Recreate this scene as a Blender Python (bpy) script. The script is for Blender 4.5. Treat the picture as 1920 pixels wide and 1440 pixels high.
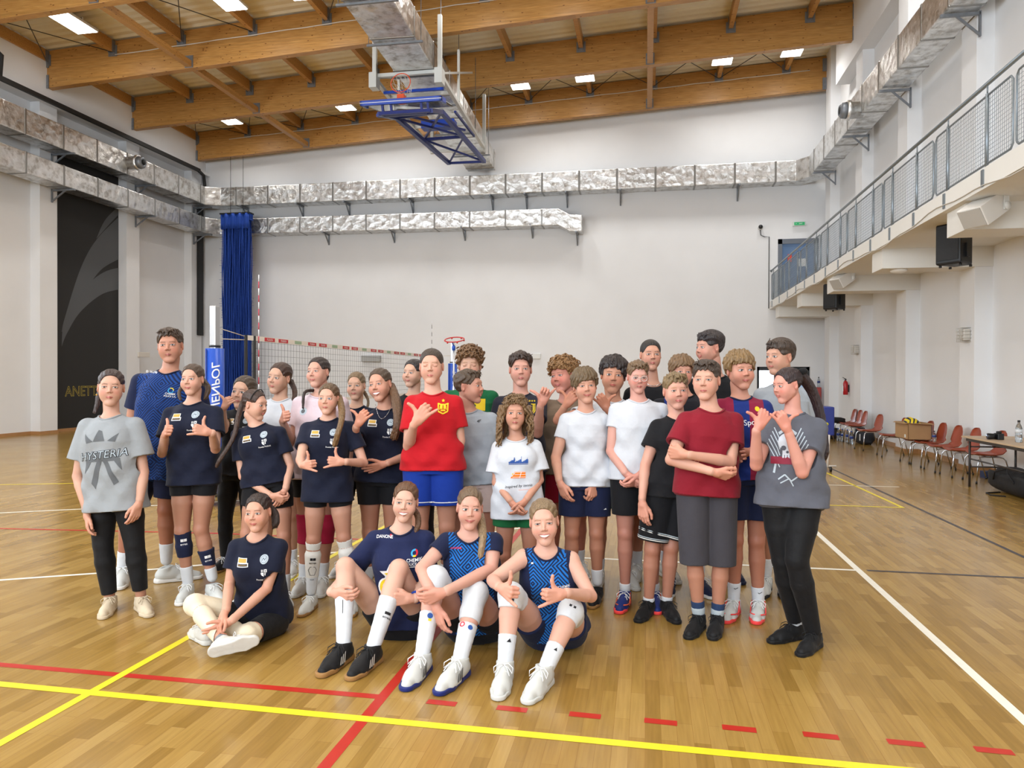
import bpy, bmesh, math, random
import numpy as np
from mathutils import Vector, Matrix
from mathutils.bvhtree import BVHTree
for o in list(bpy.data.objects): bpy.data.objects.remove(o)
SC = bpy.context.scene
COL = SC.collection
random.seed(7); RNG = np.random.RandomState(7)
# ---------------- camera ----------------
FOC, CH = 1370.0, 1.6
yaw, pitch, roll = [math.radians(a) for a in (10.45, -.46, .19)]
_f = np.array([-math.sin(yaw)*math.cos(pitch), math.cos(yaw)*math.cos(pitch), math.sin(pitch)])
_r = np.array([math.cos(yaw), math.sin(yaw), 0.]); _u = np.cross(_r, _f)
CR = _r*math.cos(roll)+_u*math.sin(roll); CU = np.cross(CR, _f); CF = _f
CP = np.array([0, 0, CH])
cam_d = bpy.data.cameras.new('camera'); cam = bpy.data.objects.new('camera', cam_d); COL.objects.link(cam)
cam.matrix_world = Matrix(((CR[0], CU[0], -CF[0], 0), (CR[1], CU[1], -CF[1], 0), (CR[2], CU[2], -CF[2], CH), (0, 0, 0, 1)))
cam_d.sensor_width = 36; cam_d.lens = FOC/1920*36; cam_d.clip_end = 200; cam_d.clip_start = .05
SC.camera = cam
# ---------------- world, light, exposure ----------------
SC.view_settings.view_transform = 'Standard'; SC.view_settings.look = 'None'
SC.view_settings.gamma = 1.0; SC.view_settings.use_curve_mapping = False
SC.view_settings.exposure = .06
W = bpy.data.worlds.new('sky'); SC.world = W; W.use_nodes = True
W.node_tree.nodes['Background'].inputs[0].default_value = (.62, .78, 1, 1)
W.node_tree.nodes['Background'].inputs[1].default_value = 1.0
def area(name, loc, rot, sx, sy, power, col=(1, 1, 1), spread=180):
    l = bpy.data.lights.new(name, 'AREA'); l.shape = 'RECTANGLE'; l.size = sx; l.size_y = sy
    l.energy = power; l.color = col; l.spread = math.radians(spread)
    o = bpy.data.objects.new(name, l); o.location = loc; o.rotation_euler = rot; COL.objects.link(o); return o
# daylight through the window bands of the rear wall (behind the photographer) and the left wall
area('rear_window_daylight', (-5.25, -7.95, 5.25), (math.radians(90), 0, 0), 13.4, 6.4, 2100, (.84, .93, 1))
area('left_window_daylight', (-16.75, 4, 6.2), (math.radians(90), 0, math.radians(-90)), 17.5, 4.2, 1700, (.84, .93, 1))
LAMP_W = 50
cy = SC.cycles
cy.max_bounces = 5; cy.diffuse_bounces = 4; cy.glossy_bounces = 3; cy.transmission_bounces = 4; cy.transparent_max_bounces = 6
cy.caustics_reflective = False; cy.caustics_refractive = False; cy.sample_clamp_indirect = 6
try:
    cy.use_denoising = True; cy.denoiser = 'OPENIMAGEDENOISE'; cy.use_adaptive_sampling = True; cy.adaptive_threshold = .02
except Exception: pass
# ---------------- pixel helpers (used once, to read places off the photograph) ----------------
def ray(a, b): return CR*(a-960)/FOC - CU*(b-720)/FOC + CF
def P(a, b, d): return CP + ray(a, b)*d
def hit(a, b, ax, val):
    v = ray(a, b); return CP + v*((val-CP[ax])/v[ax])
# ---------------- materials ----------------
MATS = {}
def srgb(c):
    return tuple([(x/255/12.92 if x/255 <= .04045 else ((x/255+.055)/1.055)**2.4) for x in c])
def mat(name, c, rough=.6, metal=0., bump=0., bscale=60., var=0., vscale=8., coat=0., emis=0., sheen=0., spec=.5, stretch=(1, 1, 1), alpha=1., attr=None, trans=0., sss=0.):
    if name in MATS: return MATS[name]
    m = bpy.data.materials.new(name); m.use_nodes = True; N = m.node_tree.nodes; L = m.node_tree.links
    b = N['Principled BSDF']; col = srgb(c)+(1,)
    b.inputs['Base Color'].default_value = col; b.inputs['Roughness'].default_value = rough; b.inputs['Metallic'].default_value = metal
    b.inputs['Specular IOR Level'].default_value = spec
    if coat: b.inputs['Coat Weight'].default_value = coat; b.inputs['Coat Roughness'].default_value = .12
    if sheen: b.inputs['Sheen Weight'].default_value = sheen
    if emis: b.inputs['Emission Color'].default_value = col; b.inputs['Emission Strength'].default_value = emis
    if alpha < 1: b.inputs['Alpha'].default_value = alpha
    if trans: b.inputs['Transmission Weight'].default_value = trans
    if sss: b.inputs['Subsurface Weight'].default_value = sss; b.inputs['Subsurface Radius'].default_value = (.02, .008, .004); b.inputs['Subsurface Scale'].default_value = .4
    tc = N.new('ShaderNodeTexCoord'); mp = N.new('ShaderNodeMapping'); mp.inputs['Scale'].default_value = stretch
    L.new(tc.outputs['Object'], mp.inputs[0])
    base = None
    if attr:
        a = N.new('ShaderNodeVertexColor'); a.layer_name = attr; base = a.outputs[0]
    if var:
        n = N.new('ShaderNodeTexNoise'); n.inputs['Scale'].default_value = vscale; n.inputs['Detail'].default_value = 6; L.new(mp.outputs[0], n.inputs[0])
        r = N.new('ShaderNodeValToRGB'); r.color_ramp.elements[0].position = .3; r.color_ramp.elements[1].position = .7
        r.color_ramp.elements[0].color = (1-var,)*3+(1,); r.color_ramp.elements[1].color = (1+var*.6,)*3+(1,)
        L.new(n.outputs[0], r.inputs[0])
        x = N.new('ShaderNodeMix'); x.data_type = 'RGBA'; x.blend_type = 'MULTIPLY'; x.inputs[0].default_value = 1
        if base: L.new(base, x.inputs[6])
        else: x.inputs[6].default_value = col
        L.new(r.outputs[0], x.inputs[7]); base = x.outputs[2]
    if base: L.new(base, b.inputs['Base Color'])
    if bump:
        n = N.new('ShaderNodeTexNoise'); n.inputs['Scale'].default_value = bscale; n.inputs['Detail'].default_value = 5; L.new(mp.outputs[0], n.inputs[0])
        bp = N.new('ShaderNodeBump'); bp.inputs['Strength'].default_value = bump; bp.inputs['Distance'].default_value = .03 if name.startswith('fabric') else .01
        L.new(n.outputs[0], bp.inputs['Height']); L.new(bp.outputs[0], b.inputs['Normal'])
    MATS[name] = m; return m
def nodes_of(m): return m.node_tree.nodes, m.node_tree.links, m.node_tree.nodes['Principled BSDF']
def ramp(N, pts):
    r = N.new('ShaderNodeValToRGB'); e = r.color_ramp.elements
    while len(e) < len(pts): e.new(.5)
    for i, (p, c) in enumerate(pts): e[i].position = p; e[i].color = tuple(c)+(1,)
    return r
chrome = mat('chrome', (200, 200, 204), .15, 1.)
# ---------------- mesh helpers ----------------
class MB:
    def __init__(s): s.v = []; s.f = []; s.m = []; s.sm = []
    def add(s, vs, fs, mi=0, smooth=False):
        o = len(s.v); s.v += [tuple(map(float, q)) for q in vs]
        for f in fs: s.f.append(tuple(o+i for i in f)); s.m.append(mi); s.sm.append(smooth)
        return s
    def box(s, a, b, mi=0, M=None):
        x0, y0, z0 = a; x1, y1, z1 = b
        vs = [(x, y, z) for x in (x0, x1) for y in (y0, y1) for z in (z0, z1)]
        if M is not None: vs = [tuple(M @ Vector(q)) for q in vs]
        return s.add(vs, [(0, 1, 3, 2), (4, 6, 7, 5), (0, 4, 5, 1), (2, 3, 7, 6), (0, 2, 6, 4), (1, 5, 7, 3)], mi)
    def bar(s, a, b, w, h, mi=0, up=(0, 0, 1)):
        a = Vector(a); b = Vector(b); d = (b-a).normalized(); u = Vector(up)
        r = d.cross(u)
        if r.length < 1e-4: r = d.cross(Vector((1, 0, 0)))
        r.normalize(); u = r.cross(d)
        vs = [p+r*(i*w/2)+u*(j*h/2) for p in (a, b) for i, j in ((-1, -1), (1, -1), (1, 1), (-1, 1))]
        return s.add(vs, [(0, 1, 2, 3), (7, 6, 5, 4), (0, 4, 5, 1), (1, 5, 6, 2), (2, 6, 7, 3), (3, 7, 4, 0)], mi)
    def tube(s, pts, r, n=8, mi=0, cap=True, closed=False):
        pts = [Vector(q) for q in pts]; K = len(pts); vs = []; fs = []
        rr = r if isinstance(r, (list, tuple)) else [r]*K
        prev = None
        for i, p in enumerate(pts):
            if closed: d = pts[(i+1) % K]-pts[i-1]
            else: d = pts[min(i+1, K-1)]-pts[max(i-1, 0)]
            d.normalize()
            if prev is None:
                a = d.cross(Vector((0, 0, 1)))
                if a.length < .05: a = d.cross(Vector((1, 0, 0)))
            else: a = prev-d*prev.dot(d)
            a.normalize(); prev = a; b = d.cross(a)
            for k in range(n):
                t = 2*math.pi*k/n; vs.append(p+(a*math.cos(t)+b*math.sin(t))*rr[i])
        for i in range(K if closed else K-1):
            j = (i+1) % K
            for k in range(n):
                l = (k+1) % n; fs.append((i*n+k, i*n+l, j*n+l, j*n+k))
        if cap and not closed: fs.append(tuple(range(n))[::-1]); fs.append(tuple((K-1)*n+k for k in range(n)))
        return s.add(vs, fs, mi, True)
    def lathe(s, c, prof, n=20, mi=0, ax='z', M=None):
        vs = []; fs = []
        for r, h in prof:
            for k in range(n):
                t = 2*math.pi*k/n; q = (r*math.cos(t), r*math.sin(t), h)
                if ax == 'x': q = (q[2], q[0], q[1])
                elif ax == 'y': q = (q[0], q[2], q[1])
                q = Vector(q)
                if M is not None: q = M @ q
                vs.append(q+Vector(c))
        for i in range(len(prof)-1):
            for k in range(n):
                l = (k+1) % n; fs.append((i*n+k, i*n+l, (i+1)*n+l, (i+1)*n+k))
        fs.append(tuple(range(n))); fs.append(tuple((len(prof)-1)*n+k for k in range(n)))
        return s.add(vs, fs, mi, True)
    def sph(s, c, r, n=14, mi=0, sc=(1, 1, 1), M=None):
        vs = []; fs = []; h = n//2+1
        for i in range(h+1):
            a = math.pi*i/h
            for k in range(n):
                t = 2*math.pi*k/n; q = Vector((r*math.sin(a)*math.cos(t)*sc[0], r*math.sin(a)*math.sin(t)*sc[1], r*math.cos(a)*sc[2]))
                if M is not None: q = M @ q
                vs.append(q+Vector(c))
        for i in range(h):
            for k in range(n):
                l = (k+1) % n; fs.append((i*n+k, (i+1)*n+k, (i+1)*n+l, i*n+l))
        return s.add(vs, fs, mi, True)
    def prism(s, poly, y0, y1, mi=0, M=None, smooth=False):   # poly in (x,z), extruded along y
        n = len(poly); vs = [(x, y0, z) for x, z in poly]+[(x, y1, z) for x, z in poly]
        if M is not None: vs = [tuple(M @ Vector(q)) for q in vs]
        fs = [tuple(range(n))[::-1], tuple(range(n, 2*n))]+[(i, (i+1) % n, n+(i+1) % n, n+i) for i in range(n)]
        return s.add(vs, fs, mi, smooth)
    def build(s, name, mats, parent=None, bevel=0, origin=None):
        me = bpy.data.meshes.new(name)
        vs = s.v
        if origin is not None: vs = [(a-origin[0], b-origin[1], c-origin[2]) for a, b, c in vs]
        me.from_pydata(vs, [], s.f); 
        if not isinstance(mats, (list, tuple)): mats = [mats]
        for m in mats: me.materials.append(m)
        me.polygons.foreach_set('material_index', s.m); me.polygons.foreach_set('use_smooth', s.sm)
        bm = bmesh.new(); bm.from_mesh(me); bmesh.ops.recalc_face_normals(bm, faces=bm.faces); bm.to_mesh(me); bm.free()
        o = bpy.data.objects.new(name, me); COL.objects.link(o)
        if origin is not None: o.location = origin
        if parent is not None: o.parent = parent
        if bevel:
            b = o.modifiers.new('b', 'BEVEL'); b.width = bevel; b.segments = 2; b.limit_method = 'ANGLE'; b.harden_normals = False
        return o
def T(o, label, cat, group=None, kind=None):
    o['label'] = label; o['category'] = cat
    if group: o['group'] = group
    if kind: o['kind'] = kind
    return o
def S(o, label=None):
    o['kind'] = 'structure'
    if label: o['label'] = label
    return o
def empty(name, loc=(0, 0, 0), rz=0):
    o = bpy.data.objects.new(name, None); o.location = loc; o.rotation_euler = (0, 0, rz); COL.objects.link(o); return o
def clone(root, loc, rz=None):
    r = root.copy(); COL.objects.link(r); r.location = loc
    if rz is not None: r.rotation_euler = (0, 0, rz)
    for ch in list(root.children):
        c = ch.copy(); COL.objects.link(c); c.parent = r
        for g in list(ch.children):
            d = g.copy(); COL.objects.link(d); d.parent = c
    return r
_TXT = {}
def text2d(txt, size=1., bold=0., shear=0., align='CENTER'):
    """outline lettering as 2-D vertices and faces"""
    k = (txt, bold, shear, align)
    if k not in _TXT:
        cu = bpy.data.curves.new('t', 'FONT'); cu.body = txt; cu.size = 1; cu.align_x = align; cu.align_y = 'CENTER'; cu.offset = bold; cu.shear = shear; cu.resolution_u = 3
        o = bpy.data.objects.new('t', cu); COL.objects.link(o)
        dg = bpy.context.evaluated_depsgraph_get(); dg.update()
        me = bpy.data.meshes.new_from_object(o.evaluated_get(dg))
        _TXT[k] = ([tuple(v.co[:2]) for v in me.vertices], [tuple(p.vertices) for p in me.polygons])
        bpy.data.objects.remove(o); bpy.data.curves.remove(cu); bpy.data.meshes.remove(me)
    v, f = _TXT[k]
    return [(a*size, b*size) for a, b in v], f
def dense(v, f, step=.02):
    """split long edges so artwork can bend with the cloth"""
    bm = bmesh.new(); vs = [bm.verts.new((a, b, 0)) for a, b in v]
    for q in f:
        try: bm.faces.new([vs[i] for i in q])
        except ValueError: pass
    bmesh.ops.triangulate(bm, faces=bm.faces[:])
    for _ in range(4):
        es = [e for e in bm.edges if e.calc_length() > step]
        if not es: break
        bmesh.ops.subdivide_edges(bm, edges=es, cuts=1); bmesh.ops.triangulate(bm, faces=[q for q in bm.faces if len(q.verts) > 3])
    bm.verts.index_update(); V = [(x.co.x, x.co.y) for x in bm.verts]; Fq = [tuple(x.index for x in q.verts) for q in bm.faces]; bm.free(); return V, Fq
# ================= THE HALL =================
XL, XLF, XR, XRF, YB, YF = -16.7, -16.4, 5.78, 5.5, 25.0, -8.0
def roofz(x): return 9.58+(x+16.4)*.0518          # underside of the sloping glulam beams
BY = [24.4, 21.0, 17.6, 14.2, 10.8, 7.4, 4.0, .6, -2.8, -6.2]
BH = 1.02
wall_m = mat('painted_plaster', (233, 233, 234), .85, bump=.06, bscale=40, var=.03, vscale=.8)
soffit_m = mat('soffit_paint', (228, 226, 221), .85, bump=.05, var=.03, vscale=1)
# floor: oak strip parquet, lacquered, strips run away from the camera
fm = mat('parquet', (196, 150, 84), .3); N, L, B = nodes_of(fm)
tc = N.new('ShaderNodeTexCoord'); mp = N.new('ShaderNodeMapping'); mp.inputs['Rotation'].default_value = (0, 0, math.radians(90)); L.new(tc.outputs['Object'], mp.inputs[0])
br = N.new('ShaderNodeTexBrick'); br.offset = .37; br.offset_frequency = 2; br.squash = 1
for k, v in dict(Scale=1, Bias=0).items(): br.inputs[k].default_value = v
br.inputs['Mortar Size'].default_value = .0009; br.inputs['Mortar Smooth'].default_value = .3
br.inputs['Brick Width'].default_value = .47; br.inputs['Row Height'].default_value = .071
br.inputs['Color1'].default_value = (0, 0, 0, 1); br.inputs['Color2'].default_value = (1, 1, 1, 1); br.inputs['Mortar'].default_value = (.35, .35, .35, 1)
L.new(mp.outputs[0], br.inputs[0])
r1 = ramp(N, [(0, srgb((140, 108, 51))), (.3, srgb((153, 120, 60))), (.65, srgb((160, 127, 67))), (1, srgb((168, 136, 76)))]); L.new(br.outputs[0], r1.inputs[0])
gn = N.new('ShaderNodeTexNoise'); gn.inputs['Scale'].default_value = 1; gn.inputs['Detail'].default_value = 8
mp2 = N.new('ShaderNodeMapping'); mp2.inputs['Scale'].default_value = (55, 3, 1); L.new(tc.outputs['Object'], mp2.inputs[0]); L.new(mp2.outputs[0], gn.inputs[0])
r2 = ramp(N, [(.3, (.86, .84, .8)), (.7, (1.06, 1.06, 1.05))]); L.new(gn.outputs[0], r2.inputs[0])
mx = N.new('ShaderNodeMix'); mx.data_type = 'RGBA'; mx.blend_type = 'MULTIPLY'; mx.inputs[0].default_value = 1
L.new(r1.outputs[0], mx.inputs[6]); L.new(r2.outputs[0], mx.inputs[7])
mort = N.new('ShaderNodeMix'); mort.data_type = 'RGBA'; mort.inputs[7].default_value = srgb((120, 80, 36))+(1,)
mm = N.new('ShaderNodeMath'); mm.operation = 'MULTIPLY'; mm.inputs[1].default_value = .6; L.new(br.outputs['Fac'], mm.inputs[0]); L.new(mm.outputs[0], mort.inputs[0]); L.new(mx.outputs[2], mort.inputs[6])
L.new(mort.outputs[2], B.inputs['Base Color'])
rn = N.new('ShaderNodeTexNoise'); rn.inputs['Scale'].default_value = 1.5; rn.inputs['Detail'].default_value = 5; L.new(tc.outputs['Object'], rn.inputs[0])
rr = N.new('ShaderNodeMapRange'); rr.inputs[3].default_value = .15; rr.inputs[4].default_value = .27; L.new(rn.outputs[0], rr.inputs[0]); L.new(rr.outputs[0], B.inputs['Roughness'])
bp = N.new('ShaderNodeBump'); bp.inputs['Strength'].default_value = .25; bp.inputs['Distance'].default_value = .001; bp.invert = True
L.new(br.outputs['Fac'], bp.inputs['Height']); L.new(bp.outputs[0], B.inputs['Normal'])
lm = {k: mat('line_paint_'+k, c, .35, var=.06, vscale=14) for k, c in dict(white=(232, 228, 216), yellow=(226, 206, 40), red=(176, 38, 24), black=(52, 46, 50)).items()}
mb = MB(); mb.box((XL-.2, YF-.2, -.2), (XR+.2, YB+.2, 0))
lk = ['white', 'yellow', 'red', 'black']
def strip(col, pts, w=.05, z=.0012):
    mi = 1+lk.index(col)
    for i in range(len(pts)-1):
        a = np.array(pts[i], float); b = np.array(pts[i+1], float); d = (b-a)/np.linalg.norm(b-a); n = np.array([-d[1], d[0]])*w/2
        e = 0
        a2 = a-d*e; b2 = b+d*e
        mb.add([(*(a2-n), z), (*(b2-n), z), (*(b2+n), z), (*(a2+n), z)], [(0, 1, 2, 3)], mi)
strip('red', [(-9, 3.44), (-1.27, 3.47)], .05, .0010)
strip('red', [(-1.295, .6), (-1.295, 14)], .055, .0011)
strip('yellow', [(-9, 3.27), (5, 3.2)], .055, .0016)
strip('yellow', [(-2.765, .5), (-2.765, 14)], .05, .0014)
for k in range(8): strip('red', [(-1.06+.352*k, 3.465), (-.91+.352*k, 3.46)], .05)
strip('white', [(1.75, 1.2), (1.75, 11.7)], .055, .0014)
strip('white', [(-.9, 6.5), (1.75, 6.53)], .045)
strip('black', [(1.82, 6.54), (5.2, 6.54)], .045)
strip('black', [(3.42, 3), (3.25, 14.2)], .045, .001)
strip('yellow', [(3.02, 13.4), (3.15, 9.84)], .045); strip('yellow', [(-4, 9.8), (3.17, 9.84)], .045, .0014)
strip('white', [(-2, 11.7), (3.7, 11.72)], .045)
strip('white', [(-.72, 6.0), (-.72, 6.5)], .05)
arc = [(-9, 3.4), (-7, 4.06), (-6, 4.43), (-4.99, 4.9), (-4.03, 5.42), (-3.3, 5.9), (-2.75, 6.3), (-2, 6.95), (-1.2, 7.8)]
strip('white', arc, .045); strip('white', [(-10, 6.3), (-8.7, 6.78), (-7.44, 7.32), (-5.91, 8.18), (-4.7, 9.0), (-3.6, 9.9)], .045)
strip('red', [(-12, 6.3), (-6.66, 6.57), (-4.31, 6.8), (-1.3, 6.85)], .045)
strip('yellow', [(-13, 8.0), (-9.2, 9.3), (-7.9, 9.75)], .045); strip('yellow', [(-12, 7.3), (-9.5, 7.9)], .04)
S(mb.build('floor', [fm]+[lm[k] for k in lk]), 'lacquered oak strip sports floor with coloured court lines')
# walls
bm_ = mat('skirting_wood', (176, 130, 84), .45, var=.1)
PYL = [24.2+.05-3.42*k for k in range(9)]   # near edges of the left pilasters
LW = MB(); LW.box((XL-.3, YF, 0), (XL, YB, 4)); LW.box((XL-.3, YF, 8.4), (XL, YB, 12.5)); LW.box((XL-.3, YF, 4), (XL, -5, 8.4)); LW.box((XL-.3, 13, 4), (XL, YB, 8.4))
for k in range(9):
    y = 24.2-3.4*k
    if y > YF: LW.box((XL, y, 0), (XLF, min(y+.6, YB), 9.15))
LW.box((XL, 14.5, 9.15), (XLF+.05, YB, 12.5)); LW.box((XL, YF, 9.15), (XLF+.05, 14.5, 12.5))
S(LW.build('wall_left', wall_m))
mb = MB(); mb.box((XLF+.05, YF, 9.12), (XLF+.22, YB, 9.22)); S(mb.build('trim_1', wall_m), 'white ledge along the left wall')
RW = MB(); RW.box((XR, YF, 0), (XR+.3, YB, 12.6))
for k in range(9):
    y = 23.83-3.37*k
    if y > YF: RW.box((XRF, y, 0), (XR, min(y+.6, YB), 12.5))
RW.box((XRF-.1, YF, 10.2), (XR, 22.8, 12.5))
S(RW.build('wall_right', wall_m))
mb = MB()
dx0, dx1, dz1 = 3.55, 5.2, 2.0      # doorway under the gallery
ux0, ux1, uz0, uz1 = 4.18, 5.42, 4.05, 6.15
mb.box((XL, YB, 0), (dx0, YB+.3, 12.6)); mb.box((dx1, YB, 0), (XR, YB+.3, uz0)); mb.box((dx0, YB, dz1), (dx1, YB+.3, uz0))
mb.box((dx0, YB, uz0), (ux0, YB+.3, 12.6)); mb.box((ux1, YB, uz0), (XR, YB+.3, 12.6)); mb.box((ux0, YB, uz1), (ux1, YB+.3, 12.6))
mb.box((dx0-.3, YB+1.6, 0), (dx1+.3, YB+1.7, 2.6)); mb.box((ux0-.3, YB+1.2, uz0), (ux1+.3, YB+1.3, uz1+.4))
S(mb.build('wall_back', wall_m))
mb = MB(); 
for a, b in (((XL, 0), (-12, 0)), ((1.5, 0), (XR, 0))): mb.box((a[0], YF-.3, 0), (b[0], YF, 12.6))
mb.box((-12, YF-.3, 0), (1.5, YF, 2)); mb.box((-12, YF-.3, 8.5), (1.5, YF, 12.6)); S(mb.build('wall_front', wall_m))
mb = MB()
mb.box((XL, YF, 0), (XL+.02, YB, .09))
for k in range(9):
    y = 24.2-3.4*k
    if y > YF: mb.box((XL, y-.02, 0), (XLF+.02, min(y+.62, YB), .09))
S(mb.build('baseboard_left', bm_))
mb = MB(); mb.box((XR-.02, YF, 0), (XR, YB, .1))
for k in range(9):
    y = 23.83-3.37*k
    if y > YF: mb.box((XRF-.02, y-.02, 0), (XR, min(y+.62, YB), .1))
S(mb.build('baseboard_right', bm_))
mb = MB(); mb.box((XL, YB-.02, 0), (dx0-.1, YB, .09)); mb.box((dx1+.1, YB-.02, 0), (XR, YB, .09)); S(mb.build('baseboard_back', bm_))
mb = MB()
for y in np.arange(-5, 13.1, 1.8): mb.box((XL-.2, y-.04, 4), (XL-.1, y+.04, 8.4))
for z in (4.03, 6.2, 8.37): mb.box((XL-.2, -5, z-.04), (XL-.1, 13, z+.04))
S(mb.build('window_1', wall_m)); mb = MB()
for x in np.arange(-12, 1.6, 1.5): mb.box((x-.04, YF-.2, 2), (x+.04, YF-.1, 8.5))
for z in (2.03, 4.2, 6.3, 8.47): mb.box((-12, YF-.2, z-.04), (1.5, YF-.1, z+.04))
S(mb.build('window_2', wall_m))
# ceiling: cream trapezoidal steel deck above the purlins
dk = mat('roof_deck_steel', (238, 232, 212), .5, var=.04, vscale=1.5)
mb = MB(); ys = np.arange(YF, YB+.3, .055); prof = [0, .0, .045, .045, .045]
def dkz(x): return roofz(x)+BH+.04
vs = []; 
for i, y in enumerate(ys):
    dz = prof[i % 5]
    for x in (XL-.2, XR+.2): vs.append((x, y, dkz(x)+dz))
fs = [(2*i, 2*i+1, 2*i+3, 2*i+2) for i in range(len(ys)-1)]
mb.add(vs, fs); mb.box((XL, YF, 13.2), (XR, YB, 13.3)); S(mb.build('ceiling', dk), 'cream corrugated steel roof deck')
# glulam beams
wm = mat('glulam_pine', (190, 124, 62), .42); N, L, B = nodes_of(wm)
tc = N.new('ShaderNodeTexCoord'); mp = N.new('ShaderNodeMapping'); mp.inputs['Scale'].default_value = (1.2, 20, 20); L.new(tc.outputs['Object'], mp.inputs[0])
n1 = N.new('ShaderNodeTexNoise'); n1.inputs['Scale'].default_value = 2.2; n1.inputs['Detail'].default_value = 7; L.new(mp.outputs[0], n1.inputs[0])
r1 = ramp(N, [(.25, srgb((164, 114, 56))), (.5, srgb((186, 136, 72))), (.75, srgb((204, 156, 92)))]); L.new(n1.outputs[0], r1.inputs[0])
mp3 = N.new('ShaderNodeMapping'); mp3.inputs['Scale'].default_value = (4.5, 6, 11); L.new(tc.outputs['Object'], mp3.inputs[0])
vo = N.new('ShaderNodeTexVoronoi'); vo.inputs['Scale'].default_value = 1.; L.new(mp3.outputs[0], vo.inputs[0])
r3 = ramp(N, [(.0, (.25, .16, .1)), (.09, (.35, .22, .15)), (.15, (1, 1, 1))]); L.new(vo.outputs['Distance'], r3.inputs[0])
sp = N.new('ShaderNodeSeparateXYZ'); L.new(tc.outputs['Object'], sp.inputs[0])
ml = N.new('ShaderNodeMath'); ml.operation = 'MULTIPLY'; ml.inputs[1].default_value = 25; L.new(sp.outputs[2], ml.inputs[0])
fl = N.new('ShaderNodeMath'); fl.operation = 'FLOOR'; L.new(ml.outputs[0], fl.inputs[0])
wn = N.new('ShaderNodeTexWhiteNoise'); wn.noise_dimensions = '1D'; L.new(fl.outputs[0], wn.inputs['W'])
r4 = N.new('ShaderNodeMapRange'); r4.inputs[3].default_value = .86; r4.inputs[4].default_value = 1.06; L.new(wn.outputs[0], r4.inputs[0])
m1 = N.new('ShaderNodeMix'); m1.data_type = 'RGBA'; m1.blend_type = 'MULTIPLY'; m1.inputs[0].default_value = 1; L.new(r1.outputs[0], m1.inputs[6]); L.new(r3.outputs[0], m1.inputs[7])
m2 = N.new('ShaderNodeVectorMath'); m2.operation = 'SCALE'; L.new(m1.outputs[2], m2.inputs[0]); L.new(r4.outputs[0], m2.inputs['Scale']); L.new(m2.outputs[0], B.inputs['Base Color'])
steel = mat('galvanised_steel', (136, 140, 146), .5, .6, var=.15, vscale=12)
BT = .2
for k, y in enumerate(BY):
    mb = MB(); x0, x1 = XL+.3, XR-.25
    z0, z1 = roofz(x0), roofz(x1)
    mb.add([(x0, 0, 0), (x1, 0, z1-z0), (x1, 0, z1-z0+BH), (x0, 0, BH), (x0, BT, 0), (x1, BT, z1-z0), (x1, BT, z1-z0+BH), (x0, BT, BH)],
           [(0, 1, 2, 3), (7, 6, 5, 4), (0, 4, 5, 1), (1, 5, 6, 2), (2, 6, 7, 3), (3, 7, 4, 0)])
    b = mb.build('roof_beam', wm, bevel=.008); b.location = (0, y, z0); S(b, 'deep glued laminated timber roof beam')
    if y > 10 or True:
        s = MB()
        for x, w in ((XL+.3, .12), (XR-.4, .12)):
            s.box((x, y-.03, roofz(x)+.55), (x+w, y-.005, roofz(x)+.95)); s.box((x, y-.03, roofz(x)-.02), (x+w, y-.005, roofz(x)+.35))
        o = s.build('end_bracket', steel); o.parent = b; o.matrix_parent_inverse = Matrix.Translation(-b.location)
PX = [-16.35+2.065*k for k in range(11)]
for k in range(len(BY)-1):
    ya, yb = BY[k+1]+BT, BY[k]
    if yb < 8: continue
    for x in PX[:-1]+[4.3]:
        mb = MB(); zt = roofz(x)+BH
        mb.box((-.06, 0, -.3), (.06, yb-ya, 0)); o = mb.build('purlin', wm); o.location = (x, ya, zt); S(o, 'short timber purlin between roof beams')
        s = MB()
        for yy in (0, yb-ya-.02): s.box((-.13, yy, -.42), (.13, yy+.015, -.12))
        s.box((-.075, 0, -.33), (-.062, .12, -.02)); s.box((.062, 0, -.33), (.075, .12, -.02)); s.box((-.075, yb-ya-.12, -.33), (-.062, yb-ya, -.02)); s.box((.062, yb-ya-.12, -.33), (.075, yb-ya, -.02))
        h = s.build('joist_hanger', steel, o)
for x in (-12.0, .05):
    for k in range(4):
        ya, yb = BY[k+1]+BT, BY[k]
        mb = MB(); z = roofz(x)
        mb.box((-.08, 0, 0), (.08, yb-ya, .16)); o = mb.build('timber_tie', wm); o.location = (x, ya, z+.03); S(o, 'square timber tie joining beam undersides')
        s = MB()
        for yy in (0, yb-ya-.015): s.box((-.12, yy, -.02), (.12, yy+.015, .3))
        s.build('tie_plate', steel, o)
rod = mat('dark_rod', (70, 68, 64), .5, .4)
for j, (ya, yb) in enumerate(((BY[1]+BT, BY[0]), (BY[3]+BT, BY[2]))):
    for i in range(0, 10, 1 if j == 0 else 2):
        x0, x1 = PX[i], PX[i+1]; mb = MB()
        for a, b in (((x0, ya), (x1, yb)), ((x1, ya), (x0, yb))): mb.tube([(a[0], a[1], roofz(a[0])+.72), (b[0], b[1], roofz(b[0])+.72)], .012, 5)
        S(mb.build('bracing_rod', rod), 'thin crossed steel bracing rods under the deck')
cm = mat('white_conduit', (222, 218, 210), .5)
for y, x0, x1 in ((17.57, -14.2, 4.9), (24.37, -15, 5.1)):
    mb = MB(); mb.tube([(x, y, roofz(x)+BH*.62-.02*abs(math.sin(x*2))) for x in np.arange(x0, x1, .5)], .013, 5); T(mb.build('conduit', cm), 'thin white cable conduit along the %s timber beam' % ('farthest' if y > 20 else 'third farthest'), 'cable')
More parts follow.
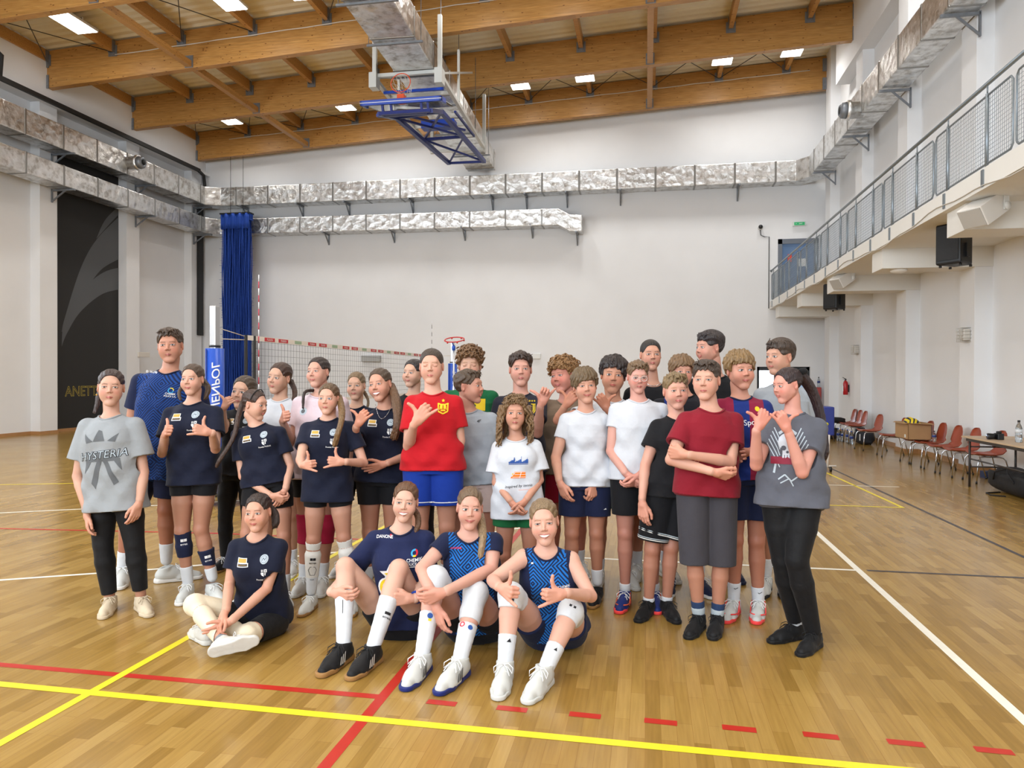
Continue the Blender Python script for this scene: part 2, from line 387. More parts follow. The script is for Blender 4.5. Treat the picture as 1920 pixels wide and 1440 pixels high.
# ceiling lamps
em = mat('lamp_diffuser', (255, 250, 244), .4, emis=9); lf = mat('lamp_housing', (225, 225, 225), .4)
LX = [-14.05, -9.9, -8.1, -4.0, -1.95, 2.2, 4.2]
names = {-14.05: 'nearest the left wall', -9.9: 'left of the central duct', -8.1: 'beside the folded hoop', -4.0: 'just right of the central duct', -1.95: 'second right of the duct', 2.2: 'third right of the duct', 4.2: 'nearest the right wall'}
first = None
for k, y in enumerate((22.7, 15.9, 9.1, 2.3, -4.5)):
    for x in LX:
        z = roofz(x)+.66; x_ = x
        if y == 15.9 and x > -7: y_ = y
        if first is None:
            e = empty('ceiling_lamp', (x, y, z)); mb = MB(); mb.box((-.30, -.53, 0), (.30, .53, .06)); mb.box((-.02, .3, .06), (.02, .34, .3)); mb.box((-.02, -.34, .06), (.02, -.3, .3)); mb.build('housing', lf, e)
            mb = MB(); mb.box((-.28, -.51, -.012), (.28, .51, -.001)); mb.build('diffuser', em, e); first = e
            l = bpy.data.lights.new('lamp_light', 'AREA'); l.shape = 'RECTANGLE'; l.size = .44; l.size_y = .96; l.energy = LAMP_W; l.color = (.99, .99, .97); l.spread = math.radians(140)
            lo = bpy.data.objects.new('lamp_light', l); lo.location = (0, 0, -.03); COL.objects.link(lo); lo.parent = e
        else: e = clone(first, (x, y, z))
        T(e, 'rectangular white ceiling lamp in the %s bay, %s' % ({22.7: 'farthest', 15.9: 'near visible'}.get(y, 'rear'), names[x]), 'lamp', 'rectangular ceiling lamps')
# ducts
fo = mat('foil_insulation', (214, 212, 208), .3, 1.); N, L, B = nodes_of(fo)
tc = N.new('ShaderNodeTexCoord'); v1 = N.new('ShaderNodeTexVoronoi'); v1.feature = 'F1'; v1.inputs['Scale'].default_value = 4; L.new(tc.outputs['Object'], v1.inputs[0])
n1 = N.new('ShaderNodeTexNoise'); n1.inputs['Scale'].default_value = 5; n1.inputs['Detail'].default_value = 9; n1.inputs['Roughness'].default_value = .65; L.new(tc.outputs['Object'], n1.inputs[0])
n2 = N.new('ShaderNodeTexNoise'); n2.inputs['Scale'].default_value = 1.2; n2.inputs['Detail'].default_value = 5; n2.inputs['Distortion'].default_value = 3; L.new(tc.outputs['Object'], n2.inputs[0])
ad = N.new('ShaderNodeMath'); ad.operation = 'ADD'; L.new(v1.outputs[0], ad.inputs[0]); L.new(n1.outputs[0], ad.inputs[1])
ad2 = N.new('ShaderNodeMath'); ad2.operation = 'ADD'; L.new(ad.outputs[0], ad2.inputs[0]); L.new(n2.outputs[0], ad2.inputs[1])
bp = N.new('ShaderNodeBump'); bp.inputs['Strength'].default_value = .5; bp.inputs['Distance'].default_value = .05; L.new(ad2.outputs[0], bp.inputs['Height']); L.new(bp.outputs[0], B.inputs['Normal'])
r1 = ramp(N, [(.35, (.42, .39, .35)), (.5, (.74, .73, .71)), (.7, (.88, .88, .88))]); L.new(n1.outputs[0], r1.inputs[0]); L.new(r1.outputs[0], B.inputs['Base Color'])
tape = mat('foil_tape', (150, 148, 144), .35, 1.)
def duct(name, path, w, h, label, seam=1.25):
    """path: centreline; rectangular section w (sideways) x h (up)"""
    mb = MB(); pts = [Vector(p) for p in path]; n = len(pts); vs = []
    for i, p in enumerate(pts):
        d0 = (pts[i]-pts[i-1]).normalized() if i else (pts[1]-pts[0]).normalized(); d1 = (pts[i+1]-pts[i]).normalized() if i < n-1 else d0
        d = (d0+d1).normalized(); dh = Vector((d.x, d.y, 0)).normalized(); r = Vector((dh.y, -dh.x, 0)); c = max(.5, math.cos(.5*d0.angle(d1)))
        for a, b in ((-1, -1), (1, -1), (1, 1), (-1, 1)): vs.append(p+r*(a*w/2/c)+Vector((0, 0, b*h/2)))
    fs = [(4*i+k, 4*i+(k+1) % 4, 4*i+4+(k+1) % 4, 4*i+4+k) for i in range(n-1) for k in range(4)]+[(0, 1, 2, 3), (4*n-1, 4*n-2, 4*n-3, 4*n-4)]
    mb.add(vs, fs); t = mb
    for i in range(n-1):
        a, b = pts[i], pts[i+1]; Lg = (b-a).length; d = (b-a).normalized(); r = Vector((d.y, -d.x, 0)).normalized()
        q = seam*.6
        while q < Lg-.3:
            c = a+d*q; g = .012
            P8 = [c+d*s_*.035+r*(x_*(w/2+g))+Vector((0, 0, z_*(h/2+g))) for s_ in (-1, 1) for x_, z_ in ((-1, -1), (1, -1), (1, 1), (-1, 1))]
            t.add(P8, [(0, 1, 2, 3), (7, 6, 5, 4), (0, 4, 5, 1), (1, 5, 6, 2), (2, 6, 7, 3), (3, 7, 4, 0)], 1); q += seam
    o = mb.build(name, [fo, tape], bevel=.02); T(o, label, 'duct'); return o
d1 = duct('air_duct', [(-16.02, 8, 8.16), (-16.02, 24.1, 8.16), (-15.5, 24.7, 8.2), (4.75, 24.7, 8.2), (5.2, 24.1, 8.2), (5.2, 8, 8.12)], .56, .66, 'upper foil wrapped duct running round three walls')
d2 = duct('air_duct', [(-16.0, 8, 7.12), (-16.0, 24.1, 7.1), (-15.5, 24.7, 7.1), (-2.95, 24.7, 7.02), (-2.55, 24.7, 6.8), (-2.15, 24.7, 6.78)], .56, .55, 'lower foil wrapped duct ending halfway along the back wall')
d3 = duct('air_duct', [(-5.14, 10.5, 9.03), (-5.62, 24.6, 9.03)], .96, .62, 'wide foil wrapped duct hung under the ceiling at centre', 1.6)
def outlet(loc, dirx, lab):
    e = MB(); s = 1 if dirx > 0 else -1
    e.lathe(loc, [(.2, -.02*s), (.2, .26*s), (.23, .26*s), (.23, .34*s), (.2, .34*s)], 24, 0, 'x')
    o = e.build('duct_outlet', fo); q = MB(); q.lathe((loc[0]+.34*s, loc[1], loc[2]), [(.19, 0), (.18, .1*s), (.12, .16*s), (.1, .14*s)], 24, 0, 'x'); q.lathe((loc[0]+.3*s, loc[1], loc[2]), [(.085, 0), (.085, .19*s)], 20, 1, 'x')
    q.build('nozzle', [steel, mat('black_hole', (16, 16, 16), .8)], o); T(o, lab, 'duct outlet')
outlet((-15.74, 20.1, 8.2), 1, 'round foil outlet with grey nozzle on left wall duct'); outlet((4.98, 18.6, 8.0), -1, 'round foil outlet with grey nozzle on right wall duct')
def bracket(name, root, tip, drop, lab, grp):
    mb = MB(); r = Vector(root); t = Vector(tip)
    mb.bar(r, t, .05, .05); mb.bar(r+Vector((0, 0, -drop)), r+(t-r)*.62, .035, .035); mb.bar(r+Vector((0, 0, .04)), r+Vector((0, 0, -drop-.03)), .05, .03, up=(t-r))
    T(mb.build(name, steel), lab, 'bracket', grp)
for i, y in enumerate((13.9, 17.8, 21.2, 24.3)):
    for z, nm in ((7.8, 'upper'), (6.8, 'lower')): bracket('wall_bracket', (XLF+.02, y, z), (XLF+.75, y, z), .3, 'steel angle bracket under the %s duct on the left wall' % nm, 'brackets under the %s left wall duct' % nm)
for x in (-14.6, -12.4, -10.6, -8.2, -5.3, -4.1, -2.7, -.9, 2.9):
    bracket('wall_bracket', (x, YB-.02, 7.84), (x, YB-.62, 7.84), .38, 'steel angle bracket under the upper duct on the back wall', 'brackets under the upper back wall duct')
for x in (-11.4, -8.9, -6.3, -3.9, -2.35): bracket('wall_bracket', (x, YB-.02, 6.79 if x < -3 else 6.5), (x, YB-.6, 6.79 if x < -3 else 6.5), .34, 'steel angle bracket under the lower duct on the back wall', 'brackets under the lower back wall duct')
for y in (23.2, 19.9, 16.9, 13.6): bracket('wall_bracket', (XRF, y, 7.78), (XRF-.62, y, 7.78), .36, 'steel angle bracket under the duct on the right wall', 'brackets under the right wall duct')
for y in (11.4, 13.1, 14.8, 16.5, 18.4, 20.6, 22.7):
    mb = MB(); c_ = -5.14-(y-10.5)*.034; mb.box((c_-.62, y, 8.66), (c_+.62, y+.05, 8.70)); mb.tube([(c_-.58, y+.02, 8.68), (c_-.58, y+.02, roofz(c_)+.7)], .008, 4); mb.tube([(c_+.58, y+.02, 8.68), (c_+.58, y+.02, roofz(c_)+.7)], .008, 4)
    T(mb.build('duct_hanger', steel), 'threaded rod trapeze hanger carrying the central ceiling duct', 'hanger', 'hangers of the central duct')
# black rail and pipe on left wall
bk = mat('black_iron', (26, 25, 25), .55)
mb = MB(); mb.box((XLF+.22, 10, 9.1), (XLF+.3, 24.3, 9.22)); mb.tube([(XLF+.26, 24.2, 9.15), (XLF+.26, 24.55, 9.05), (XLF+.2, 24.7, 8.75), (XLF+.1, 24.75, 8.4)], .06, 8)
mb.tube([(XLF+.26, 15.9, 9.2), (XLF+.26, 15.95, 9.75), (XLF+.26, 15.6, 9.9), (XLF+.26, 15.6, 11)], .05, 8)
T(mb.build('black_rail', bk), 'black rail and pipe along the top of the left wall', 'rail')
mb = MB(); mb.prism([(XLF+.01, 3.15), (XLF+.07, 3.15), (XLF+.07, 7.9), (XLF+.01, 7.9)], 24.5, 24.82); T(mb.build('black_channel', bk), 'vertical black channel in the far left corner', 'channel')
# gallery
mb = MB(); mb.box((3.93, 2, 3.87), (XR, YB, 4.06)); mb.box((3.93, 2, 4.06), (4.03, YB, 4.12))
for k in range(8):
    y = 23.83-3.37*k-.03
    if y > 2: mb.box((4.02, y, 3.53), (XR, y+.58, 3.88))
S(mb.build('gallery_floor', [soffit_m]), 'concrete gallery slab with cantilever beams below')
wire_m = mat('thin_cable', (196, 190, 180), .6); mb = MB()
mb.tube([(3.92, y, 3.9+.05*math.sin(y*1.3)+.02*math.sin(y*4.1)) for y in np.arange(5, 24.9, .3)], .008, 5); T(mb.build('cable', wire_m), 'thin loose cable running along the gallery edge', 'cable')
rail = mat('railing_steel', (132, 140, 146), .38, .7)
posts = [24.5, 23.2, 21.9, 20.7, 19.6, 18.5, 17.4, 16.3, 15.15, 14.05, 13.0, 11.9, 10.75, 9.6, 8.5, 7.3]
def rpanel(y0, y1, i):
    e = MB(); x = 3.97; z0, z1 = 4.17, 4.98; r = .05
    pth = [(x, y0+r, z0), (x, y1-r, z0), (x, y1-.01, z0+.01+r/2), (x, y1, z0+r), (x, y1, z1-r), (x, y1-r, z1), (x, y0+r, z1), (x, y0, z1-r), (x, y0, z0+r)]
    e.tube(pth, .013, 6, closed=True)
    z = z0+.05
    while z < z1-.02: e.tube([(x, y0, z), (x, y1, z)], .003, 3, cap=False); z += .05
    y = y0+.05
    while y < y1-.02: e.tube([(x, y, z0), (x, y, z1)], .003, 3, cap=False); y += .05
    return e
root = empty('gallery_railing', (3.97, 15, 4.06)); T(root, 'grey steel gallery railing with wire mesh infill panels', 'railing')
def ch(o): o.parent = root; o.matrix_parent_inverse = Matrix.Translation(-root.location); return o
mb = MB(); mb.tube([(3.97, 24.95, 5.12), (3.97, 6, 5.12)], .026, 10); mb.sph((3.97, 24.95, 5.12), .04); ch(mb.build('handrail', rail))
for i, y in enumerate(posts):
    mb = MB(); mb.tube([(3.97, y, 4.0), (3.97, y, 5.0)], .022, 8); mb.tube([(3.97, y, 5.0), (3.97, y, 5.12)], .009, 6); mb.box((3.915, y-.03, 3.9), (3.95, y+.03, 4.1)); ch(mb.build('post', rail))
i = 0; y = 24.85; ends = []
while y > 7.5:
    ends.append((y-2.2, y)); y -= 2.28
for a, b in ends: ch(rpanel(a, b, 0).build('mesh_panel', rail))
# upper door, exit sign, camera
gm = mat('door_frame_grey', (112, 118, 128), .45, .2); gl = mat('blue_glass', (108, 138, 178), .08, 0, trans=.25, spec=.8)
mb = MB(); yy = YB-.02
for a, b in (((ux0, uz0), (ux0+.13, uz1)), ((ux1-.13, uz0), (ux1, uz1)), ((ux0, uz1-.16), (ux1, uz1)), ((ux0, uz0), (ux1, uz0+.2))): mb.box((a[0], yy, a[1]), (b[0], yy+.1, b[1]))
o = mb.build('door_2', gm); S(o, 'grey framed glass door onto the gallery')
mb = MB(); mb.box((ux0+.13, yy+.04, uz0+.2), (ux1-.13, yy+.06, uz1-.16)); mb.build('glass', gl, o)
mb = MB(); mb.box((ux0+.3, yy-.01, uz0+1.35), (ux0+.42, yy, uz0+1.6)); mb.build('fire_sticker', mat('sticker_red', (214, 70, 50), .5), o)
mb = MB(); mb.box((ux0+.62, yy-.01, uz0+1.2), (ux0+.9, yy, uz0+1.45)); mb.build('paper_notice', mat('paper', (235, 235, 232), .7), o)
mb = MB(); mb.box((4.62, YB-.1, 6.55), (5.02, YB-.0, 6.68)); o = mb.build('exit_sign', mat('sign_back', (215, 222, 215), .5)); T(o, 'small green emergency exit sign high on the back wall', 'sign')
mb = MB(); mb.box((4.66, YB-.108, 6.565), (4.98, YB-.1, 6.665)); p = mb.build('green_face', mat('exit_green', (44, 160, 100), .4, emis=.25), o)
v, f = text2d('EXIT', .05, .01); mb = MB(); mb.add([(4.86+a, YB-.11, 6.615+b) for a, b in v], f); v, f = text2d('>', .06, .012); mb.add([(4.72+a, YB-.11, 6.615+b) for a, b in v], f); mb.build('lettering', mat('white_ink', (240, 240, 240), .5), o)
mb = MB(); mb.sph((3.62, YB-.12, 6.55), .07); mb.lathe((3.62, YB-.06, 6.55), [(.08, 0), (.08, .06)], 16, 1, 'y'); mb.tube([(3.62, YB-.02, 6.5), (3.64, YB-.02, 6.3), (3.75, YB-.02, 6.24), (3.9, YB-.02, 6.24), (3.9, YB-.02, 3.9)], .012, 5, 0)
T(mb.build('security_camera', [mat('black_plastic', (24, 24, 26), .4), mat('white_plastic', (225, 225, 222), .5)]), 'black dome security camera with cable on the back wall', 'camera')
# lower doorway
dfm = mat('dark_door_frame', (52, 56, 60), .4, .3)
mb = MB(); y0 = YB+.12
for a, b in (((dx0, 0), (dx0+.09, dz1)), ((dx1-.09, 0), (dx1, dz1)), ((dx0, dz1-.12), (dx1, dz1)), ((dx0+.55, 0), (dx0+.66, dz1)), ((dx0, .9), (dx1, .98))): mb.box((a[0], y0, a[1]), (b[0], y0+.07, b[1]))
o = mb.build('door_1', dfm); S(o, 'dark framed glass doors under the gallery')
mb = MB(); mb.box((dx0+.09, y0+.03, 0), (dx0+.55, y0+.04, dz1-.12)); mb.box((dx0+.66, y0+.03, 0), (dx1-.09, y0+.04, dz1-.12)); mb.build('glass', mat('clear_glass', (220, 232, 240), .02, trans=1.), o)
area('corridor_daylight', (4.2, YB+1.5, 1.3), (math.radians(90), 0, math.radians(180)), 1.6, 2.2, 60, (.9, .96, 1))
# mural on the left wall
mb = MB(); y0, y1 = 18.1, 20.85; x = XL+.006
def mur(poly, dx, mi): mb.add([(x+dx, a, b) for a, b in poly], [tuple(range(len(poly)))], mi)
mb.box((XL+.001, y0, .02), (XL+.006, y1, 8.9))
def uvm(u, v): h = hit(u, v, 0, XL); return (float(h[1]), float(h[2]))
def bnd(pts):
    q = [uvm(*p) for p in pts]; out = []
    n = 10
    for i in range(len(q)-1):
        p0 = q[max(i-1, 0)]; p1 = q[i]; p2 = q[i+1]; p3 = q[min(i+2, len(q)-1)]
        for k in range(n):
            t = k/n; out.append(tuple(.5*((2*p1[j])+(-p0[j]+p2[j])*t+(2*p0[j]-5*p1[j]+4*p2[j]-p3[j])*t*t+(-p0[j]+3*p1[j]-3*p2[j]+p3[j])*t**3) for j in (0, 1)))
    return out+[q[-1]]
a = bnd([(115, 622), (121, 596), (150, 505), (180, 450), (226, 403)]); b = bnd([(226, 484), (190, 505), (160, 545), (132, 590), (116, 622)])
mur(a+b, .003, 1)
a = bnd([(115, 636), (130, 606), (160, 548), (190, 520), (226, 503)]); b = bnd([(226, 545), (195, 548), (160, 570), (130, 606), (115, 636)])
a = bnd([(115, 650), (118, 612), (135, 575), (165, 533), (195, 510), (226, 501)]); b = bnd([(226, 542), (190, 552), (150, 585), (125, 625), (115, 650)])
mur(a+b, .0045, 1)
a = bnd([(180, 448), (195, 415), (215, 393), (226, 385)]); b = bnd([(226, 398), (205, 420), (180, 448)]); mur(a+b, .003, 1)
v, f = text2d('ANETTO  ARENA', .42, .012); zt = uvm(160, 734)[1]
mb.add([(x+.004, y0+2.05+a*.95, zt+b) for a, b in v], f, 3)
v, f = text2d('ANETTO  ARENA', .42, -.012); mb.add([(x+.006, y0+2.05+a*.95, zt+b) for a, b in v], f, 0)
o = mb.build('wall_mural', [mat('mural_black', (36, 35, 34), .75), mat('mural_grey', (84, 86, 89), .75), mat('mural_gold_dim', (90, 76, 20), .7), mat('mural_gold', (206, 184, 70), .7)]); T(o, 'tall black wall mural with grey arcs and yellow outlined letters', 'mural')
# ================= THINGS IN THE HALL =================
chrome = mat('chrome', (200, 200, 204), .15, 1.); blackp = mat('black_plastic', (24, 24, 26), .4); whitep = mat('white_plastic', (225, 225, 222), .5)
red_sh = mat('shell_red_brown', (158, 70, 46), .38, var=.06)
# shell chairs
def chair():
    e = empty('shell_chair')
    n = 13; rows = []
    # local: faces +y, back at -y
    prof = [(.22, .445, .205), (.16, .435, .225), (.06, .425, .235), (-.06, .425, .235), (-.14, .44, .225), (-.185, .48, .215), (-.205, .55, .215), (-.225, .63, .21), (-.24, .71, .19), (-.25, .77, .15), (-.254, .80, .09), (-.255, .81, .03)]
    vs = []; 
    for (y, z, w) in prof:
        for k in range(n):
            a = -1+2*k/(n-1); c = abs(a)**2.2
            vs.append((w*a, y+(.035*c if z > .5 else 0), z+(.03*c if z <= .48 else 0)))
    m = len(vs); vs += [(x, y+(.012 if z > .5 else 0), z-(0 if z > .5 else .012)) for x, y, z in vs]
    vs[m:] = [(x, y-(.02 if z > .5 else 0), z) for x, y, z in vs[m:]]
    fs = []
    R = len(prof)
    for i in range(R-1):
        for k in range(n-1):
            q = (i*n+k, i*n+k+1, (i+1)*n+k+1, (i+1)*n+k); fs.append(q); fs.append(tuple(m+t for t in q[::-1]))
    edge = [k for k in range(n)]+[i*n+n-1 for i in range(1, R)]+[(R-1)*n+k for k in range(n-2, -1, -1)]+[i*n for i in range(R-2, 0, -1)]
    for a, b in zip(edge, edge[1:]+edge[:1]): fs.append((a, b, m+b, m+a))
    mb = MB(); mb.add(vs, fs, 0, True); mb.build('seat_shell', red_sh, e)
    for s in (-1, 1):
        mb = MB(); mb.tube([(s*.25, .24, .012), (s*.235, .21, .36), (s*.22, .18, .405), (s*.2, .1, .412), (s*.2, -.1, .412), (s*.21, -.15, .40), (s*.22, -.18, .36), (s*.245, -.27, .012)], .011, 8); 
        mb.build('leg_frame', chrome, e); mb = MB()
        for y in (.24, -.27): mb = MB(); mb.lathe((s*(.25 if y > 0 else .245), y, 0), [(.015, 0), (.015, .03), (.012, .035)], 10); mb.build('foot_cap', blackp, e)
    mb = MB(); mb.tube([(-.2, .08, .412), (.2, .08, .412)], .01, 6); mb.tube([(-.2, -.1, .412), (.2, -.1, .412)], .01, 6); mb.build('cross_rail', chrome, e)
    return e
CH0 = chair(); P90 = math.pi/2
cl = [((4.45, 20.2), -P90+3.3, 'red brown shell chair set apart, its back toward the middle of the hall'),
      ((5.22, 20.75), P90, 'red brown shell chair with the black bag on its seat, farthest of the tight trio'),
      ((5.2, 20.15), P90, 'red brown shell chair, middle of the tight trio by the wall'),
      ((5.16, 19.55), P90, 'red brown shell chair, nearest of the tight trio by the wall'),
      ((4.98, 17.75), P90+.1, 'red brown shell chair standing alone between the trio and the cardboard box'),
      ((5.02, 16.35), P90-.1, 'red brown shell chair just behind the cardboard box'),
      ((5.13, 15.2), P90, 'red brown shell chair under the far half of the cardboard box'),
      ((5.13, 14.6), P90, 'red brown shell chair under the near half of the cardboard box'),
      ((5.1, 13.85), P90, 'red brown shell chair just in front of the cardboard box'),
      ((5.12, 13.2), P90, 'red brown shell chair next to the wall pilaster before the table'),
      ((5.22, 12.55), P90, 'red brown shell chair standing behind the table')]
for i, ((x, y), a, lab) in enumerate(cl):
    c = CH0 if i == 0 else clone(CH0, (x, y, 0), a)
    c.location = (x, y, 0); c.rotation_euler = (0, 0, a); T(c, lab, 'chair', 'shell chairs along the right wall')
# cardboard box with balls
card = mat('cardboard', (176, 138, 96), .8, var=.06); cx, cyy = 5.0, 15.1
e = empty('cardboard_box', (cx, cyy, .475)); T(e, 'open cardboard box of yellow balls on two chairs', 'box')
mb = MB(); w, l, h, t = .2, .36, .31, .006
for a, b in (((-w, -l, 0), (w, l, t)), ((-w, -l, 0), (-w+t, l, h)), ((w-t, -l, 0), (w, l, h)), ((-w, -l, 0), (w, -l+t, h)), ((-w, l-t, 0), (w, l, h))): mb.box(a, b)
mb.build('carton', card, e)
mb = MB(); mb.add([(-w, -l, h), (w, -l, h), (w+.02, -l-.12, h-.02), (-w, -l-.12, h-.0)], [(0, 1, 2, 3)]); mb.add([(-w, -l, h), (-w, l, h), (-w-.05, l, h-.02), (-w-.05, -l, h-.02)], [(0, 1, 2, 3)]); mb.build('flap', card, e)
mb = MB(); mb.box((-w-.002, -l+.12, .03), (-w-.001, -l+.2, .09)); mb.build('shipping_label', mat('label_white', (228, 228, 222), .7), e)
bm2 = mat('ball_yellow', (236, 206, 20), .45); N, L, B = nodes_of(bm2)
tc = N.new('ShaderNodeTexCoord'); vv = N.new('ShaderNodeTexWave'); vv.inputs['Scale'].default_value = 4.5; vv.inputs['Distortion'].default_value = 6; vv.inputs['Detail'].default_value = 0; L.new(tc.outputs['Object'], vv.inputs[0])
r = ramp(N, [(.0, srgb((30, 34, 60))), (.33, srgb((30, 34, 60))), (.36, srgb((238, 208, 24)))]); L.new(vv.outputs[0], r.inputs[0]); L.new(r.outputs[0], B.inputs['Base Color'])
for i, (x, y, z, lab) in enumerate(((-.06, -.2, .29, 'yellow and navy volleyball at the near end of the cardboard box'), (-.04, .06, .30, 'yellow and navy volleyball in the middle of the cardboard box'), (.05, .25, .22, 'yellow and navy volleyball at the far end of the cardboard box'), (.09, -.08, .2, 'yellow and navy volleyball sunk deepest in the cardboard box'))):
    mb = MB(); mb.sph((0, 0, 0), .105, 24); o = mb.build('volleyball', bm2); o.location = (cx+x, cyy+y, .475+z); o.rotation_euler = (i*1.3, i, i*2); T(o, lab, 'ball', 'yellow volleyballs in the box')
# table
tt = mat('table_top_wood', (196, 170, 140), .5, var=.05, stretch=(20, 1, 1)); tf = mat('table_frame', (48, 40, 36), .45)
e = empty('folding_table', (5.1, 11.2, 0)); T(e, 'long folding table with pale top and dark frame', 'table')
tx0, tx1, ty0, ty1 = -.4, .35, -1.35, .95
mb = MB(); mb.box((tx0, ty0, .725), (tx1, ty1, .75)); mb.build('table_top', tt, e, bevel=.004)
mb = MB(); mb.box((tx0+.03, ty0+.1, .68), (tx0+.06, ty1-.1, .725)); mb.box((tx1-.06, ty0+.1, .68), (tx1-.03, ty1-.1, .725)); mb.build('apron', tf, e)
for y in (ty0+.3, ty1-.18):
    for x in (tx0+.05, tx1-.08):
        mb = MB(); mb.tube([(x, y, .71), (x, y, .0)], .017, 8); mb.build('leg', tf, e)
    mb = MB(); mb.tube([(tx0+.05, y, .3), (tx1-.08, y, .3)], .012, 6); mb.tube([(tx0+.05, y, .6), (tx1-.08, y, .6)], .012, 6); mb.tube([(0, y, .6), (0, y+(.4 if y < 0 else -.4), .7)], .01, 6); mb.build('cross_bar', tf, e)
for x in (tx0+.05,):
    mb = MB(); mb.tube([(x, ty0+.3, .42), (x, ty1-.18, .42)], .012, 6); mb.build('stretcher', tf, e)
mb = MB(); e2 = empty('photo_camera', (4.93, 11.45, .75)); T(e2, 'black camera with lens lying on the table', 'camera')
mb.box((-.05, -.07, 0), (.03, .07, .09)); mb.box((-.04, -.025, .09), (.02, .025, .12)); mb.build('camera_body', blackp, e2, bevel=.008)
mb = MB(); mb.lathe((-.05, 0, .045), [(.04, 0), (.042, -.05), (.045, -.1), (.04, -.11)], 18, 0, 'x'); mb.build('lens', blackp, e2)
mb = MB(); mb.lathe((-.162, 0, .045), [(.034, 0), (.034, -.002)], 18, 0, 'x'); mb.build('front_glass', mat('lens_glass', (60, 66, 90), .05, spec=1), e2)
clr = mat('clear_plastic', (226, 234, 240), .06, trans=.92)
def bottle(loc, h, r, lab, blue=False, capm=blackp, grp=None):
    e = empty('water_bottle', loc); mb = MB(); mb.lathe((0, 0, 0), [(r*.9, 0), (r, .02*h), (r, .3*h), (r*.93, .35*h), (r, .4*h), (r, .62*h), (r*.75, .75*h), (r*.36, .86*h), (r*.36, .93*h)], 18); mb.build('bottle_body', clr, e)
    mb = MB(); mb.lathe((0, 0, 0), [(r*.42, .925*h), (r*.42, h)], 14); mb.build('cap', capm, e)
    mb = MB(); mb.lathe((0, 0, 0), [(r*1.01, .42*h), (r*1.01, .6*h)], 18); mb.build('label', mat('bottle_label', (40, 60, 130), .5) if blue else mat('bottle_label_pale', (214, 218, 222), .5), e)
    return T(e, lab, 'bottle', grp)
bottle((4.98, 11.02, .75), .3, .042, 'clear plastic bottle with black cap on the table')
bottle((5.1, 14.33, .475), .2, .034, 'small bottle on the chair beside the cardboard box', True)
mb = MB(); mb.box((-.1, -.14, 0), (.1, .14, .006)); o = mb.build('paper_sheet', mat('paper', (235, 235, 232), .7)); o.location = (4.95, 10.35, .75); o.rotation_euler = (0, 0, .2); T(o, 'white paper sheet lying on the table', 'paper')
# bags
bagm = mat('black_nylon', (22, 22, 25), .7, bump=.5, bscale=14)
def blob(name, m, loc, sx, sy, sz, seed, flat=.35, rz=0):
    r = np.random.RandomState(seed); mb = MB(); n = 28; vs = []; ph = r.rand(6)*6
    for i in range(n//2+1):
        a = math.pi*i/(n//2)
        for k in range(n):
            t = 2*math.pi*k/n
            x, y, z = math.sin(a)*math.cos(t), math.sin(a)*math.sin(t), math.cos(a)
            q = lambda v: math.copysign(abs(v)**.6, v)
            w = 1+.06*math.sin(3*x+ph[0]+4*z)+.05*math.sin(7*y+ph[1])+.04*math.sin(9*z+5*x+ph[2])
            vs.append((q(x)*sx*w, q(y)*sy*w, max(0, sz*.5*(1+q(z))*w)))
    fs = [(i*n+k, (i+1)*n+k, (i+1)*n+(k+1) % n, i*n+(k+1) % n) for i in range(n//2) for k in range(n)]
    mb.add(vs, fs, 0, True); o = mb.build(name, m); o.location = loc; o.rotation_euler = (0, 0, rz); return o
o = blob('duffel_bag', bagm, (5.12, 11.2, 0), .24, .66, .34, 3); T(o, 'large black duffel bag lying under the table', 'bag')
s = MB(); s.tube([(-.25, -.3, .2), (-.28, -.2, .32), (-.2, 0, .37), (-.27, .2, .3), (-.25, .3, .18)], .012, 6); s.tube([(-.2, .2, .01), (-.42, .1, .01), (-.45, -.1, .01), (-.3, -.2, .01)], .01, 6); s.build('strap', bagm, o)
o = blob('jacket_pile', bagm, (5.0, 20.75, .43), .19, .22, .16, 5); T(o, 'black folded jacket on a chair seat of the far trio', 'jacket')
o = blob('sports_bag', mat('dark_bag', (30, 32, 40), .7, bump=.4, bscale=10), (5.3, 19.4, 0), .16, .45, .36, 8); T(o, 'dark sports bag on the floor behind the bottles under the trio', 'bag')
mb = MB(); mb.add([(-.17, .1, .1), (-.17, .2, .1), (-.17, .2, .26), (-.17, .1, .26)], [(0, 1, 2, 3)]); mb.build('white_patch', whitep, o).location = (0, -.45, 0)
o = blob('backpack', mat('brown_black_bag', (44, 38, 36), .75, bump=.4, bscale=10), (4.9, 20.9, 0), .22, .2, .3, 9); T(o, 'low dark backpack on the floor left of the trio of chairs', 'bag')
for i, (x, y) in enumerate(((4.9, 20.2), (4.94, 19.95), (4.95, 19.15), (5.0, 19.72))): bottle((x, y, 0), .33, .045, ['clear water bottle with blue label, farthest on the floor', 'clear water bottle second farthest on the floor by the bag', 'clear water bottle standing nearest on the floor by the bag', 'clear water bottle third on the floor by the bag'][i], True, mat('cap_blue', (60, 90, 170), .4), 'water bottles on the floor by the sports bag')
mb = MB(); mb.box((-.06, -.09, 0), (.06, .09, .11)); o = mb.build('small_bag', mat('bag_blue', (50, 60, 92), .7)); o.location = (5.45, 13.1, 0); T(o, 'small dark blue pouch on the floor against the pilaster', 'bag')
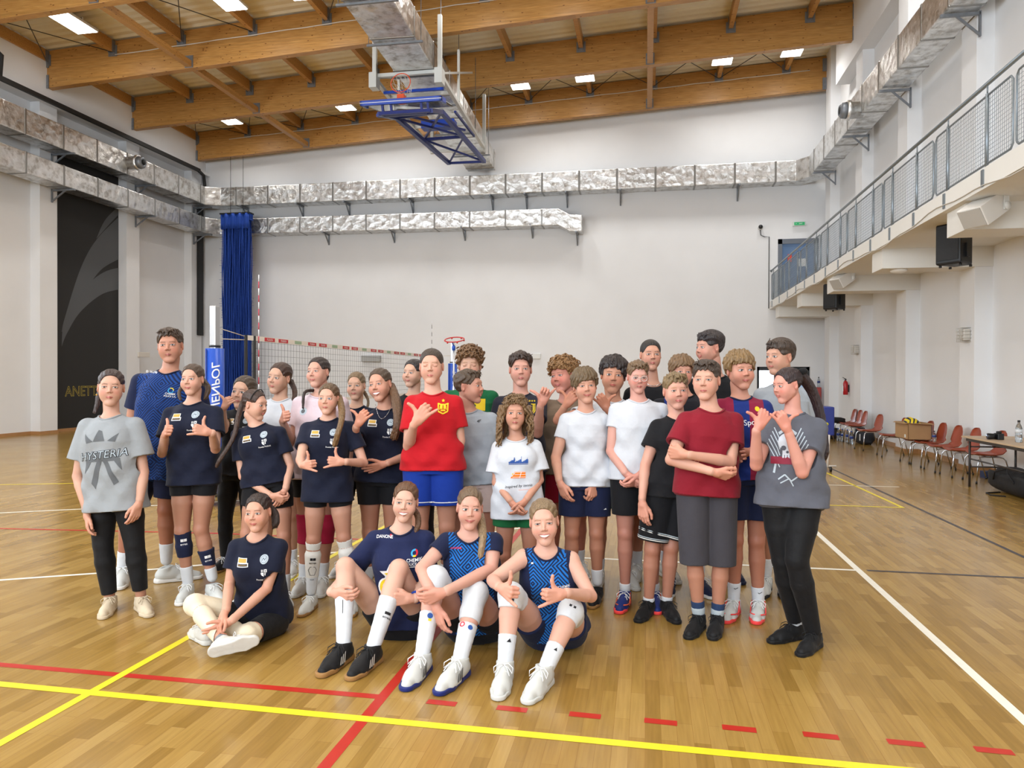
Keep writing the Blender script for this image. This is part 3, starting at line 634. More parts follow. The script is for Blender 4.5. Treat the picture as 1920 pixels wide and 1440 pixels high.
# fire extinguisher
e = empty('fire_extinguisher', (XR-.11, 22.6, 1.15)); e.scale = (.72,)*3; T(e, 'red fire extinguisher hung on the right wall', 'extinguisher')
rm = mat('signal_red', (176, 24, 30), .3); mb = MB(); mb.lathe((0, 0, 0), [(.08, 0), (.095, .02), (.095, .46), (.07, .53), (.03, .56), (.03, .6)], 20); mb.build('tank', rm, e)
mb = MB(); mb.box((-.03, -.03, .58), (.03, .03, .64)); mb.bar((0, 0, .64), (-.12, -.03, .7), .02, .02); mb.bar((0, 0, .62), (-.12, -.03, .63), .02, .015); mb.tube([(0, .03, .6), (-.02, .11, .56), (-.02, .12, .3), (-.02, .11, .12)], .012, 6); mb.build('valve_and_hose', blackp, e)
mb = MB(); mb.box((-.097, -.05, .14), (-.093, .05, .36)); mb.build('label', whitep, e); mb = MB(); mb.box((.08, -.04, .1), (.13, .04, .4)); mb.build('wall_bracket', blackp, e)
mb = MB(); mb.box((XR-.01, 21.9, 2.15), (XR-.002, 21.96, 2.28)); T(mb.build('small_sticker', mat('dark_sign', (60, 50, 44), .6)), 'tiny dark sign on the wall above the extinguisher', 'sign')
# red cabinet + bottle
mb = MB(); mb.box((5.24, 24.7, 0), (5.48, 24.95, 1.34)); o = mb.build('red_cabinet', mat('cabinet_red', (170, 66, 64), .45), bevel=.01); T(o, 'narrow tall red cabinet in the corner by the back wall', 'cabinet')
mb = MB(); mb.box((5.27, 24.69, .04), (5.45, 24.7, 1.3)); mb.build('door', mat('cabinet_red_front', (182, 76, 74), .4), o); mb = MB(); mb.box((5.42, 24.67, .65), (5.435, 24.69, .75)); mb.build('handle', chrome, o)
bottle((5.42, 24.82, 1.34), .33, .045, 'clear bottle standing on top of the red cabinet', True)
# blue wheeled board
e = empty('wheeled_board', (3.1, 13.6, 0)); T(e, 'blue padded board on a white frame with castors', 'trolley'); wf = mat('white_frame', (222, 216, 212), .4)
mb = MB(); mb.box((-.09, -.16, .62), (.1, .3, 1.12)); mb.build('blue_pad', mat('pad_blue', (34, 50, 128), .4), e, bevel=.02)
mb = MB(); mb.lathe((-.03, -.162, .82), [(.03, 0), (.03, -.004)], 16, 0, 'y'); mb.build('yellow_dot', mat('dot_yellow', (220, 210, 30), .5), e)
mb = MB()
for y in (-.2, .35): mb.tube([(-.02, y, .08), (0, y, .64)], .02, 8)
mb.tube([(-.16, -.2, .1), (.12, -.2, .1)], .018, 6); mb.tube([(-.02, -.2, .1), (-.02, .35, .1)], .018, 6); mb.build('frame', wf, e)
for i, (x, y) in enumerate(((-.13, -.25), (.03, -.2), (.02, .38))):
    mb = MB(); mb.lathe((x, y, .045), [(.02, -.015), (.045, -.015), (.045, .015), (.02, .015)], 16, 0, 'x'); mb.build('castor', blackp, e)
# speakers and spots
def speaker(loc, rz, lab):
    e = empty('loudspeaker', loc, rz); T(e, lab, 'loudspeaker', 'black loudspeakers under the gallery'); w, d, h = .19, .19, .6
    poly = [(-w, -d), (w, -d), (w*.75, d), (-w*.75, d)]
    mb = MB(); vs = [(x, y, z) for z in (0, h) for x, y in poly]; mb.add(vs, [(0, 3, 2, 1), (4, 5, 6, 7), (0, 1, 5, 4), (1, 2, 6, 5), (2, 3, 7, 6), (3, 0, 4, 7)]); mb.build('cabinet', mat('speaker_black', (20, 22, 26), .5), e, bevel=.03)
    mb = MB(); mb.box((-w+.03, -d-.012, .06), (w-.03, -d, h-.06)); mb.build('grille', mat('grille_black', (12, 13, 16), .55, bump=.4, bscale=200), e)
    mb = MB(); mb.box((-.04, -.04, h-.05), (.04, .04, h+.0)); mb.box((-.12, -.03, h), (.12, .03, h+.03)); mb.build('ceiling_mount', steel, e)
    mb = MB(); mb.box((w*.9, -.06, .1), (w+.015, .02, .3)); mb.build('socket_panel', blackp, e)
    mb = MB()
    for x in (-.15, .15):
        for y in (-.12, .12): mb.lathe((x, y, -.03), [(.02, 0), (.02, .03)], 10)
    mb.build('rubber_feet', blackp, e)
speaker((4.45, 11.75, 3.28), math.radians(-52), 'nearer black loudspeaker hanging under the gallery'); speaker((4.3, 18.1, 3.22), math.radians(-52), 'farther black loudspeaker hanging under the gallery')
def spot(loc, lab, sc=1.):
    e = empty('floodlight', loc, math.radians(28)); e.scale = (sc,)*3; T(e, lab, 'floodlight', 'white box floodlights on the gallery beams'); M = Matrix.Rotation(math.radians(-32), 4, 'Y')
    mb = MB(); mb.box((-.28, -.17, -.13), (.14, .17, .13), 0, M); mb.build('housing', mat('spot_white', (220, 216, 210), .5), e, bevel=.01)
    mb = MB(); mb.box((-.29, -.155, -.115), (-.28, .155, .115), 0, M); mb.build('front_glass', mat('spot_glass', (176, 172, 166), .3), e)
    mb = MB(); mb.box((.06, -.19, -.05), (.14, -.175, .4)); mb.box((.06, .175, -.05), (.14, .19, .4)); mb.box((.02, -.19, .28), (.18, .19, .42)); mb.lathe((.1, -.19, .0), [(.05, 0), (.05, -.02)], 14, 0, 'y'); mb.build('mount', whitep, e)
q1, q2 = hit(1850, 390, 1, 10.1), hit(1583, 522, 1, 16.85)
spot((float(q1[0]), 10.1, float(q1[2])), 'nearer white box floodlight on a gallery beam'); spot((float(q2[0]), 16.85, float(q2[2])), 'farther white box floodlight on a gallery beam', .9)
mb = MB(); mb.lathe((4.35, 13.9, 3.5), [(.14, .03), (.13, 0), (.06, -.03)], 20); T(mb.build('soffit_lamp', mat('opal', (232, 228, 220), .3)), 'round opal lamp under a gallery beam', 'lamp')
wg = mat('wire_guard', (205, 202, 195), .4)
for x, y, z, lab in ((XRF, 13.95, 2.38, 'nearer wall lamp with wire guard on a right pilaster'), (XRF, 20.7, 2.38, 'farther wall lamp with wire guard on a right pilaster')):
    e = empty('wall_lamp', (x, y, z)); T(e, lab, 'lamp', 'guarded lamps on the right wall'); mb = MB(); mb.box((-.12, -.1, -.1), (0, .1, .1)); mb.build('lamp_body', mat('lamp_body', (206, 200, 190), .4), e, bevel=.02)
    mb = MB()
    for k in range(5):
        t = -.1+.05*k; mb.tube([(0, t, -.12), (-.15, t, -.12), (-.15, t, .12), (0, t, .12)], .005, 4)
    for t in (-.06, 0, .06): mb.tube([(0, -.12, t), (-.15, -.12, t), (-.15, .12, t), (0, .12, t)], .005, 4)
    mb.build('wire_guard', wg, e)
mb = MB(); mb.box((XLF, 21.3, 2.26), (XLF+.05, 21.85, 2.42)); T(mb.build('wall_box', mat('cable_box', (222, 216, 206), .5), bevel=.01), 'small cream cable box low on the left wall pilaster', 'box')
mb = MB(); mb.box((XLF+.04, 22.0, .35), (XLF+.24, 22.5, .5)); mb.box((-.5, YB-.05, 2.12), (-.25, YB, 2.3)); 
bpy.data.meshes.remove(bpy.data.meshes.new('x'))
mb = MB(); c = hit(1006, 668, 1, YB-.02); mb.box((c[0]-.14, YB-.06, c[2]-.09), (c[0]+.14, YB, c[2]+.09)); T(mb.build('socket_box', whitep, bevel=.01), 'small white box on the back wall behind the boys', 'box')
mb = MB(); c = hit(697, 672, 1, YB-.02); mb.box((c[0]-.35, YB-.16, c[2]-.12), (c[0]+.35, YB, c[2]+.1)); T(mb.build('grey_vent', mat('vent_grey', (170, 170, 168), .5), bevel=.01), 'grey wall vent seen through the volleyball net', 'vent')
# blue curtain net bundled by the back left corner
nb = mat('net_blue', (18, 66, 160), .7); e = empty('divider_net', (-14.2, 24.0, 0)); T(e, 'bunched blue divider net hanging in the far left corner', 'net')
mb = MB(); c0 = hit(421, 420, 1, 24.1); c1 = hit(473, 420, 1, 24.1); w0, w1 = float(c0[0])+14.2, float(c1[0])+14.2
r = np.random.RandomState(3); n = 70
for k in range(n):
    x = w0+(w1-w0)*(k+.5)/n+r.randn()*.008; y = .1*math.sin(k*1.9)+r.randn()*.03
    mb.tube([(x+.02*math.sin(z*1.7+k), y+.03*math.sin(z*1.1+k*2), z) for z in np.arange(0.02, 7.3, .35)]+[(x, y, 7.4)], .0165, 4, cap=False)
z = .1
while z < 7.35:
    ph = r.rand()*6; mb.tube([(w0-.05+(w1-w0+.1)*k/16, .14*math.sin(k*1.4+ph)-.02, z+.03*math.sin(k*.9+ph)) for k in range(17)], .006, 3, cap=False); z += .085
o = mb.build('mesh_folds', nb, e)
mb = MB()
for k in range(26): mb.tube([(w0+(w1-w0)*(k+.5)/26, -.12+.03*math.sin(k), z_) for z_ in (6.9, 7.1, 7.3, 7.44)], .03, 5)
mb.box((w0-.03, -.1, 7.2), (w1+.03, .1, 7.42)); mb.build('gathered_top', nb, e)
mb = MB(); K_ = 60; vs = [(w0+(w1-w0)*k/K_, .06+.05*math.sin(k*.9)+.03*math.sin(k*.37+z*1.3), z) for z in np.arange(.02, 7.45, .25) for k in range(K_+1)]; nz_ = len(vs)//(K_+1)
mb.add(vs, [(i*(K_+1)+k, i*(K_+1)+k+1, (i+1)*(K_+1)+k+1, (i+1)*(K_+1)+k) for i in range(nz_-1) for k in range(K_)], 0, True); mb.build('inner_layers', nb, e)
mb = MB(); mb.box((w0-.04, -.16, 7.42), (w1+.04, .14, 7.47)); mb.tube([(w0+.3, 0, 7.45), (w0+.3, 0, 9.5)], .01, 4); mb.tube([(w1-.3, 0, 7.45), (w1-.3, 0, 9.5)], .01, 4); mb.build('hanging_bar', blackp, e)
# volleyball posts and net
alu = mat('aluminium', (200, 202, 206), .3, .8); pb = mat('post_padding_blue', (8, 72, 178), .35)
def post(loc, lab):
    e = empty('volleyball_post', loc); T(e, lab, 'post')
    mb = MB(); mb.box((-.045, -.06, 0), (.045, .06, 2.56)); mb.build('pole', alu, e, bevel=.015)
    mb = MB(); mb.lathe((0, 0, 0), [(.075, 2.0), (.075, 2.03)], 18); mb.build('collar', blackp, e)
    mb = MB(); mb.tube([(0, 0, .06), (0, 0, 1.985)], .12, 20); o = mb.build('padding', pb, e)
    mb = MB(); mb.tube([(-.05, -.12, .1), (-.05, -.12, 1.97)], .01, 6); mb.build('padding_seam', mat('seam_blue', (4, 46, 130), .5), o)
    # white lettering wraps the pad
    v, f = dense(*text2d('JENPOL', .19, .010, .2), .02)
    vs = []
    for a, b in v:
        # rotated 90 deg, letters run up the pad
        zz = 1.50+a*.92; ang = b/.12; vs.append((.124*math.sin(.62+ang*.75), -.124*math.cos(.62+ang*.75), zz))
    mb = MB(); mb.add(vs, f); mb.build('lettering', mat('white_ink', (240, 240, 240), .5), o)
    mb = MB(); mb.bar((0, -.3, .06), (0, .3, .06), .1, .06); mb.bar((-.35, 0, .06), (.2, 0, .06), .1, .06); mb.build('base_plate', blackp, e)
    return e
NX = -5.6; py1 = 8.95; p1 = post((-5.72, py1, 0), 'near volleyball post with lettered blue padding')
p2 = post((-5.1, 18.9, 0), 'far volleyball post with blue padding behind the boys')
e = empty('volleyball_net', (NX, 14, 0)); T(e, 'volleyball net with red and white advertising tape', 'net')
ya, yb = 9.75, 18.75; top, bot = 2.2, 1.22
def nx(y): return NX+.02-(y-9.5)*0+(.0)
mb = MB(); n = int((yb-ya)/.1)
for k in range(n+1):
    y = ya+(yb-ya)*k/n-14; mb.tube([(0, y, bot), (0, y, top-.06)], .0022, 3, cap=False)
z = bot
while z <= top-.06: mb.tube([(0, ya-14, z), (0, yb-14, z)], .0022, 3, cap=False); z += .1
mb.build('mesh', mat('net_cord', (40, 40, 44), .7), e)
mb = MB(); mb.box((-.004, ya-.25-14, top-.07), (.004, yb+.2-14, top)); mb.box((-.004, ya-14, bot-.05), (.004, yb-14, bot+.01)); o = mb.build('white_tape', mat('tape_white', (228, 222, 216), .6), e)
y = ya-14+.28; wt = MB()
tv, tf_ = text2d('PLUSLIGA', .045, .004)
while y < yb-14-.4:
    for q in (0, .42):
        rd = MB(); rd.box((-.008, y+q, top-.062), (.008, y+q+.3, top-.008)); rd.build('red_advert', mat('advert_red', (190, 40, 56), .6), o)
        wt.add([(.010, y+q+.15+a*.9, top-.036+b) for a, b in tv], tf_)
    gr = MB(); gr.box((-.006, y+.95, top-.06), (.007, y+1.18, top-.01)); gr.build('green_advert', mat('advert_green', (150, 176, 150), .6), o); y += 1.42
wt.build('advert_lettering', mat('white_ink', (240, 240, 240), .5), o)
mb = MB(); mb.box((-.01, ya-.26-14, 1.05), (.01, ya-.2-14, top)); mb.box((-.01, ya-.03-14, bot), (.012, ya+.02-14, top)); mb.build('side_strap', blackp, e)
mb = MB(); mb.tube([(0, ya-.25-14, top-.02), (-.1, py1+.1-14, 2.26)], .006, 5); mb.tube([(0, ya-.25-14, top-.07), (-.1, py1+.1-14, 2.12)], .006, 5); mb.tube([(.0, ya-.25-14, 1.15), (-.1, py1+.1-14, 1.1)], .005, 5); mb.tube([(0, yb+.2-14, top-.02), (.5, 18.9-14, 2.2)], .006, 5); mb.build('tension_rope', mat('rope', (214, 204, 190), .7), e)
for y, lab in ((ya+.1, 'near red and white antenna rising above the net'), (yb-.15, 'far thin antenna rising above the net')):
    mb = MB()
    for k in range(18): mb.lathe((NX+.012, y, 1.3+.1*k), [(.008 if y < 12 else .006, 0), (.008 if y < 12 else .006, .1)], 6, k % 2)
    T(mb.build('net_antenna', [mat('antenna_red', (196, 60, 84), .5), mat('antenna_white', (226, 226, 230), .5)] if y < 12 else [blackp, mat('antenna_white', (226, 226, 230), .5)]), lab, 'antenna')
# wheeled bases seen between legs
for loc, lab in (((-6.95, 9.3, 0), 'castored dark base left of the tall man'), ((-5.25, 8.3, 0), 'castored base under the near volleyball post')):
    e = empty('castor_base', loc); T(e, lab, 'trolley'); mb = MB(); mb.box((-.25, -.1, .16), (.25, .4, .24)); mb.build('platform', mat('purple_black', (40, 36, 60), .5), e)
    for x in (-.1, .12):
        mb = MB(); mb.lathe((x, -.02, .06), [(.02, -.02), (.06, -.02), (.06, .02), (.02, .02)], 16, 0, 'x'); mb.build('castor', blackp, e)
        mb = MB(); mb.box((x-.03, -.05, .06), (x+.03, .03, .16)); mb.build('fork', chrome, e)
# mini hoop on stand
bx, by = -3.55, 13.2; e = empty('training_hoop', (bx, by, 0)); T(e, 'small red training hoop on a thin pole behind the curly boy', 'hoop')
c = P(852, 643, 13.4); zz = float(c[2]); e.location = (float(c[0]), float(c[1]), 0)
mb = MB(); n = 24; mb.tube([(.18*math.cos(2*math.pi*k/n), .18*math.sin(2*math.pi*k/n), zz+.06+.055*math.sin(2*math.pi*k/n)) for k in range(n)], .011, 6, closed=True)
for k in range(6): a = k*1.05; mb.sph((.18*math.cos(a), .18*math.sin(a), zz+.045+.055*math.sin(a)), .018, 8)
mb.build('ring', mat('hoop_red', (186, 36, 36), .4), e); mb = MB(); mb.tube([(0, 0, 0), (0, -.05, zz-.1)], .018, 8); mb.build('pole', alu, e); mb = MB(); mb.lathe((0, -.05, zz-.14), [(.03, 0), (.035, .06), (.02, .1)], 12); mb.tube([(0, -.05, zz-.06), (0, -.14, zz)], .012, 6); mb.build('collar', pb, e)
mb = MB(); mb.lathe((0, 0, 0), [(.25, 0), (.25, .05), (.05, .08)], 20); mb.build('foot', blackp, e)
# folded basketball backboard under the ceiling
bb = mat('truss_blue', (24, 40, 112), .4, .2); bt = mat('pad_bright_blue', (14, 62, 170), .4); wgr = mat('hoist_white', (205, 206, 202), .45, .2)
e = empty('ceiling_basketball_hoop', (-5.7, 19, 8.6)); T(e, 'ceiling mounted basketball hoop folded up on a blue truss', 'basketball hoop')
def ch(o): o.parent = e; o.matrix_parent_inverse = Matrix.Translation(-e.location); return o
def q(u, v, d): return [float(t) for t in P(u, v, d)]
A = q(676, 196, 16.2); B_ = q(821, 188, 16.2); z = (A[2]+B_[2])/2; bxl, bxr, byn = A[0], A[0]+1.8, A[1]+.1
mb = MB(); th = .05; dd = 1.05; tilt = math.radians(11)
M = Matrix.Translation((bxl, byn, z)) @ Matrix.Rotation(tilt, 4, 'X')
mb.box((0, 0, 0), (1.8, dd, .02), 0, M); ch(mb.build('glass_board', mat('board_glass', (190, 196, 200), .08, trans=.7)))
mb = MB(); mb.box((-.04, -.05, -.05), (1.84, .03, .06), 0, M); mb.box((-.04, -.05, -.05), (.02, .35, .06), 0, M); mb.box((1.78, -.05, -.05), (1.84, .35, .06), 0, M); ch(mb.build('edge_padding', bt, bevel=.01))
mb = MB(); mb.box((-.045, -.056, .0), (1.845, -.05, .012), 0, M)
for a, b in (((0, .3, .0), (.05, dd, .03)), ((1.75, .3, 0), (1.8, dd, .03)), ((0, dd-.05, 0), (1.8, dd, .03)), ((.6, .15, .021), (.65, .6, .026)), ((1.15, .15, .021), (1.2, .6, .026)), ((.6, .6, .021), (1.2, .65, .026))): mb.box(a, b, 0, M)
ch(mb.build('white_border', whitep))
om = mat('ring_orange', (222, 84, 40), .4); cxr = bxl+.86; zr = z+.22; 
mb = MB(); mb.box((cxr-.08, byn+.08, z+.02), (cxr+.08, byn+.24, z+.2)); n = 28; Rz = .225; C0 = Vector((cxr, byn+.1, z+.45))
mb.tube([C0+Vector((Rz*math.cos(2*math.pi*k/n), .05*math.sin(2*math.pi*k/n), Rz*math.sin(2*math.pi*k/n))) for k in range(n)], .011, 6, closed=True)
ch(mb.build('ring', om)); mb = MB()
for k in range(12):
    for s in (-1, 1):
        pts = []
        for j in range(6):
            t = j/5; a = 2*math.pi*(k/12+s*t*.13); rr_ = Rz*(1-.45*t); pts.append(C0+Vector((rr_*math.cos(a), .05*math.sin(a)+.38*t, rr_*math.sin(a)-.06*t)))
        mb.tube(pts, .005, 4, cap=False)
ch(mb.build('net', mat('net_white', (222, 218, 210), .7)))
# truss
def X3(u, v, d): return Vector(q(u, v, d))
Fl, Fr = X3(842, 306, 20.8), X3(908, 303, 20.8); Nl, Nr = X3(745, 222, 17.4), X3(828, 210, 17.4); Bl, Br = X3(708, 216, 16.6), X3(800, 210, 16.6)
Ml, Mr = X3(795, 262, 19.2), X3(870, 256, 19.2)
mb = MB(); 
for a, b, w in ((Nl, Fl, .1), (Nr, Fr, .1), (Bl, Br, .1), (Bl, Nl, .07), (Br, Nr, .1), (Nl, Mr, .05), (Nl, Nr, .05), (Ml, Mr, .07), (Ml, Fr, .045), (Fl, Mr, .04), (Fl, Fr, .06), (Ml, Nr, .05), (Nl+Vector((0, 0, .12)), Mr+Vector((0, .1, .2)), .05), (Nr+Vector((.25, .3, .1)), Mr+Vector((.2, .3, .1)), .05)): mb.bar(a, b, w, w)
for x in (.45, .65, 1.35, 1.5): mb.bar((bxl+x, byn+.05, z-.02), (bxl+x, byn+.12, z-.2), .05, .05)
mb.bar((bxl+.35, byn+.12, z-.2), (bxl+1.55, byn+.12, z-.2), .07, .07); mb.bar((bxl+1.55, byn+.12, z-.2), Nr, .09, .09); mb.bar((bxl+.35, byn+.12, z-.2), Nl, .09, .09)
ch(mb.build('truss', bb))
mb = MB(); S0 = X3(720, 122, 17.0); S1 = X3(806, 85, 17.0)
for x in (-6.3, -4.72):
    mb.bar((x, 16.3, 9.95), (x, 16.3, 8.5), .09, .09); mb.bar((x, 20.95, 9.9), (x, 20.95, 8.25), .09, .09); mb.bar((x, 16.3, 8.6), (x, 20.95, 8.35), .09, .09); mb.bar((x, 18, 9.9), (x, 18, 8.6), .06, .06)
    mb.box((x-.09, 16.15, 8.35), (x+.09, 16.4, 8.7)); mb.bar((x, 16.3, 8.62), (x, 19.4, 9.9), .05, .05)
for y, zq in ((16.3, 8.66), (17.3, 8.55), (19.2, 8.45), (20.9, 8.3)): mb.bar((-6.3, y, zq), (-4.72, y, zq), .08, .08)
ch(mb.build('support_frame', wgr)); mb = MB(); mb.bar((-6.3, 16.9, 8.5), (-4.8, 16.9, 8.5), .06, .06); ch(mb.build('winch_bar', bt)); mb = MB(); mb.box((-5.9, 18.6, 8.2), (-5.0, 18.9, 8.4)); ch(mb.build('winch_box', bt))
# ================= PEOPLE: one continuous skin surface each, clothes and hair as parts =================
F4 = np.float32
def nz(v): v = np.asarray(v, float); return v/(np.linalg.norm(v)+1e-12)
class Vol:
    def __init__(s, lo, hi, h):
        s.lo = np.array(lo, float); s.h = h; s.n = np.maximum(np.ceil((np.array(hi)-s.lo)/h).astype(int)+1, 4)
        s.ax = [(s.lo[i]+h*np.arange(s.n[i])).astype(F4) for i in range(3)]; s.D = np.full(tuple(s.n), 9, F4)
    def sub(s, lo, hi):
        a = np.clip(np.floor((np.array(lo)-s.lo)/s.h).astype(int), 0, s.n); b = np.clip(np.ceil((np.array(hi)-s.lo)/s.h).astype(int)+1, 0, s.n)
        if (b <= a).any(): return None
        sl = tuple(slice(int(i), int(j)) for i, j in zip(a, b))
        return sl, s.ax[0][sl[0]][:, None, None], s.ax[1][sl[1]][None, :, None], s.ax[2][sl[2]][None, None, :]
    def comb(s, sl, d, k, op):
        D = s.D[sl]
        if op == 'u':
            if k > 0:
                h = np.clip(.5+.5*(D-d)/k, 0, 1); s.D[sl] = D+(d-D)*h-k*h*(1-h)
            else: s.D[sl] = np.minimum(D, d)
        elif op == 's':
            if k > 0:
                h = np.clip(.5-.5*(D+d)/k, 0, 1); s.D[sl] = D+(-d-D)*h+k*h*(1-h)
            else: s.D[sl] = np.maximum(D, -d)
    def cone(s, a, b, ra, rb, k=.01, op='u', cut=None):
        a = np.asarray(a, float); b = np.asarray(b, float); m = max(ra, rb)+max(k, .004)+2*s.h
        q = s.sub(np.minimum(a, b)-m, np.maximum(a, b)+m)
        if q is None: return
        sl, X, Y, Z = q; u = b-a; L2 = float(u@u)+1e-9
        px, py, pz = X-F4(a[0]), Y-F4(a[1]), Z-F4(a[2])
        tr = (px*F4(u[0])+py*F4(u[1])+pz*F4(u[2]))/F4(L2); t = np.clip(tr, 0, 1)
        d = np.sqrt((px-t*F4(u[0]))**2+(py-t*F4(u[1]))**2+(pz-t*F4(u[2]))**2)-(F4(ra)+t*F4(rb-ra))
        if cut is not None: d = np.maximum(d, (tr-F4(cut))*F4(math.sqrt(L2)))
        s.comb(sl, d.astype(F4), k, op)
    def ell(s, c, r, k=.01, op='u', R=None):
        c = np.asarray(c, float); m = max(r)+max(k, .004)+2*s.h; q = s.sub(c-m, c+m)
        if q is None: return
        sl, X, Y, Z = q; x, y, z = X-F4(c[0]), Y-F4(c[1]), Z-F4(c[2])
        if R is not None: x, y, z = [x*F4(R[i][0])+y*F4(R[i][1])+z*F4(R[i][2]) for i in range(3)]
        q1 = np.sqrt((x/F4(r[0]))**2+(y/F4(r[1]))**2+(z/F4(r[2]))**2); q2 = np.sqrt((x/F4(r[0]**2))**2+(y/F4(r[1]**2))**2+(z/F4(r[2]**2))**2)+F4(1e-6)
        s.comb(sl, (q1*(q1-1)/q2).astype(F4), k, op)
    def loft(s, A, B, r, f, T, Wd, Dp, Cy, k=.03, lo=None, hi=None, ex=2.4, op='u', wr=None):
        A = np.asarray(A, float); B = np.asarray(B, float); u = B-A; L = float(np.linalg.norm(u)); u = u/L; m = max(Wd)+.05
        a = A+u*T[0]*L; b = A+u*T[-1]*L; q = s.sub(np.minimum(a, b)-m, np.maximum(a, b)+m)
        if q is None: return
        sl, X, Y, Z = q; px, py, pz = X-F4(A[0]), Y-F4(A[1]), Z-F4(A[2])
        t = (px*F4(u[0])+py*F4(u[1])+pz*F4(u[2]))/F4(L); x = px*F4(r[0])+py*F4(r[1])+pz*F4(r[2]); y = px*F4(f[0])+py*F4(f[1])+pz*F4(f[2])
        w = np.interp(t, T, Wd).astype(F4); d = np.interp(t, T, Dp).astype(F4); c = np.interp(t, T, Cy).astype(F4)
        if wr is not None:
            a_, ph = wr; e = a_*(np.sin(t*22+x*30+ph)*np.sin(x*23-ph)+.8*np.sin(t*13-x*38+2*ph)+.7*np.sin(y*40+t*17+ph)*np.cos(x*17+ph)).astype(F4)*np.clip(1.15-t, .15, 1).astype(F4)
            w = w+e; d = d+e
        q_ = ((np.abs(x)/w)**ex+(np.abs(y-c)/d)**ex)**(1/ex)
        dd = (q_-1)*np.minimum(w, d)*F4(.9)
        t0 = T[0] if lo is None else lo; t1 = T[-1] if hi is None else hi
        dd = np.maximum(dd, np.maximum((F4(t0)-t)*F4(L), (t-F4(t1))*F4(L)))
        s.comb(sl, dd.astype(F4), k, op)
    def plane(s, p, n):   # keep the side where (x-p).n < 0
        X, Y, Z = s.ax[0][:, None, None], s.ax[1][None, :, None], s.ax[2][None, None, :]
        s.D = np.maximum(s.D, ((X-F4(p[0]))*F4(n[0])+(Y-F4(p[1]))*F4(n[1])+(Z-F4(p[2]))*F4(n[2])).astype(F4))
    def mesh(s):
        D = s.D; ins = D < 0; nx, ny, nz_ = D.shape
        C8 = [(i, j, k) for i in (0, 1) for j in (0, 1) for k in (0, 1)]
        def sh(A, o): return A[o[0]:nx-1+o[0], o[1]:ny-1+o[1], o[2]:nz_-1+o[2]]
        cnt = np.zeros((nx-1, ny-1, nz_-1), np.int8)
        for o in C8: cnt += sh(ins, o)
        m = (cnt > 0) & (cnt < 8); I = np.argwhere(m)
        if len(I) == 0: return np.zeros((0, 3)), np.zeros((0, 4), int)
        ids = np.full(m.shape, -1, np.int32); ids[m] = np.arange(len(I), dtype=np.int32)
        acc = np.zeros((len(I), 3)); num = np.zeros(len(I))
        val = {o: D[I[:, 0]+o[0], I[:, 1]+o[1], I[:, 2]+o[2]].astype(float) for o in C8}
        for o in C8:
            for a in range(3):
                if o[a] == 0:
                    p = list(o); p[a] = 1; p = tuple(p); va, vb = val[o], val[p]; c = (va < 0) != (vb < 0)
                    t = np.where(c, va/np.where(c, va-vb, 1), 0); pos = np.repeat(np.array([o], float), len(I), 0); pos[:, a] = t
                    acc += np.where(c[:, None], pos, 0); num += c
        V = s.lo+s.h*(I+acc/num[:, None]); Fs = []
        for a in range(3):
            b, c = (a+1) % 3, (a+2) % 3
            s0 = [slice(1, -1)]*3; s0[a] = slice(0, D.shape[a]-1); s1 = [slice(1, -1)]*3; s1[a] = slice(1, D.shape[a])
            A0, A1 = ins[tuple(s0)], ins[tuple(s1)]; E = np.argwhere(A0 != A1)
            if len(E) == 0: continue
            flip = A0[tuple(E.T)]; E = E+1; E[:, a] -= 1
            def g(db, dc):
                J = E.copy(); J[:, b] += db; J[:, c] += dc; return ids[J[:, 0], J[:, 1], J[:, 2]]
            q = np.stack([g(-1, -1), g(0, -1), g(0, 0), g(-1, 0)], 1); q[~flip] = q[~flip][:, ::-1]; Fs.append(q)
        return V, np.concatenate(Fs)
def npmesh(name, V, Fq, m, parent, col=None, M=None):
    me = bpy.data.meshes.new(name); nv, nf = len(V), len(Fq)
    me.vertices.add(nv); me.vertices.foreach_set('co', np.asarray(V, F4).ravel()); me.loops.add(nf*4); me.loops.foreach_set('vertex_index', np.asarray(Fq, np.int32).ravel())
    me.polygons.add(nf); me.polygons.foreach_set('loop_start', np.arange(0, nf*4, 4, dtype=np.int32)); me.polygons.foreach_set('use_smooth', np.ones(nf, bool))
    if col is not None:
        c4 = np.ones((nv, 4), F4); c4[:, :3] = col; a = me.color_attributes.new('Col', 'FLOAT_COLOR', 'POINT'); a.data.foreach_set('color', c4.ravel())
    me.update(); me.validate(); me.materials.append(m); o = bpy.data.objects.new(name, me); COL.objects.link(o)
    if parent is not None: o.parent = parent
    if M is not None: o.matrix_basis = M
    return o
def lin(c): return np.array(srgb(c))
SKIN = mat('skin', (224, 180, 156), .5, attr='Col', bump=.04, bscale=180, sss=.12, spec=.35)
def fabric(name, c, rough=.85, bump=.7, bs=5, sheen=.05, var=.04): return mat('fabric_'+name, c, rough, bump=bump, bscale=bs, var=var, vscale=6, sheen=sheen, spec=.25)
def hairmat(c):
    return mat('hair_%d_%d_%d' % c, tuple(x_*.82 for x_ in c), .40, bump=.8, bscale=14, var=.5, vscale=20, stretch=(10, 10, .7), spec=.45)
FING = [(.029, .083, .070), (.0098, .088, .078), (-.0098, .084, .072), (-.028, .074, .056)]
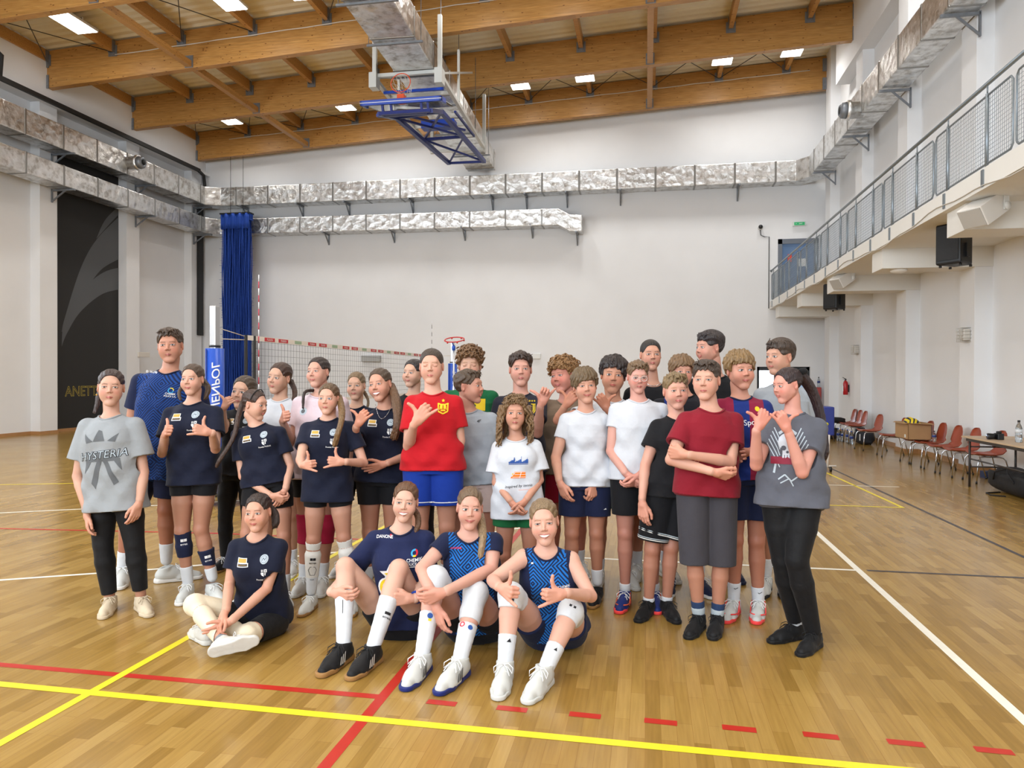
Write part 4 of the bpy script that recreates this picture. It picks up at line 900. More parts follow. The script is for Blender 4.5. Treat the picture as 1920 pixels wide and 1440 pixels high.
def hand_prims(W, fd, td, right, pose, s):
    """list of tapered bones (a,b,ra,rb,k) of a hand; right = the person's right hand"""
    y = nz(fd); x = np.asarray(td, float); x = nz(x-y*(x@y)); n = np.cross(x, y)*(1 if right else -1)   # n: palm side
    def w(p): return W+s*(x*p[0]+y*p[1]+n*p[2])
    curls = dict(relax=[(14, 22, 14), (20, 28, 16), (24, 32, 18), (26, 34, 20)], fist=[(82, 100, 60)]*4, thumb=[(82, 100, 62)]*4, shaka=[(80, 100, 60)]*3+[(12, 8, 4)],
                 flat=[(6, 8, 4)]*4, grip=[(34, 42, 22), (36, 44, 24), (38, 44, 24), (40, 44, 24)], half=[(45, 55, 30)]*4, shakao=[(55, 85, 50), (60, 90, 50), (58, 85, 50), (5, 5, 0)])[pose]
    out = [((0, -.03, 0), (0, .012, 0), .0245, .0245, .008)]
    for i, (fx, fy, fl) in enumerate(FING):
        out.append(((fx*.55, .006, 0), (fx, fy, 0), .0155, .0112, .010))
        sp = {'flat': .06, 'relax': .03}.get(pose, 0)*(1.5-i); d = np.array([sp, 1, 0])
        if pose in ('shaka', 'shakao') and i == 3: d = np.array([-.35, 1, 0])
        if pose == 'flat': d = np.array([.13*(1.5-i), 1, 0])
        d = nz(d); p = np.array([fx, fy, 0.]); a = 0
        for j, (c, L) in enumerate(zip(curls[i], (.46, .30, .24))):
            a += math.radians(c); dd = np.array([d[0]*math.cos(a), d[1]*math.cos(a), math.sin(a)]); q = p+dd*fl*L
            out.append((tuple(p), tuple(q), .0096-.0009*j, .0089-.0009*j, .003)); p = q
    if pose in ('thumb', 'shaka', 'shakao'): T_ = [(.016, .018, .004), (.044, .040, .010), (.074, .048, .008), (.100, .046, .002)]
    elif pose in ('fist', 'half'): T_ = [(.016, .018, .006), (.040, .045, .020), (.030, .072, .032), (.008, .078, .034)]
    elif pose == 'flat': T_ = [(.016, .018, .004), (.046, .044, .008), (.066, .070, .010), (.078, .094, .008)]
    else: T_ = [(.016, .018, .006), (.040, .048, .016), (.048, .078, .022), (.046, .102, .026)]
    for j in range(3): out.append((T_[j], T_[j+1], (.0165, .0118, .0102)[j], (.0122, .0104, .0088)[j], .007 if j == 0 else .003))
    return [(w(a), w(b), ra*s, rb*s, k*s) for a, b, ra, rb, k in out]
BT_, BW, BD, BC = [-.2, -.08, .0, .2, .4, .62, .8, .92, 1.0], [.145, .165, .165, .150, .136, .152, .158, .125, .07], [.10, .118, .115, .102, .098, .112, .105, .085, .06], [0, -.008, -.006, .004, .008, .004, -.002, -.004, 0]
def head_vol(o):
    """head in its own frame: x to the viewer's right when facing the camera, y out of the face, z up; unit = metre at 0.235 m head height"""
    V = Vol((-.096, -.125, -.145), (.096, .130, .128), .0026); fw = o.get('fw', 1.); jw = o.get('jaw', 1.)*.93
    V.ell((0, -.016, .036), (.0755*fw, .094, .080)); V.ell((0, .016, -.022), (.061*fw, .068, .080), .03)
    for s in (-1, 1):
        V.cone((s*.053*fw*jw, -.002, -.042), (s*.018*jw, .054, -.098), .020, .016, .025)
        V.ell((s*.031*fw, .050, -.034), (.028, .027, .034), .035)
    V.ell((0, .060, -.098), (.018*jw, .017, .017), .020)
    V.cone((-.030, .071, .030), (.030, .071, .030), .013-.002*o.get('fem', 0), .013-.002*o.get('fem', 0), .022)
    V.cone((0, -.022, -.03), (0, -.040, -.085), .048*o.get('nk', 1), .047*o.get('nk', 1), .02)
    for s in (-1, 1): V.ell((s*.031, .095, .003), (.016, .0125, .010), .012, 's')
    for s in (-1, 1): V.ell((s*.031, .0712, .004), (.0160, .0150, .0125), .003)
    for s in (-1, 1): V.cone((s*.019, .0845, .0125), (s*.045, .0755, .0105), .0032, .0028, .004)
    ns = o.get('ns', 1.); V.cone((0, .080, .012), (0, .0995, -.019), .0066*ns, .0082*ns, .012); V.ell((0, .0995, -.0225), (.0090*ns, .0090*ns, .0078*ns), .006)
    for s in (-1, 1): V.ell((s*.0112, .0905, -.0258), (.0068, .009, .0064), .006); V.ell((s*.0065, .0985, -.0325), (.003, .004, .003), .002, 's')
    sm = o.get('smile', 0); mz = -.060
    if sm >= 2: V.ell((0, .088, mz-.002), (.020, .012, .0065), .004, 's'); V.ell((0, .078, mz-.001), (.020, .011, .009), .001)
    wl = .020+.005*min(sm, 2)
    for s in (-1, 1):
        up = .004*sm; op = .0048 if sm >= 2 else 0
        V.cone((0, .0855, mz+.0040+op*.6), (s*wl, .0740, mz+.001+up), .0040, .0024, .004); V.cone((0, .0852, mz-.0050-op), (s*wl*.9, .0740, mz-.001+up), .0048, .0026, .004)
        V.ell((s*.0755*fw, -.014, -.004), (.0080, .0165, .028), .004, R=((.94, -.30*s, 0), (.30*s, .94, 0), (0, 0, 1))); V.ell((s*.082*fw, -.006, .001), (.0045, .009, .016), .003, 's')
        if sm: V.ell((s*.037, .060, -.033), (.016, .013, .015), .030)
    return V
def head_color(V, o, skin):
    x, y, z = V[:, 0], V[:, 1], V[:, 2]; ax = np.abs(x); C = np.repeat(skin[None], len(V), 0)
    def mix(m, c): C[:] = C*(1-m[:, None])+np.asarray(c)[None]*m[:, None]
    def g(cx, cz, rx, rz, sh=1.): return np.clip((1-np.sqrt(((ax-cx)/rx)**2+((z-cz)/rz)**2))*sh, 0, 1)*(y > .03)
    mix(g(.038, -.028, .032, .030)*.6*o.get('blush', 1), skin*np.array([.98, .68, .66])); mix(g(.031, .006, .022, .017)*.45, skin*np.array([.80, .66, .64])); mix(np.clip(1-np.sqrt(x**2+(z+.02)**2)/.016, 0, 1)*(y > .08)*.4, skin*np.array([.98, .78, .76]))  # blush on cheeks and nose; eyelids redder, with soft shading painted round the eyes
    mix(((ax > .068) & (np.abs(z) < .04) & (y < .02)).astype(float)*.35, skin*np.array([1, .68, .64]))
    br = lin(o.get('brow', (96, 66, 46))); bz = .0235+(ax-.012)*.14-np.maximum(ax-.034, 0)*.62
    mix(np.clip((.0030-np.abs(z-bz)-.02*np.maximum(ax-.03, 0))/.002, 0, 1)*((ax > .012) & (ax < .046) & (y > .04))*.75, br)
    if o.get('closed'):
        mix(np.clip((.0015-np.abs(z-(-.001-1.2*(ax-.031)**2*20*.3)))/.0015, 0, 1)*((np.abs(ax-.031) < .0135) & (y > .05))*.85, lin((70, 46, 40)))
    else:
        e = o.get('eye', 1.); lo_ = -.0045*e; hw = .0150
        k = 1-((ax-.031)/hw)**2; top = .004+.0068*e*np.sqrt(np.clip(k, 0, 1)); bot = .004-.0052*e*np.sqrt(np.clip(k, 0, 1)); inn = (k > 0) & (z < top) & (z > bot) & (y > .05)
        mix(inn*1., (.52, .48, .46)); gx = o.get('gaze', 0)*.004
        r = np.sqrt((x-np.sign(x)*.031-gx)**2+(z-.0045)**2); mix(inn*np.clip((.0068-r)/.0012, 0, 1), lin(o.get('iris', (78, 84, 86)))*.6); mix(inn*np.clip((.0032-r)/.001, 0, 1), (.01, .01, .01))
        mix(np.clip((.0020-np.abs(z-top-.0006))/.0012, 0, 1)*(k > -.08)*(y > .05)*.9, lin((40, 26, 24))); mix(np.clip((.0012-np.abs(z-bot))/.001, 0, 1)*(k > 0)*(y > .05)*.3, lin((120, 76, 66)))
        mix(np.clip((.0012-np.abs(z-top-.0055))/.001, 0, 1)*(k > .1)*(y > .05)*.3, lin((140, 92, 78)))
    sm = o.get('smile', 0); mz = -.060; wl = .021+.005*min(sm, 2); cz = mz+.22*sm*(ax/wl)**2*.018
    hgt = .0072+(.004 if sm >= 2 else 0); lipm = np.clip((hgt*np.sqrt(np.clip(1-(ax/wl)**2, 0, 1))-np.abs(z-cz-.0005))/.0016, 0, 1)*(y > .05)
    mix(lipm*.85, lin(o.get('lip', (188, 98, 96)))*.85)
    if sm >= 2:
        tm = np.clip((.0058*np.sqrt(np.clip(1-(ax/(wl*.86))**2, 0, 1))-np.abs(z-cz))/.001, 0, 1)*(y > .05); mix(tm, lin((238, 232, 224))); 
        mix(np.clip((.0009-np.abs(z-cz+.0058*np.sqrt(np.clip(1-(ax/wl)**2, 0, 1))))/.001, 0, 1)*(ax < wl)*(y > .05)*.6, lin((120, 50, 48)))
    else: mix(np.clip((.0014-np.abs(z-cz))/.0012, 0, 1)*(ax < wl)*(y > .05)*.75, lin((122, 58, 56)))
    mix(np.clip(1-np.sqrt((ax-.0065)**2+(z+.0325)**2)/.0035, 0, 1)*(y > .085)*.8, lin((110, 60, 52)))
    return C
def hair_mesh(o, seed):
    st = o['style']; r = np.random.RandomState(seed); fw = o.get('fw', 1.)
    P_ = dict(pull=(.0075, .0035), short=(.020, .007), buzz=(.0065, .0035), mop=(.027, .019), curly=(.032, .020), long=(.016, .016), crop=(.014, .005))[st]
    V = Vol((-.135, -.155, -.26 if st == 'long' else -.115), (.135, .135, .165), .0034)
    X, Y, Z = V.ax[0][:, None, None], V.ax[1][None, :, None], V.ax[2][None, None, :]
    th = P_[1]+(P_[0]-P_[1])*np.clip((Z-.035)/.055, 0, 1)
    if st in ('short', 'crop', 'mop'): th = th+.006*np.clip((Z-.05)/.04, 0, 1)*np.sin(X*70+r.rand()*6+Y*30)*.5+.003*np.sin(X*190+Y*90+3*np.sin(Z*60))
    if st == 'mop': th = th+.003*np.sin(np.arctan2(X, Y)*22)
    if st == 'pull': w_ = np.arctan2(X, Z+.05); th = th+.0016*np.sin(w_*30+2*np.sin(Y*26+r.rand()*6))*np.clip(np.abs(w_)*6, 0, 1)-.002*np.exp(-(X/.004)**2)*(Y > -.02)
    rx, ry, rz = .0755*fw+th, .094+th, .080+th
    q1 = np.sqrt((X/rx)**2+((Y+.016)/ry)**2+((Z-.036)/rz)**2); d = (q1-1)*.085
    if st == 'curly' or st == 'long':
        a = .007 if st == 'curly' else .004; d = d-a*(np.sin(X*120+4*np.sin(Y*70))*np.sin(Y*130+3*np.sin(Z*80))+np.sin(Z*140+3*np.sin(X*90)))
    fr = o.get('front', {'pull': .082, 'short': .072, 'buzz': .072, 'mop': .040, 'curly': .060, 'long': .070, 'crop': .066}[st])
    sd = {'mop': -.004, 'curly': .008, 'long': -.06}.get(st, .012)
    yk = [-.13, -.07, -.045, -.034, -.024, .012, .026, .046, .066, .13]; zk = [-.060, -.062, -.050, -.020, max(.030, sd) if st in ('buzz', 'short', 'crop', 'pull') else sd+.018, sd+.012, sd+.0, min(.045, fr), fr, fr+.006]
    zm = np.interp(Y, yk, zk).astype(F4)+.0*X
    part = o.get('part', 0)
    zm = zm+np.where(Y > .03, 1, 0)*({'mop': .006, 'curly': .006, 'crop': .005, 'short': .004}.get(st, 0)*np.sin(X*(230 if st != 'curly' else 140)+seed)+part*X-.9*np.clip(np.abs(X)-.035, 0, 1)*(1 if st in ('pull', 'short', 'buzz', 'crop', 'long') else .5))
    d = np.maximum(d, (zm-Z)*.75); V.D = d.astype(F4)
    if st == 'curly' or st == 'long':
        for i in range(230 if st == 'curly' else 150):
            a = r.rand()*6.28; e = r.rand()*1.25; p = np.array([math.sin(a)*math.sin(e+.25)*(.075*fw+P_[1]*.8), math.cos(a)*math.sin(e+.25)*(.094+P_[1]*.7)-.016, math.cos(e)*(.08+P_[0]*.8)+.036])
            if p[1] > .05 and p[2] < fr-.004: continue
            q = p+r.randn(3)*(.007 if st == 'curly' else .004); e1 = nz(r.randn(3)); e2 = nz(np.cross(e1, p)); rr_ = .008+.006*r.rand(); pp = [q+rr_*(e1*math.cos(t)+e2*math.sin(t)) for t in np.linspace(0, 4.6, 6)]
            for u_, w_ in zip(pp[:-1], pp[1:]): V.cone(u_, w_, .0042, .0036, .001)
    if st == 'long':
        for s in (-1, 1):
            for i in range(64):
                a = -.3+1.9*r.rand(); x0 = s*(.070+.030*r.rand()); y0 = .045-.12*r.rand(); p = np.array([x0, y0, .05]); zc = .05; ph = r.rand()*6; rr_ = .0085
                L = .20+.06*r.rand()
                pts = [np.array([x0+s*.030*math.sin(t*2.0)+.010*math.sin(t*17+ph)+.004*r.randn(), y0+.012*math.cos(t*13+ph)+.01*t, .05-L*t]) for t in np.linspace(0, 1.1, 16)]
                for u, w in zip(pts[:-1], pts[1:]): V.cone(u, w, rr_, rr_*.96, .001); rr_ *= .97
        for i in range(16):
            x0 = -.06+.12*i/15; pts = [np.array([x0*(1+.4*t)+.01*math.sin(t*12+i), -.10-.01*t+.01*math.cos(t*11+i), .02-.25*t]) for t in np.linspace(0, 1, 12)]
            for u, w in zip(pts[:-1], pts[1:]): V.cone(u, w, .016, .014, .002)
    for fx, fy, fz, r_ in o.get('tuft', []): V.ell((fx, fy, fz), (r_, r_*.8, r_*.7), .006)
    if st in ('short', 'crop', 'mop'):   # strands of the fringe and crown standing off the cap
        for i in range(60 if st != 'crop' else 40):
            a = (r.rand()-.5)*2.4; x0 = math.sin(a)*.070*fw; yb = math.cos(a)*.085-.01; dr = 1 if part >= 0 else -1
            if st == 'mop': p0 = (x0*.6+part*.01, yb*.55, .105+.02*r.rand()); p1 = (x0*1.04, yb+.012, .078); p2 = (x0*1.06+.006*r.randn(), yb+.019, fr-.002+.014*r.rand()-part*x0*.5)
            else: p0 = (x0*.8, yb*.75, .098); p1 = (x0*.95, yb+.004, .100+.012*r.rand()); p2 = (x0*1.0+.012*r.randn(), yb+.014, .088+.012*r.randn())
            V.cone(p0, p1, .006, .005, .004); V.cone(p1, p2, .005, .0022, .003)
    return V.mesh()
def strands(V, pts, r0, r1, n, seed, k=.004, spread=.6, wav=.004):
    r = np.random.RandomState(seed); pts = [np.asarray(p, float) for p in pts]; K = 14
    def at(t):
        q = t*(len(pts)-1); i = min(int(q), len(pts)-2); f = q-i; p0 = pts[max(i-1, 0)]; p1 = pts[i]; p2 = pts[i+1]; p3 = pts[min(i+2, len(pts)-1)]
        return .5*((2*p1)+(-p0+p2)*f+(2*p0-5*p1+4*p2-p3)*f*f+(-p0+3*p1-3*p2+p3)*f**3)
    c = [at(t) for t in np.linspace(0, 1, K)]
    for i in range(K-1): V.cone(c[i], c[i+1], (r0+(r1-r0)*i/K)*.72*(1-.55*max(0, i/K-.7)/.3), (r0+(r1-r0)*(i+1)/K)*.72*(1-.55*max(0, (i+1)/K-.7)/.3), k)
    for j in range(n):
        o = r.randn(3)*.5; o = o/max(1, np.linalg.norm(o)); ph = r.rand()*6
        for i in range(K-1):
            ra, rb = [r0+(r1-r0)*q/K for q in (i, i+1)]; a = c[i]+o*ra*spread+np.array([1, .6, 0])*wav*math.sin(i*.9+ph); b = c[i+1]+o*rb*spread+np.array([1, .6, 0])*wav*math.sin((i+1)*.9+ph)
            V.cone(a, b, max(.0028, ra*.22), max(.0022, rb*.2*(1-i/K*.4)), .0015)
def project_print(tree, o3, right, up, fwd, verts, off=.0025):
    """lay flat artwork (x right, z up, metres) on a garment: cast each point backwards onto the cloth"""
    out = []; last = None
    for a, b in verts:
        p = Vector(o3)+right*a+up*b+fwd*.35; h = tree.ray_cast(p, -fwd, .8)
        if h[0] is None: q = (Vector(o3)+right*a+up*b) if last is None else Vector(o3)+right*a+up*b+fwd*((last-Vector(o3)).dot(fwd))
        else: q = h[0]+fwd*off; last = q
        out.append(q)
    return out
class Person: pass
SEATED = False
def person(label, u, d, top, chin, hx=None, turn=0, b=1., fem=0, skin=(226, 184, 160), j={}, head={}, hair={}, shirt={}, low={}, feet={}, hands={}, seat=None, seed=0, group=None, tilt=0, hoff=0., h=None):
    """u: pixel column of the feet; d: distance from the camera plane; top, chin: pixel rows of the head; j: joints as (col,row[,depth rule])"""
    p = Person(); hx = u if hx is None else hx
    up = np.array([0, 0, 1.]); ztop = P(hx, top, d)[2]; Ht = h if h else ztop; S = Ht/1.72
    base = P(u, 900, d); base[2] = 0
    ang = math.atan2(CF[1], CF[0])-math.pi/2+math.radians(turn)
    xr = np.array([math.cos(ang), math.sin(ang), 0]); fw = np.cross(xr, up)
    def loc(x, y, z): return base+(xr*x+fw*y+up*z)*Ht
    hdx = float((P(hx, top, d)-base)@xr)/Ht; hdf = 0
    J = dict(al=loc(-.062, 0, .045), ar=loc(.062, 0, .045), kl=loc(-.060, .012, .272), kr=loc(.060, .012, .272), hl=loc(-.050+hdx*.3, 0, .505), hr=loc(.050+hdx*.3, 0, .505), pe=loc(hdx*.3, 0, .525), ne=loc(hdx*.85, -.012, .822),
             sl=loc(hdx*.8-.096*(1-.08*fem), -.012, .789), sr=loc(hdx*.8+.096*(1-.08*fem), -.012, .789), el=loc(hdx*.7-.128, -.02, .63), er=loc(hdx*.7+.128, -.02, .63), wl=loc(hdx*.5-.132, .03, .485), wr=loc(hdx*.5+.132, .03, .485))
    LEN = dict(e=.173*Ht, w=.148*Ht, k=.238*Ht, a=.232*Ht)
    par = dict(el='sl', er='sr', wl='el', wr='er', kl='hl', kr='hr', al='kl', ar='kr')
    def depth(q): return float((q-CP)@CF)
    moved = {}
    for n in ('pe', 'ne', 'hl', 'hr', 'sl', 'sr', 'el', 'er', 'wl', 'wr', 'kl', 'kr', 'al', 'ar'):
        if n not in j:
            if n in par and par[n] in moved and n[0] in 'ewka': J[n] = J[n]+moved[par[n]]; moved[n] = moved[par[n]]
            continue
        q = j[n]; old = J[n].copy(); rule = q[2] if len(q) > 2 else None; Pn = J[par[n]] if n in par else None
        if rule in ('n', 'f') and Pn is not None:
            r_ = ray(q[0], q[1]); w_ = CP-Pn; L = LEN[n[0]]; A_ = r_@r_; B_ = 2*(r_@w_); C_ = w_@w_-L*L; di = B_*B_-4*A_*C_
            D_ = (-B_+(0 if di < 0 else math.sqrt(di))*(-1 if rule == 'n' else 1))/(2*A_); J[n] = CP+r_*D_
        elif rule is None: J[n] = P(q[0], q[1], depth(old) if n not in par else depth(J[par[n]]+(0)) if n[0] in 'ew' else depth(old))
        else: J[n] = P(q[0], q[1], d+rule)
        moved[n] = J[n]-old
    if 'pe' in j and 'hl' not in j:
        for n in ('hl', 'hr'): J[n] = J[n]+(J['pe']-loc(hdx*.3, 0, .525))
    p.J = J
    # head frame
    hs = (chin-top)*d/FOC/.235*head.get('s', 1.); hy, hp, hr_ = [math.radians(head.get(k_, 0)) for k_ in ('yaw', 'pitch', 'roll')]
    a0 = math.atan2(CF[1], CF[0])-math.pi/2; X0 = np.array([math.cos(a0), math.sin(a0), 0]); Y0 = np.cross(X0, up)
    Rz = Matrix.Rotation(hy, 3, 'Z'); Rx = Matrix.Rotation(-hp, 3, 'X'); Ry = Matrix.Rotation(hr_, 3, 'Y')
    Bm = Matrix(((X0[0], Y0[0], 0), (X0[1], Y0[1], 0), (0, 0, 1)))   # x viewer right, y to camera, z up (left-handed handled below)
    Bs = np.array(Bm); 
    # local head frame is mirrored (x right as seen, y toward viewer, z up): rotate in it, then map
    Rl = np.array(Ry @ Rx) ; c_, s_ = math.cos(hy), math.sin(hy); Rzz = np.array([[c_, s_, 0], [-s_, c_, 0], [0, 0, 1]])
    HM = Bs @ Rzz @ Rl
    hc = P(hx, (top+chin)/2, depth(J['ne'])-.02*S+hoff)
    def HW(v): return hc+hs*(np.asarray(v) @ HM.T)
    p.HW = HW; p.HM = HM; p.hc = hc; p.hs = hs
    root = empty('person', tuple(base)); T(root, label, 'person', group); off = base
    p.root = root
    sk = lin(skin)*np.array([.71, .66, .64]); sr_, k_ = .9+.1*b, 1-.1*fem
    # ---- skin ----
    limbs = []
    for s in 'lr':
        sh, el, wr = J['s'+s], J['e'+s], J['w'+s]; q = S*b*k_
        limbs += [(sh, sh+(el-sh)*.5, .049*q, .043*q, .02), (sh+(el-sh)*.5, el, .043*q, .0355*q, .004), (el, el+(wr-el)*.28, .0355*q, .0375*q, .008), (el+(wr-el)*.28, wr, .0375*q, .0245*S, .003), (wr-(wr-el)*.05, wr, .0255*S, .0245*S, .008)]
        hp_, kn, an = J['h'+s], J['k'+s], J['a'+s]; q = S*b
        fr = nz(kn-hp_); limbs += [(hp_+fr*.02, hp_+(kn-hp_)*.5, .078*q, .074*q, .012), (hp_+(kn-hp_)*.5, kn, .074*q, .051*q, .005), (kn, kn+(an-kn)*.3, .049*q, .0530*q, .012), (kn+(an-kn)*.3, kn+(an-kn)*.65, .0530*q, .040*q, .005), (kn+(an-kn)*.65, an, .040*q, .0320*S, .005), (kn+fw*.008, kn+fw*.012, .046*q, .046*q, .02)]
    hw = []
    for s in 'lr':
        hd = hands.get(s, {}); el, wr = J['e'+s], J['w'+s]
        def cv(v): return CR*v[0]-CU*v[1]+CF*v[2]
        fd = cv(hd['f']) if 'f' in hd else nz(wr-el); td = cv(hd['t']) if 't' in hd else (fw+nz(xr)*(.25 if s == 'l' else -.25))
        hp_ = hand_prims(wr+nz(fd)*.028*S, fd, td, s == 'l', hd.get('p', 'relax'), S*(1.04-.06*fem)*hd.get('s', 1)); hw.append(hp_)
    allp = limbs+[x_ for h_ in hw for x_ in h_]
    lo = np.min([np.minimum(a, c)-max(e, g)-.01 for a, c, e, g, k in allp]+[J['pe']-.2, hc-.1], 0); hi = np.max([np.maximum(a, c)+max(e, g)+.01 for a, c, e, g, k in allp]+[J['ne']+.1, hc+.05], 0)
    V = Vol(lo, hi, .0068)
    tr = nz(nz(J['sr']-J['sl'])+nz(J['hr']-J['hl'])); ta = nz(J['ne']-J['pe']); tr = nz(tr-ta*(tr@ta)); tf = np.cross(tr, ta)
    p.tr, p.ta, p.tf = tr, ta, tf
    bw = [w*S*sr_*(b if b > 1 else 1)*(1-.09*fem*(1 if 0 < i < 99 else 0)+(.10*fem if i in (1, 2) else 0)) for i, w in enumerate(BW)]; bd = [w*S*(.8+.2*b) for w in BD]; bc = [w*S for w in BC]
    TL = float(np.linalg.norm(J['ne']-J['pe']))
    V.loft(J['pe'], J['ne'], tr, tf, BT_, [w-.008 for w in bw], [w-.008 for w in bd], bc, .02)
    for s in 'lr': V.cone(J['ne']-ta*.025*S, J['s'+s], .046*S, .045*S, .03)
    if fem:
        for s in (-1, 1): V.ell(J['pe']+ta*TL*.66+tr*s*.066*S+tf*.075*S, (.058*S,)*3, .035)
    for a, c, e, g, k in limbs: V.cone(a, c, e, g, k)
    nk = HW((0, -.034, -.080)); ncut = HW((0, -.045, -.128)); nd = nz(nk-J['ne'])
    V.cone(J['ne']-ta*.01, nk, .054*S*(.93 if fem else 1), .052*hs*(.93 if fem else 1)*head.get('nk', 1), .03)
    parts = []
    for hp_ in hw:
        a_ = np.min([np.minimum(a, c)-max(e, g) for a, c, e, g, k in hp_], 0)-.01; b_ = np.max([np.maximum(a, c)+max(e, g) for a, c, e, g, k in hp_], 0)+.01
        v2 = Vol(a_, b_, .0030)
        for a, c, e, g, k in hp_: v2.cone(a, c, e, g, k)
        w0 = hp_[0][0]; dd = nz(hp_[0][1]-w0); el_ = w0
        vv, ff = v2.mesh(); parts.append((vv, ff, ((vv-w0)@dd) > -.004))
    bv, bf = V.mesh()
    # the torso hidden by the clothes is kept; faces meet at wrist and neck
    vs, fs, cs = [bv], [bf], []
    bc_ = np.repeat(sk[None], len(bv), 0)
    for n in ('kl', 'kr', 'el', 'er'):
        m = np.clip(1-np.linalg.norm(bv-(J[n]+fw*.03), axis=1)/(.07*S), 0, 1)*.35; bc_ = bc_*(1-m[:, None])+(sk*np.array([1, .74, .68]))[None]*m[:, None]
    lg = np.clip((J['pe'][2]-bv[:, 2])/.3, 0, 1)[:, None]; lt = np.array(head.get('leg_shade', (.66, .52, .44))); bc_ = bc_*(1-lg*.8)+bc_*lt*lg*.8  # shade on the legs painted in: skin colour darkens below the hips
    cs.append(bc_); no = len(bv)
    hh = dict(head); hh.setdefault('nk', .93 if fem else 1.0); hh['jaw'] = hh.get('jaw', 1.)*(1-.10*fem); hh['fw'] = hh.get('fw', 1.)*(1-.04*fem); hh['ns'] = 1-.12*fem; hh['fem'] = fem; HV = head_vol(hh); v_, f_ = HV.mesh(); c_ = head_color(v_, hh, sk)
    vs.append(HW(v_)); fs.append(f_[:, ::-1] if np.linalg.det(HM) < 0 else f_); cs.append(c_); 
    for vv, ff, keep in parts:
        vs.append(vv); fs.append(ff[keep[ff].all(1)]); cc = np.repeat((sk*np.array([1, .86, .82]))[None], len(vv), 0); cs.append(cc)
    o_ = 0; FF = []
    for vv, ff in zip(vs, fs): FF.append(ff+o_); o_ += len(vv)
    body = npmesh('body', np.concatenate(vs)-off, np.concatenate(FF), SKIN, root, np.concatenate(cs))
    p.body = body
    def W2(V_): return V_-off
    # ---- shirt ----
    if shirt:
        e = shirt.get('ease', .016)*S; hem = shirt.get('hem', -.12); cuff = shirt.get('cuff', .55); sl = shirt.get('loose', .016)*S
        lo2 = np.minimum.reduce([J['pe']-.3, J['sl']-.18, J['sr']-.18, J['el']-.1, J['er']-.1, J['ne']-.2]); hi2 = np.maximum.reduce([J['pe']+.22, J['sl']+.16, J['sr']+.16, J['el']+.1, J['er']+.1, J['ne']+.12])
        V = Vol(lo2, hi2, .0052); T2 = [hem-.02, -.08, .0, .2, .4, .62, .8, .92, 1.0]; fit_ = shirt.get('fit', .6-.3*fem)
        W3 = [max(w, fit_*max(bw[1:7])+(1-fit_)*w)+e if i < 6 else w+e*.7 for i, w in enumerate(bw)]; hp_w = abs(float((J['hr']-J['hl'])@tr))/2+.086*S*b+(low.get('ease', .012)*S if low else 0)+.010*S; W3[:3] = [max(x_, hp_w) for x_ in W3[:3]]; W3[3] = max(W3[3], .6*hp_w+.4*W3[3]); W3[-1] = bw[-1]; W3[0] = W3[1]+shirt.get('flare', .0); W3[-2] = bw[-2]
        D3 = [max(w, fit_*max(bd[1:7])+(1-fit_)*w)+e*.9 if i < 6 else w+e*.6 for i, w in enumerate(bd)]; D3[:3] = [max(x_, .10*S*b+(low.get('ease', .012) if low else 0)*S+.012*S, bd[2]+(low.get('ease', .012) if low else 0)*S*.9+.014*S)+.004*S for x_ in D3[:3]]; D3[3] = max(D3[3], .5*D3[2]+.5*D3[3]); D3[0] = D3[1]+shirt.get('flare', 0)*.7; D3[-1] = bd[-1]
        V.loft(J['pe'], J['ne'], tr, tf, T2, W3, D3, bc, .02, lo=hem, wr=(shirt.get('wr', .0048)*S, seed*1.7))
        for s in 'lr':
            hp_, kn = J['h'+s], J['k'+s]; dn = float((hp_-kn)@ta); hemp = float((J['pe']+ta*TL*hem-hp_)@ta); r_l = .086*S*b+(low.get('ease', .012) if low else 0)*S+.009*S
            if dn > .6*np.linalg.norm(hp_-kn) and -hemp/dn > .03: V.cone(hp_+(kn-hp_)*.01, kn, r_l, r_l*.9, .02, cut=-hemp/dn)
        for s in 'lr': V.cone(J['ne']-ta*.028*S, J['s'+s], .051*S, .049*S, .035)
        if fem:
            for s in (-1, 1): V.ell(J['pe']+ta*TL*.66+tr*s*.062*S+tf*.072*S, (.064*S+e*.5,)*3, .045)
        for s in 'lr':
            sh, el = J['s'+s], J['e'+s]; q = S*b*k_
            if cuff > .05:
                V.cone(sh, el, .049*q+sl*.35, .044*q+sl*1.25, .016, cut=cuff)
                ax_ = nz(el-sh); c0 = sh+(el-sh)*cuff; V.cone(c0-ax_*.02*S, c0+ax_*.06, .0425*q+sl*.2, .044*q+sl*.35, 0, 's')
            else:
                ax_ = nz(el-sh); V.ell(sh+ax_*.03*S+tr*(.045*S if s == 'r' else -.045*S), (.060*S, .09*S, .10*S), .004, 's')
        nr = shirt.get('neck', .066)*S; nc = J['ne']+tf*.018*S+ta*.022*S; V.ell(nc, (nr, nr, nr), .004, 's'); V.cone(nc, nc+ta*.12, nr*.96, nr*.96, .004, 's')
        if shirt.get('vneck'): V.cone(nc, nc+tf*.05*S-ta*.085*S, nr*.8, .012, .01, 's')
        V.D[V.D > 1] = 1; v_, f_ = V.mesh(); so = npmesh('jersey' if shirt.get('jersey') else 'shirt', W2(v_), f_, shirt['m'], root); p.shirt = so
        if shirt.get('panel'):
            so.data.materials.append(shirt['panel'][0]); lim = shirt['panel'][1]; rx_ = np.abs((v_-J['ne'])@tr)
            hw_ = abs(float((J['sr']-J['ne'])@tr))*lim; hw2 = abs(float((J['sl']-J['ne'])@tr))*lim; sg = (v_-J['ne'])@tr; fm_ = np.where(sg > 0, sg > hw_, -sg > hw2)[f_].all(1).astype(np.int32)
            so.data.polygons.foreach_set('material_index', fm_)
        if shirt.get('lab'): so['label'] = shirt['lab']
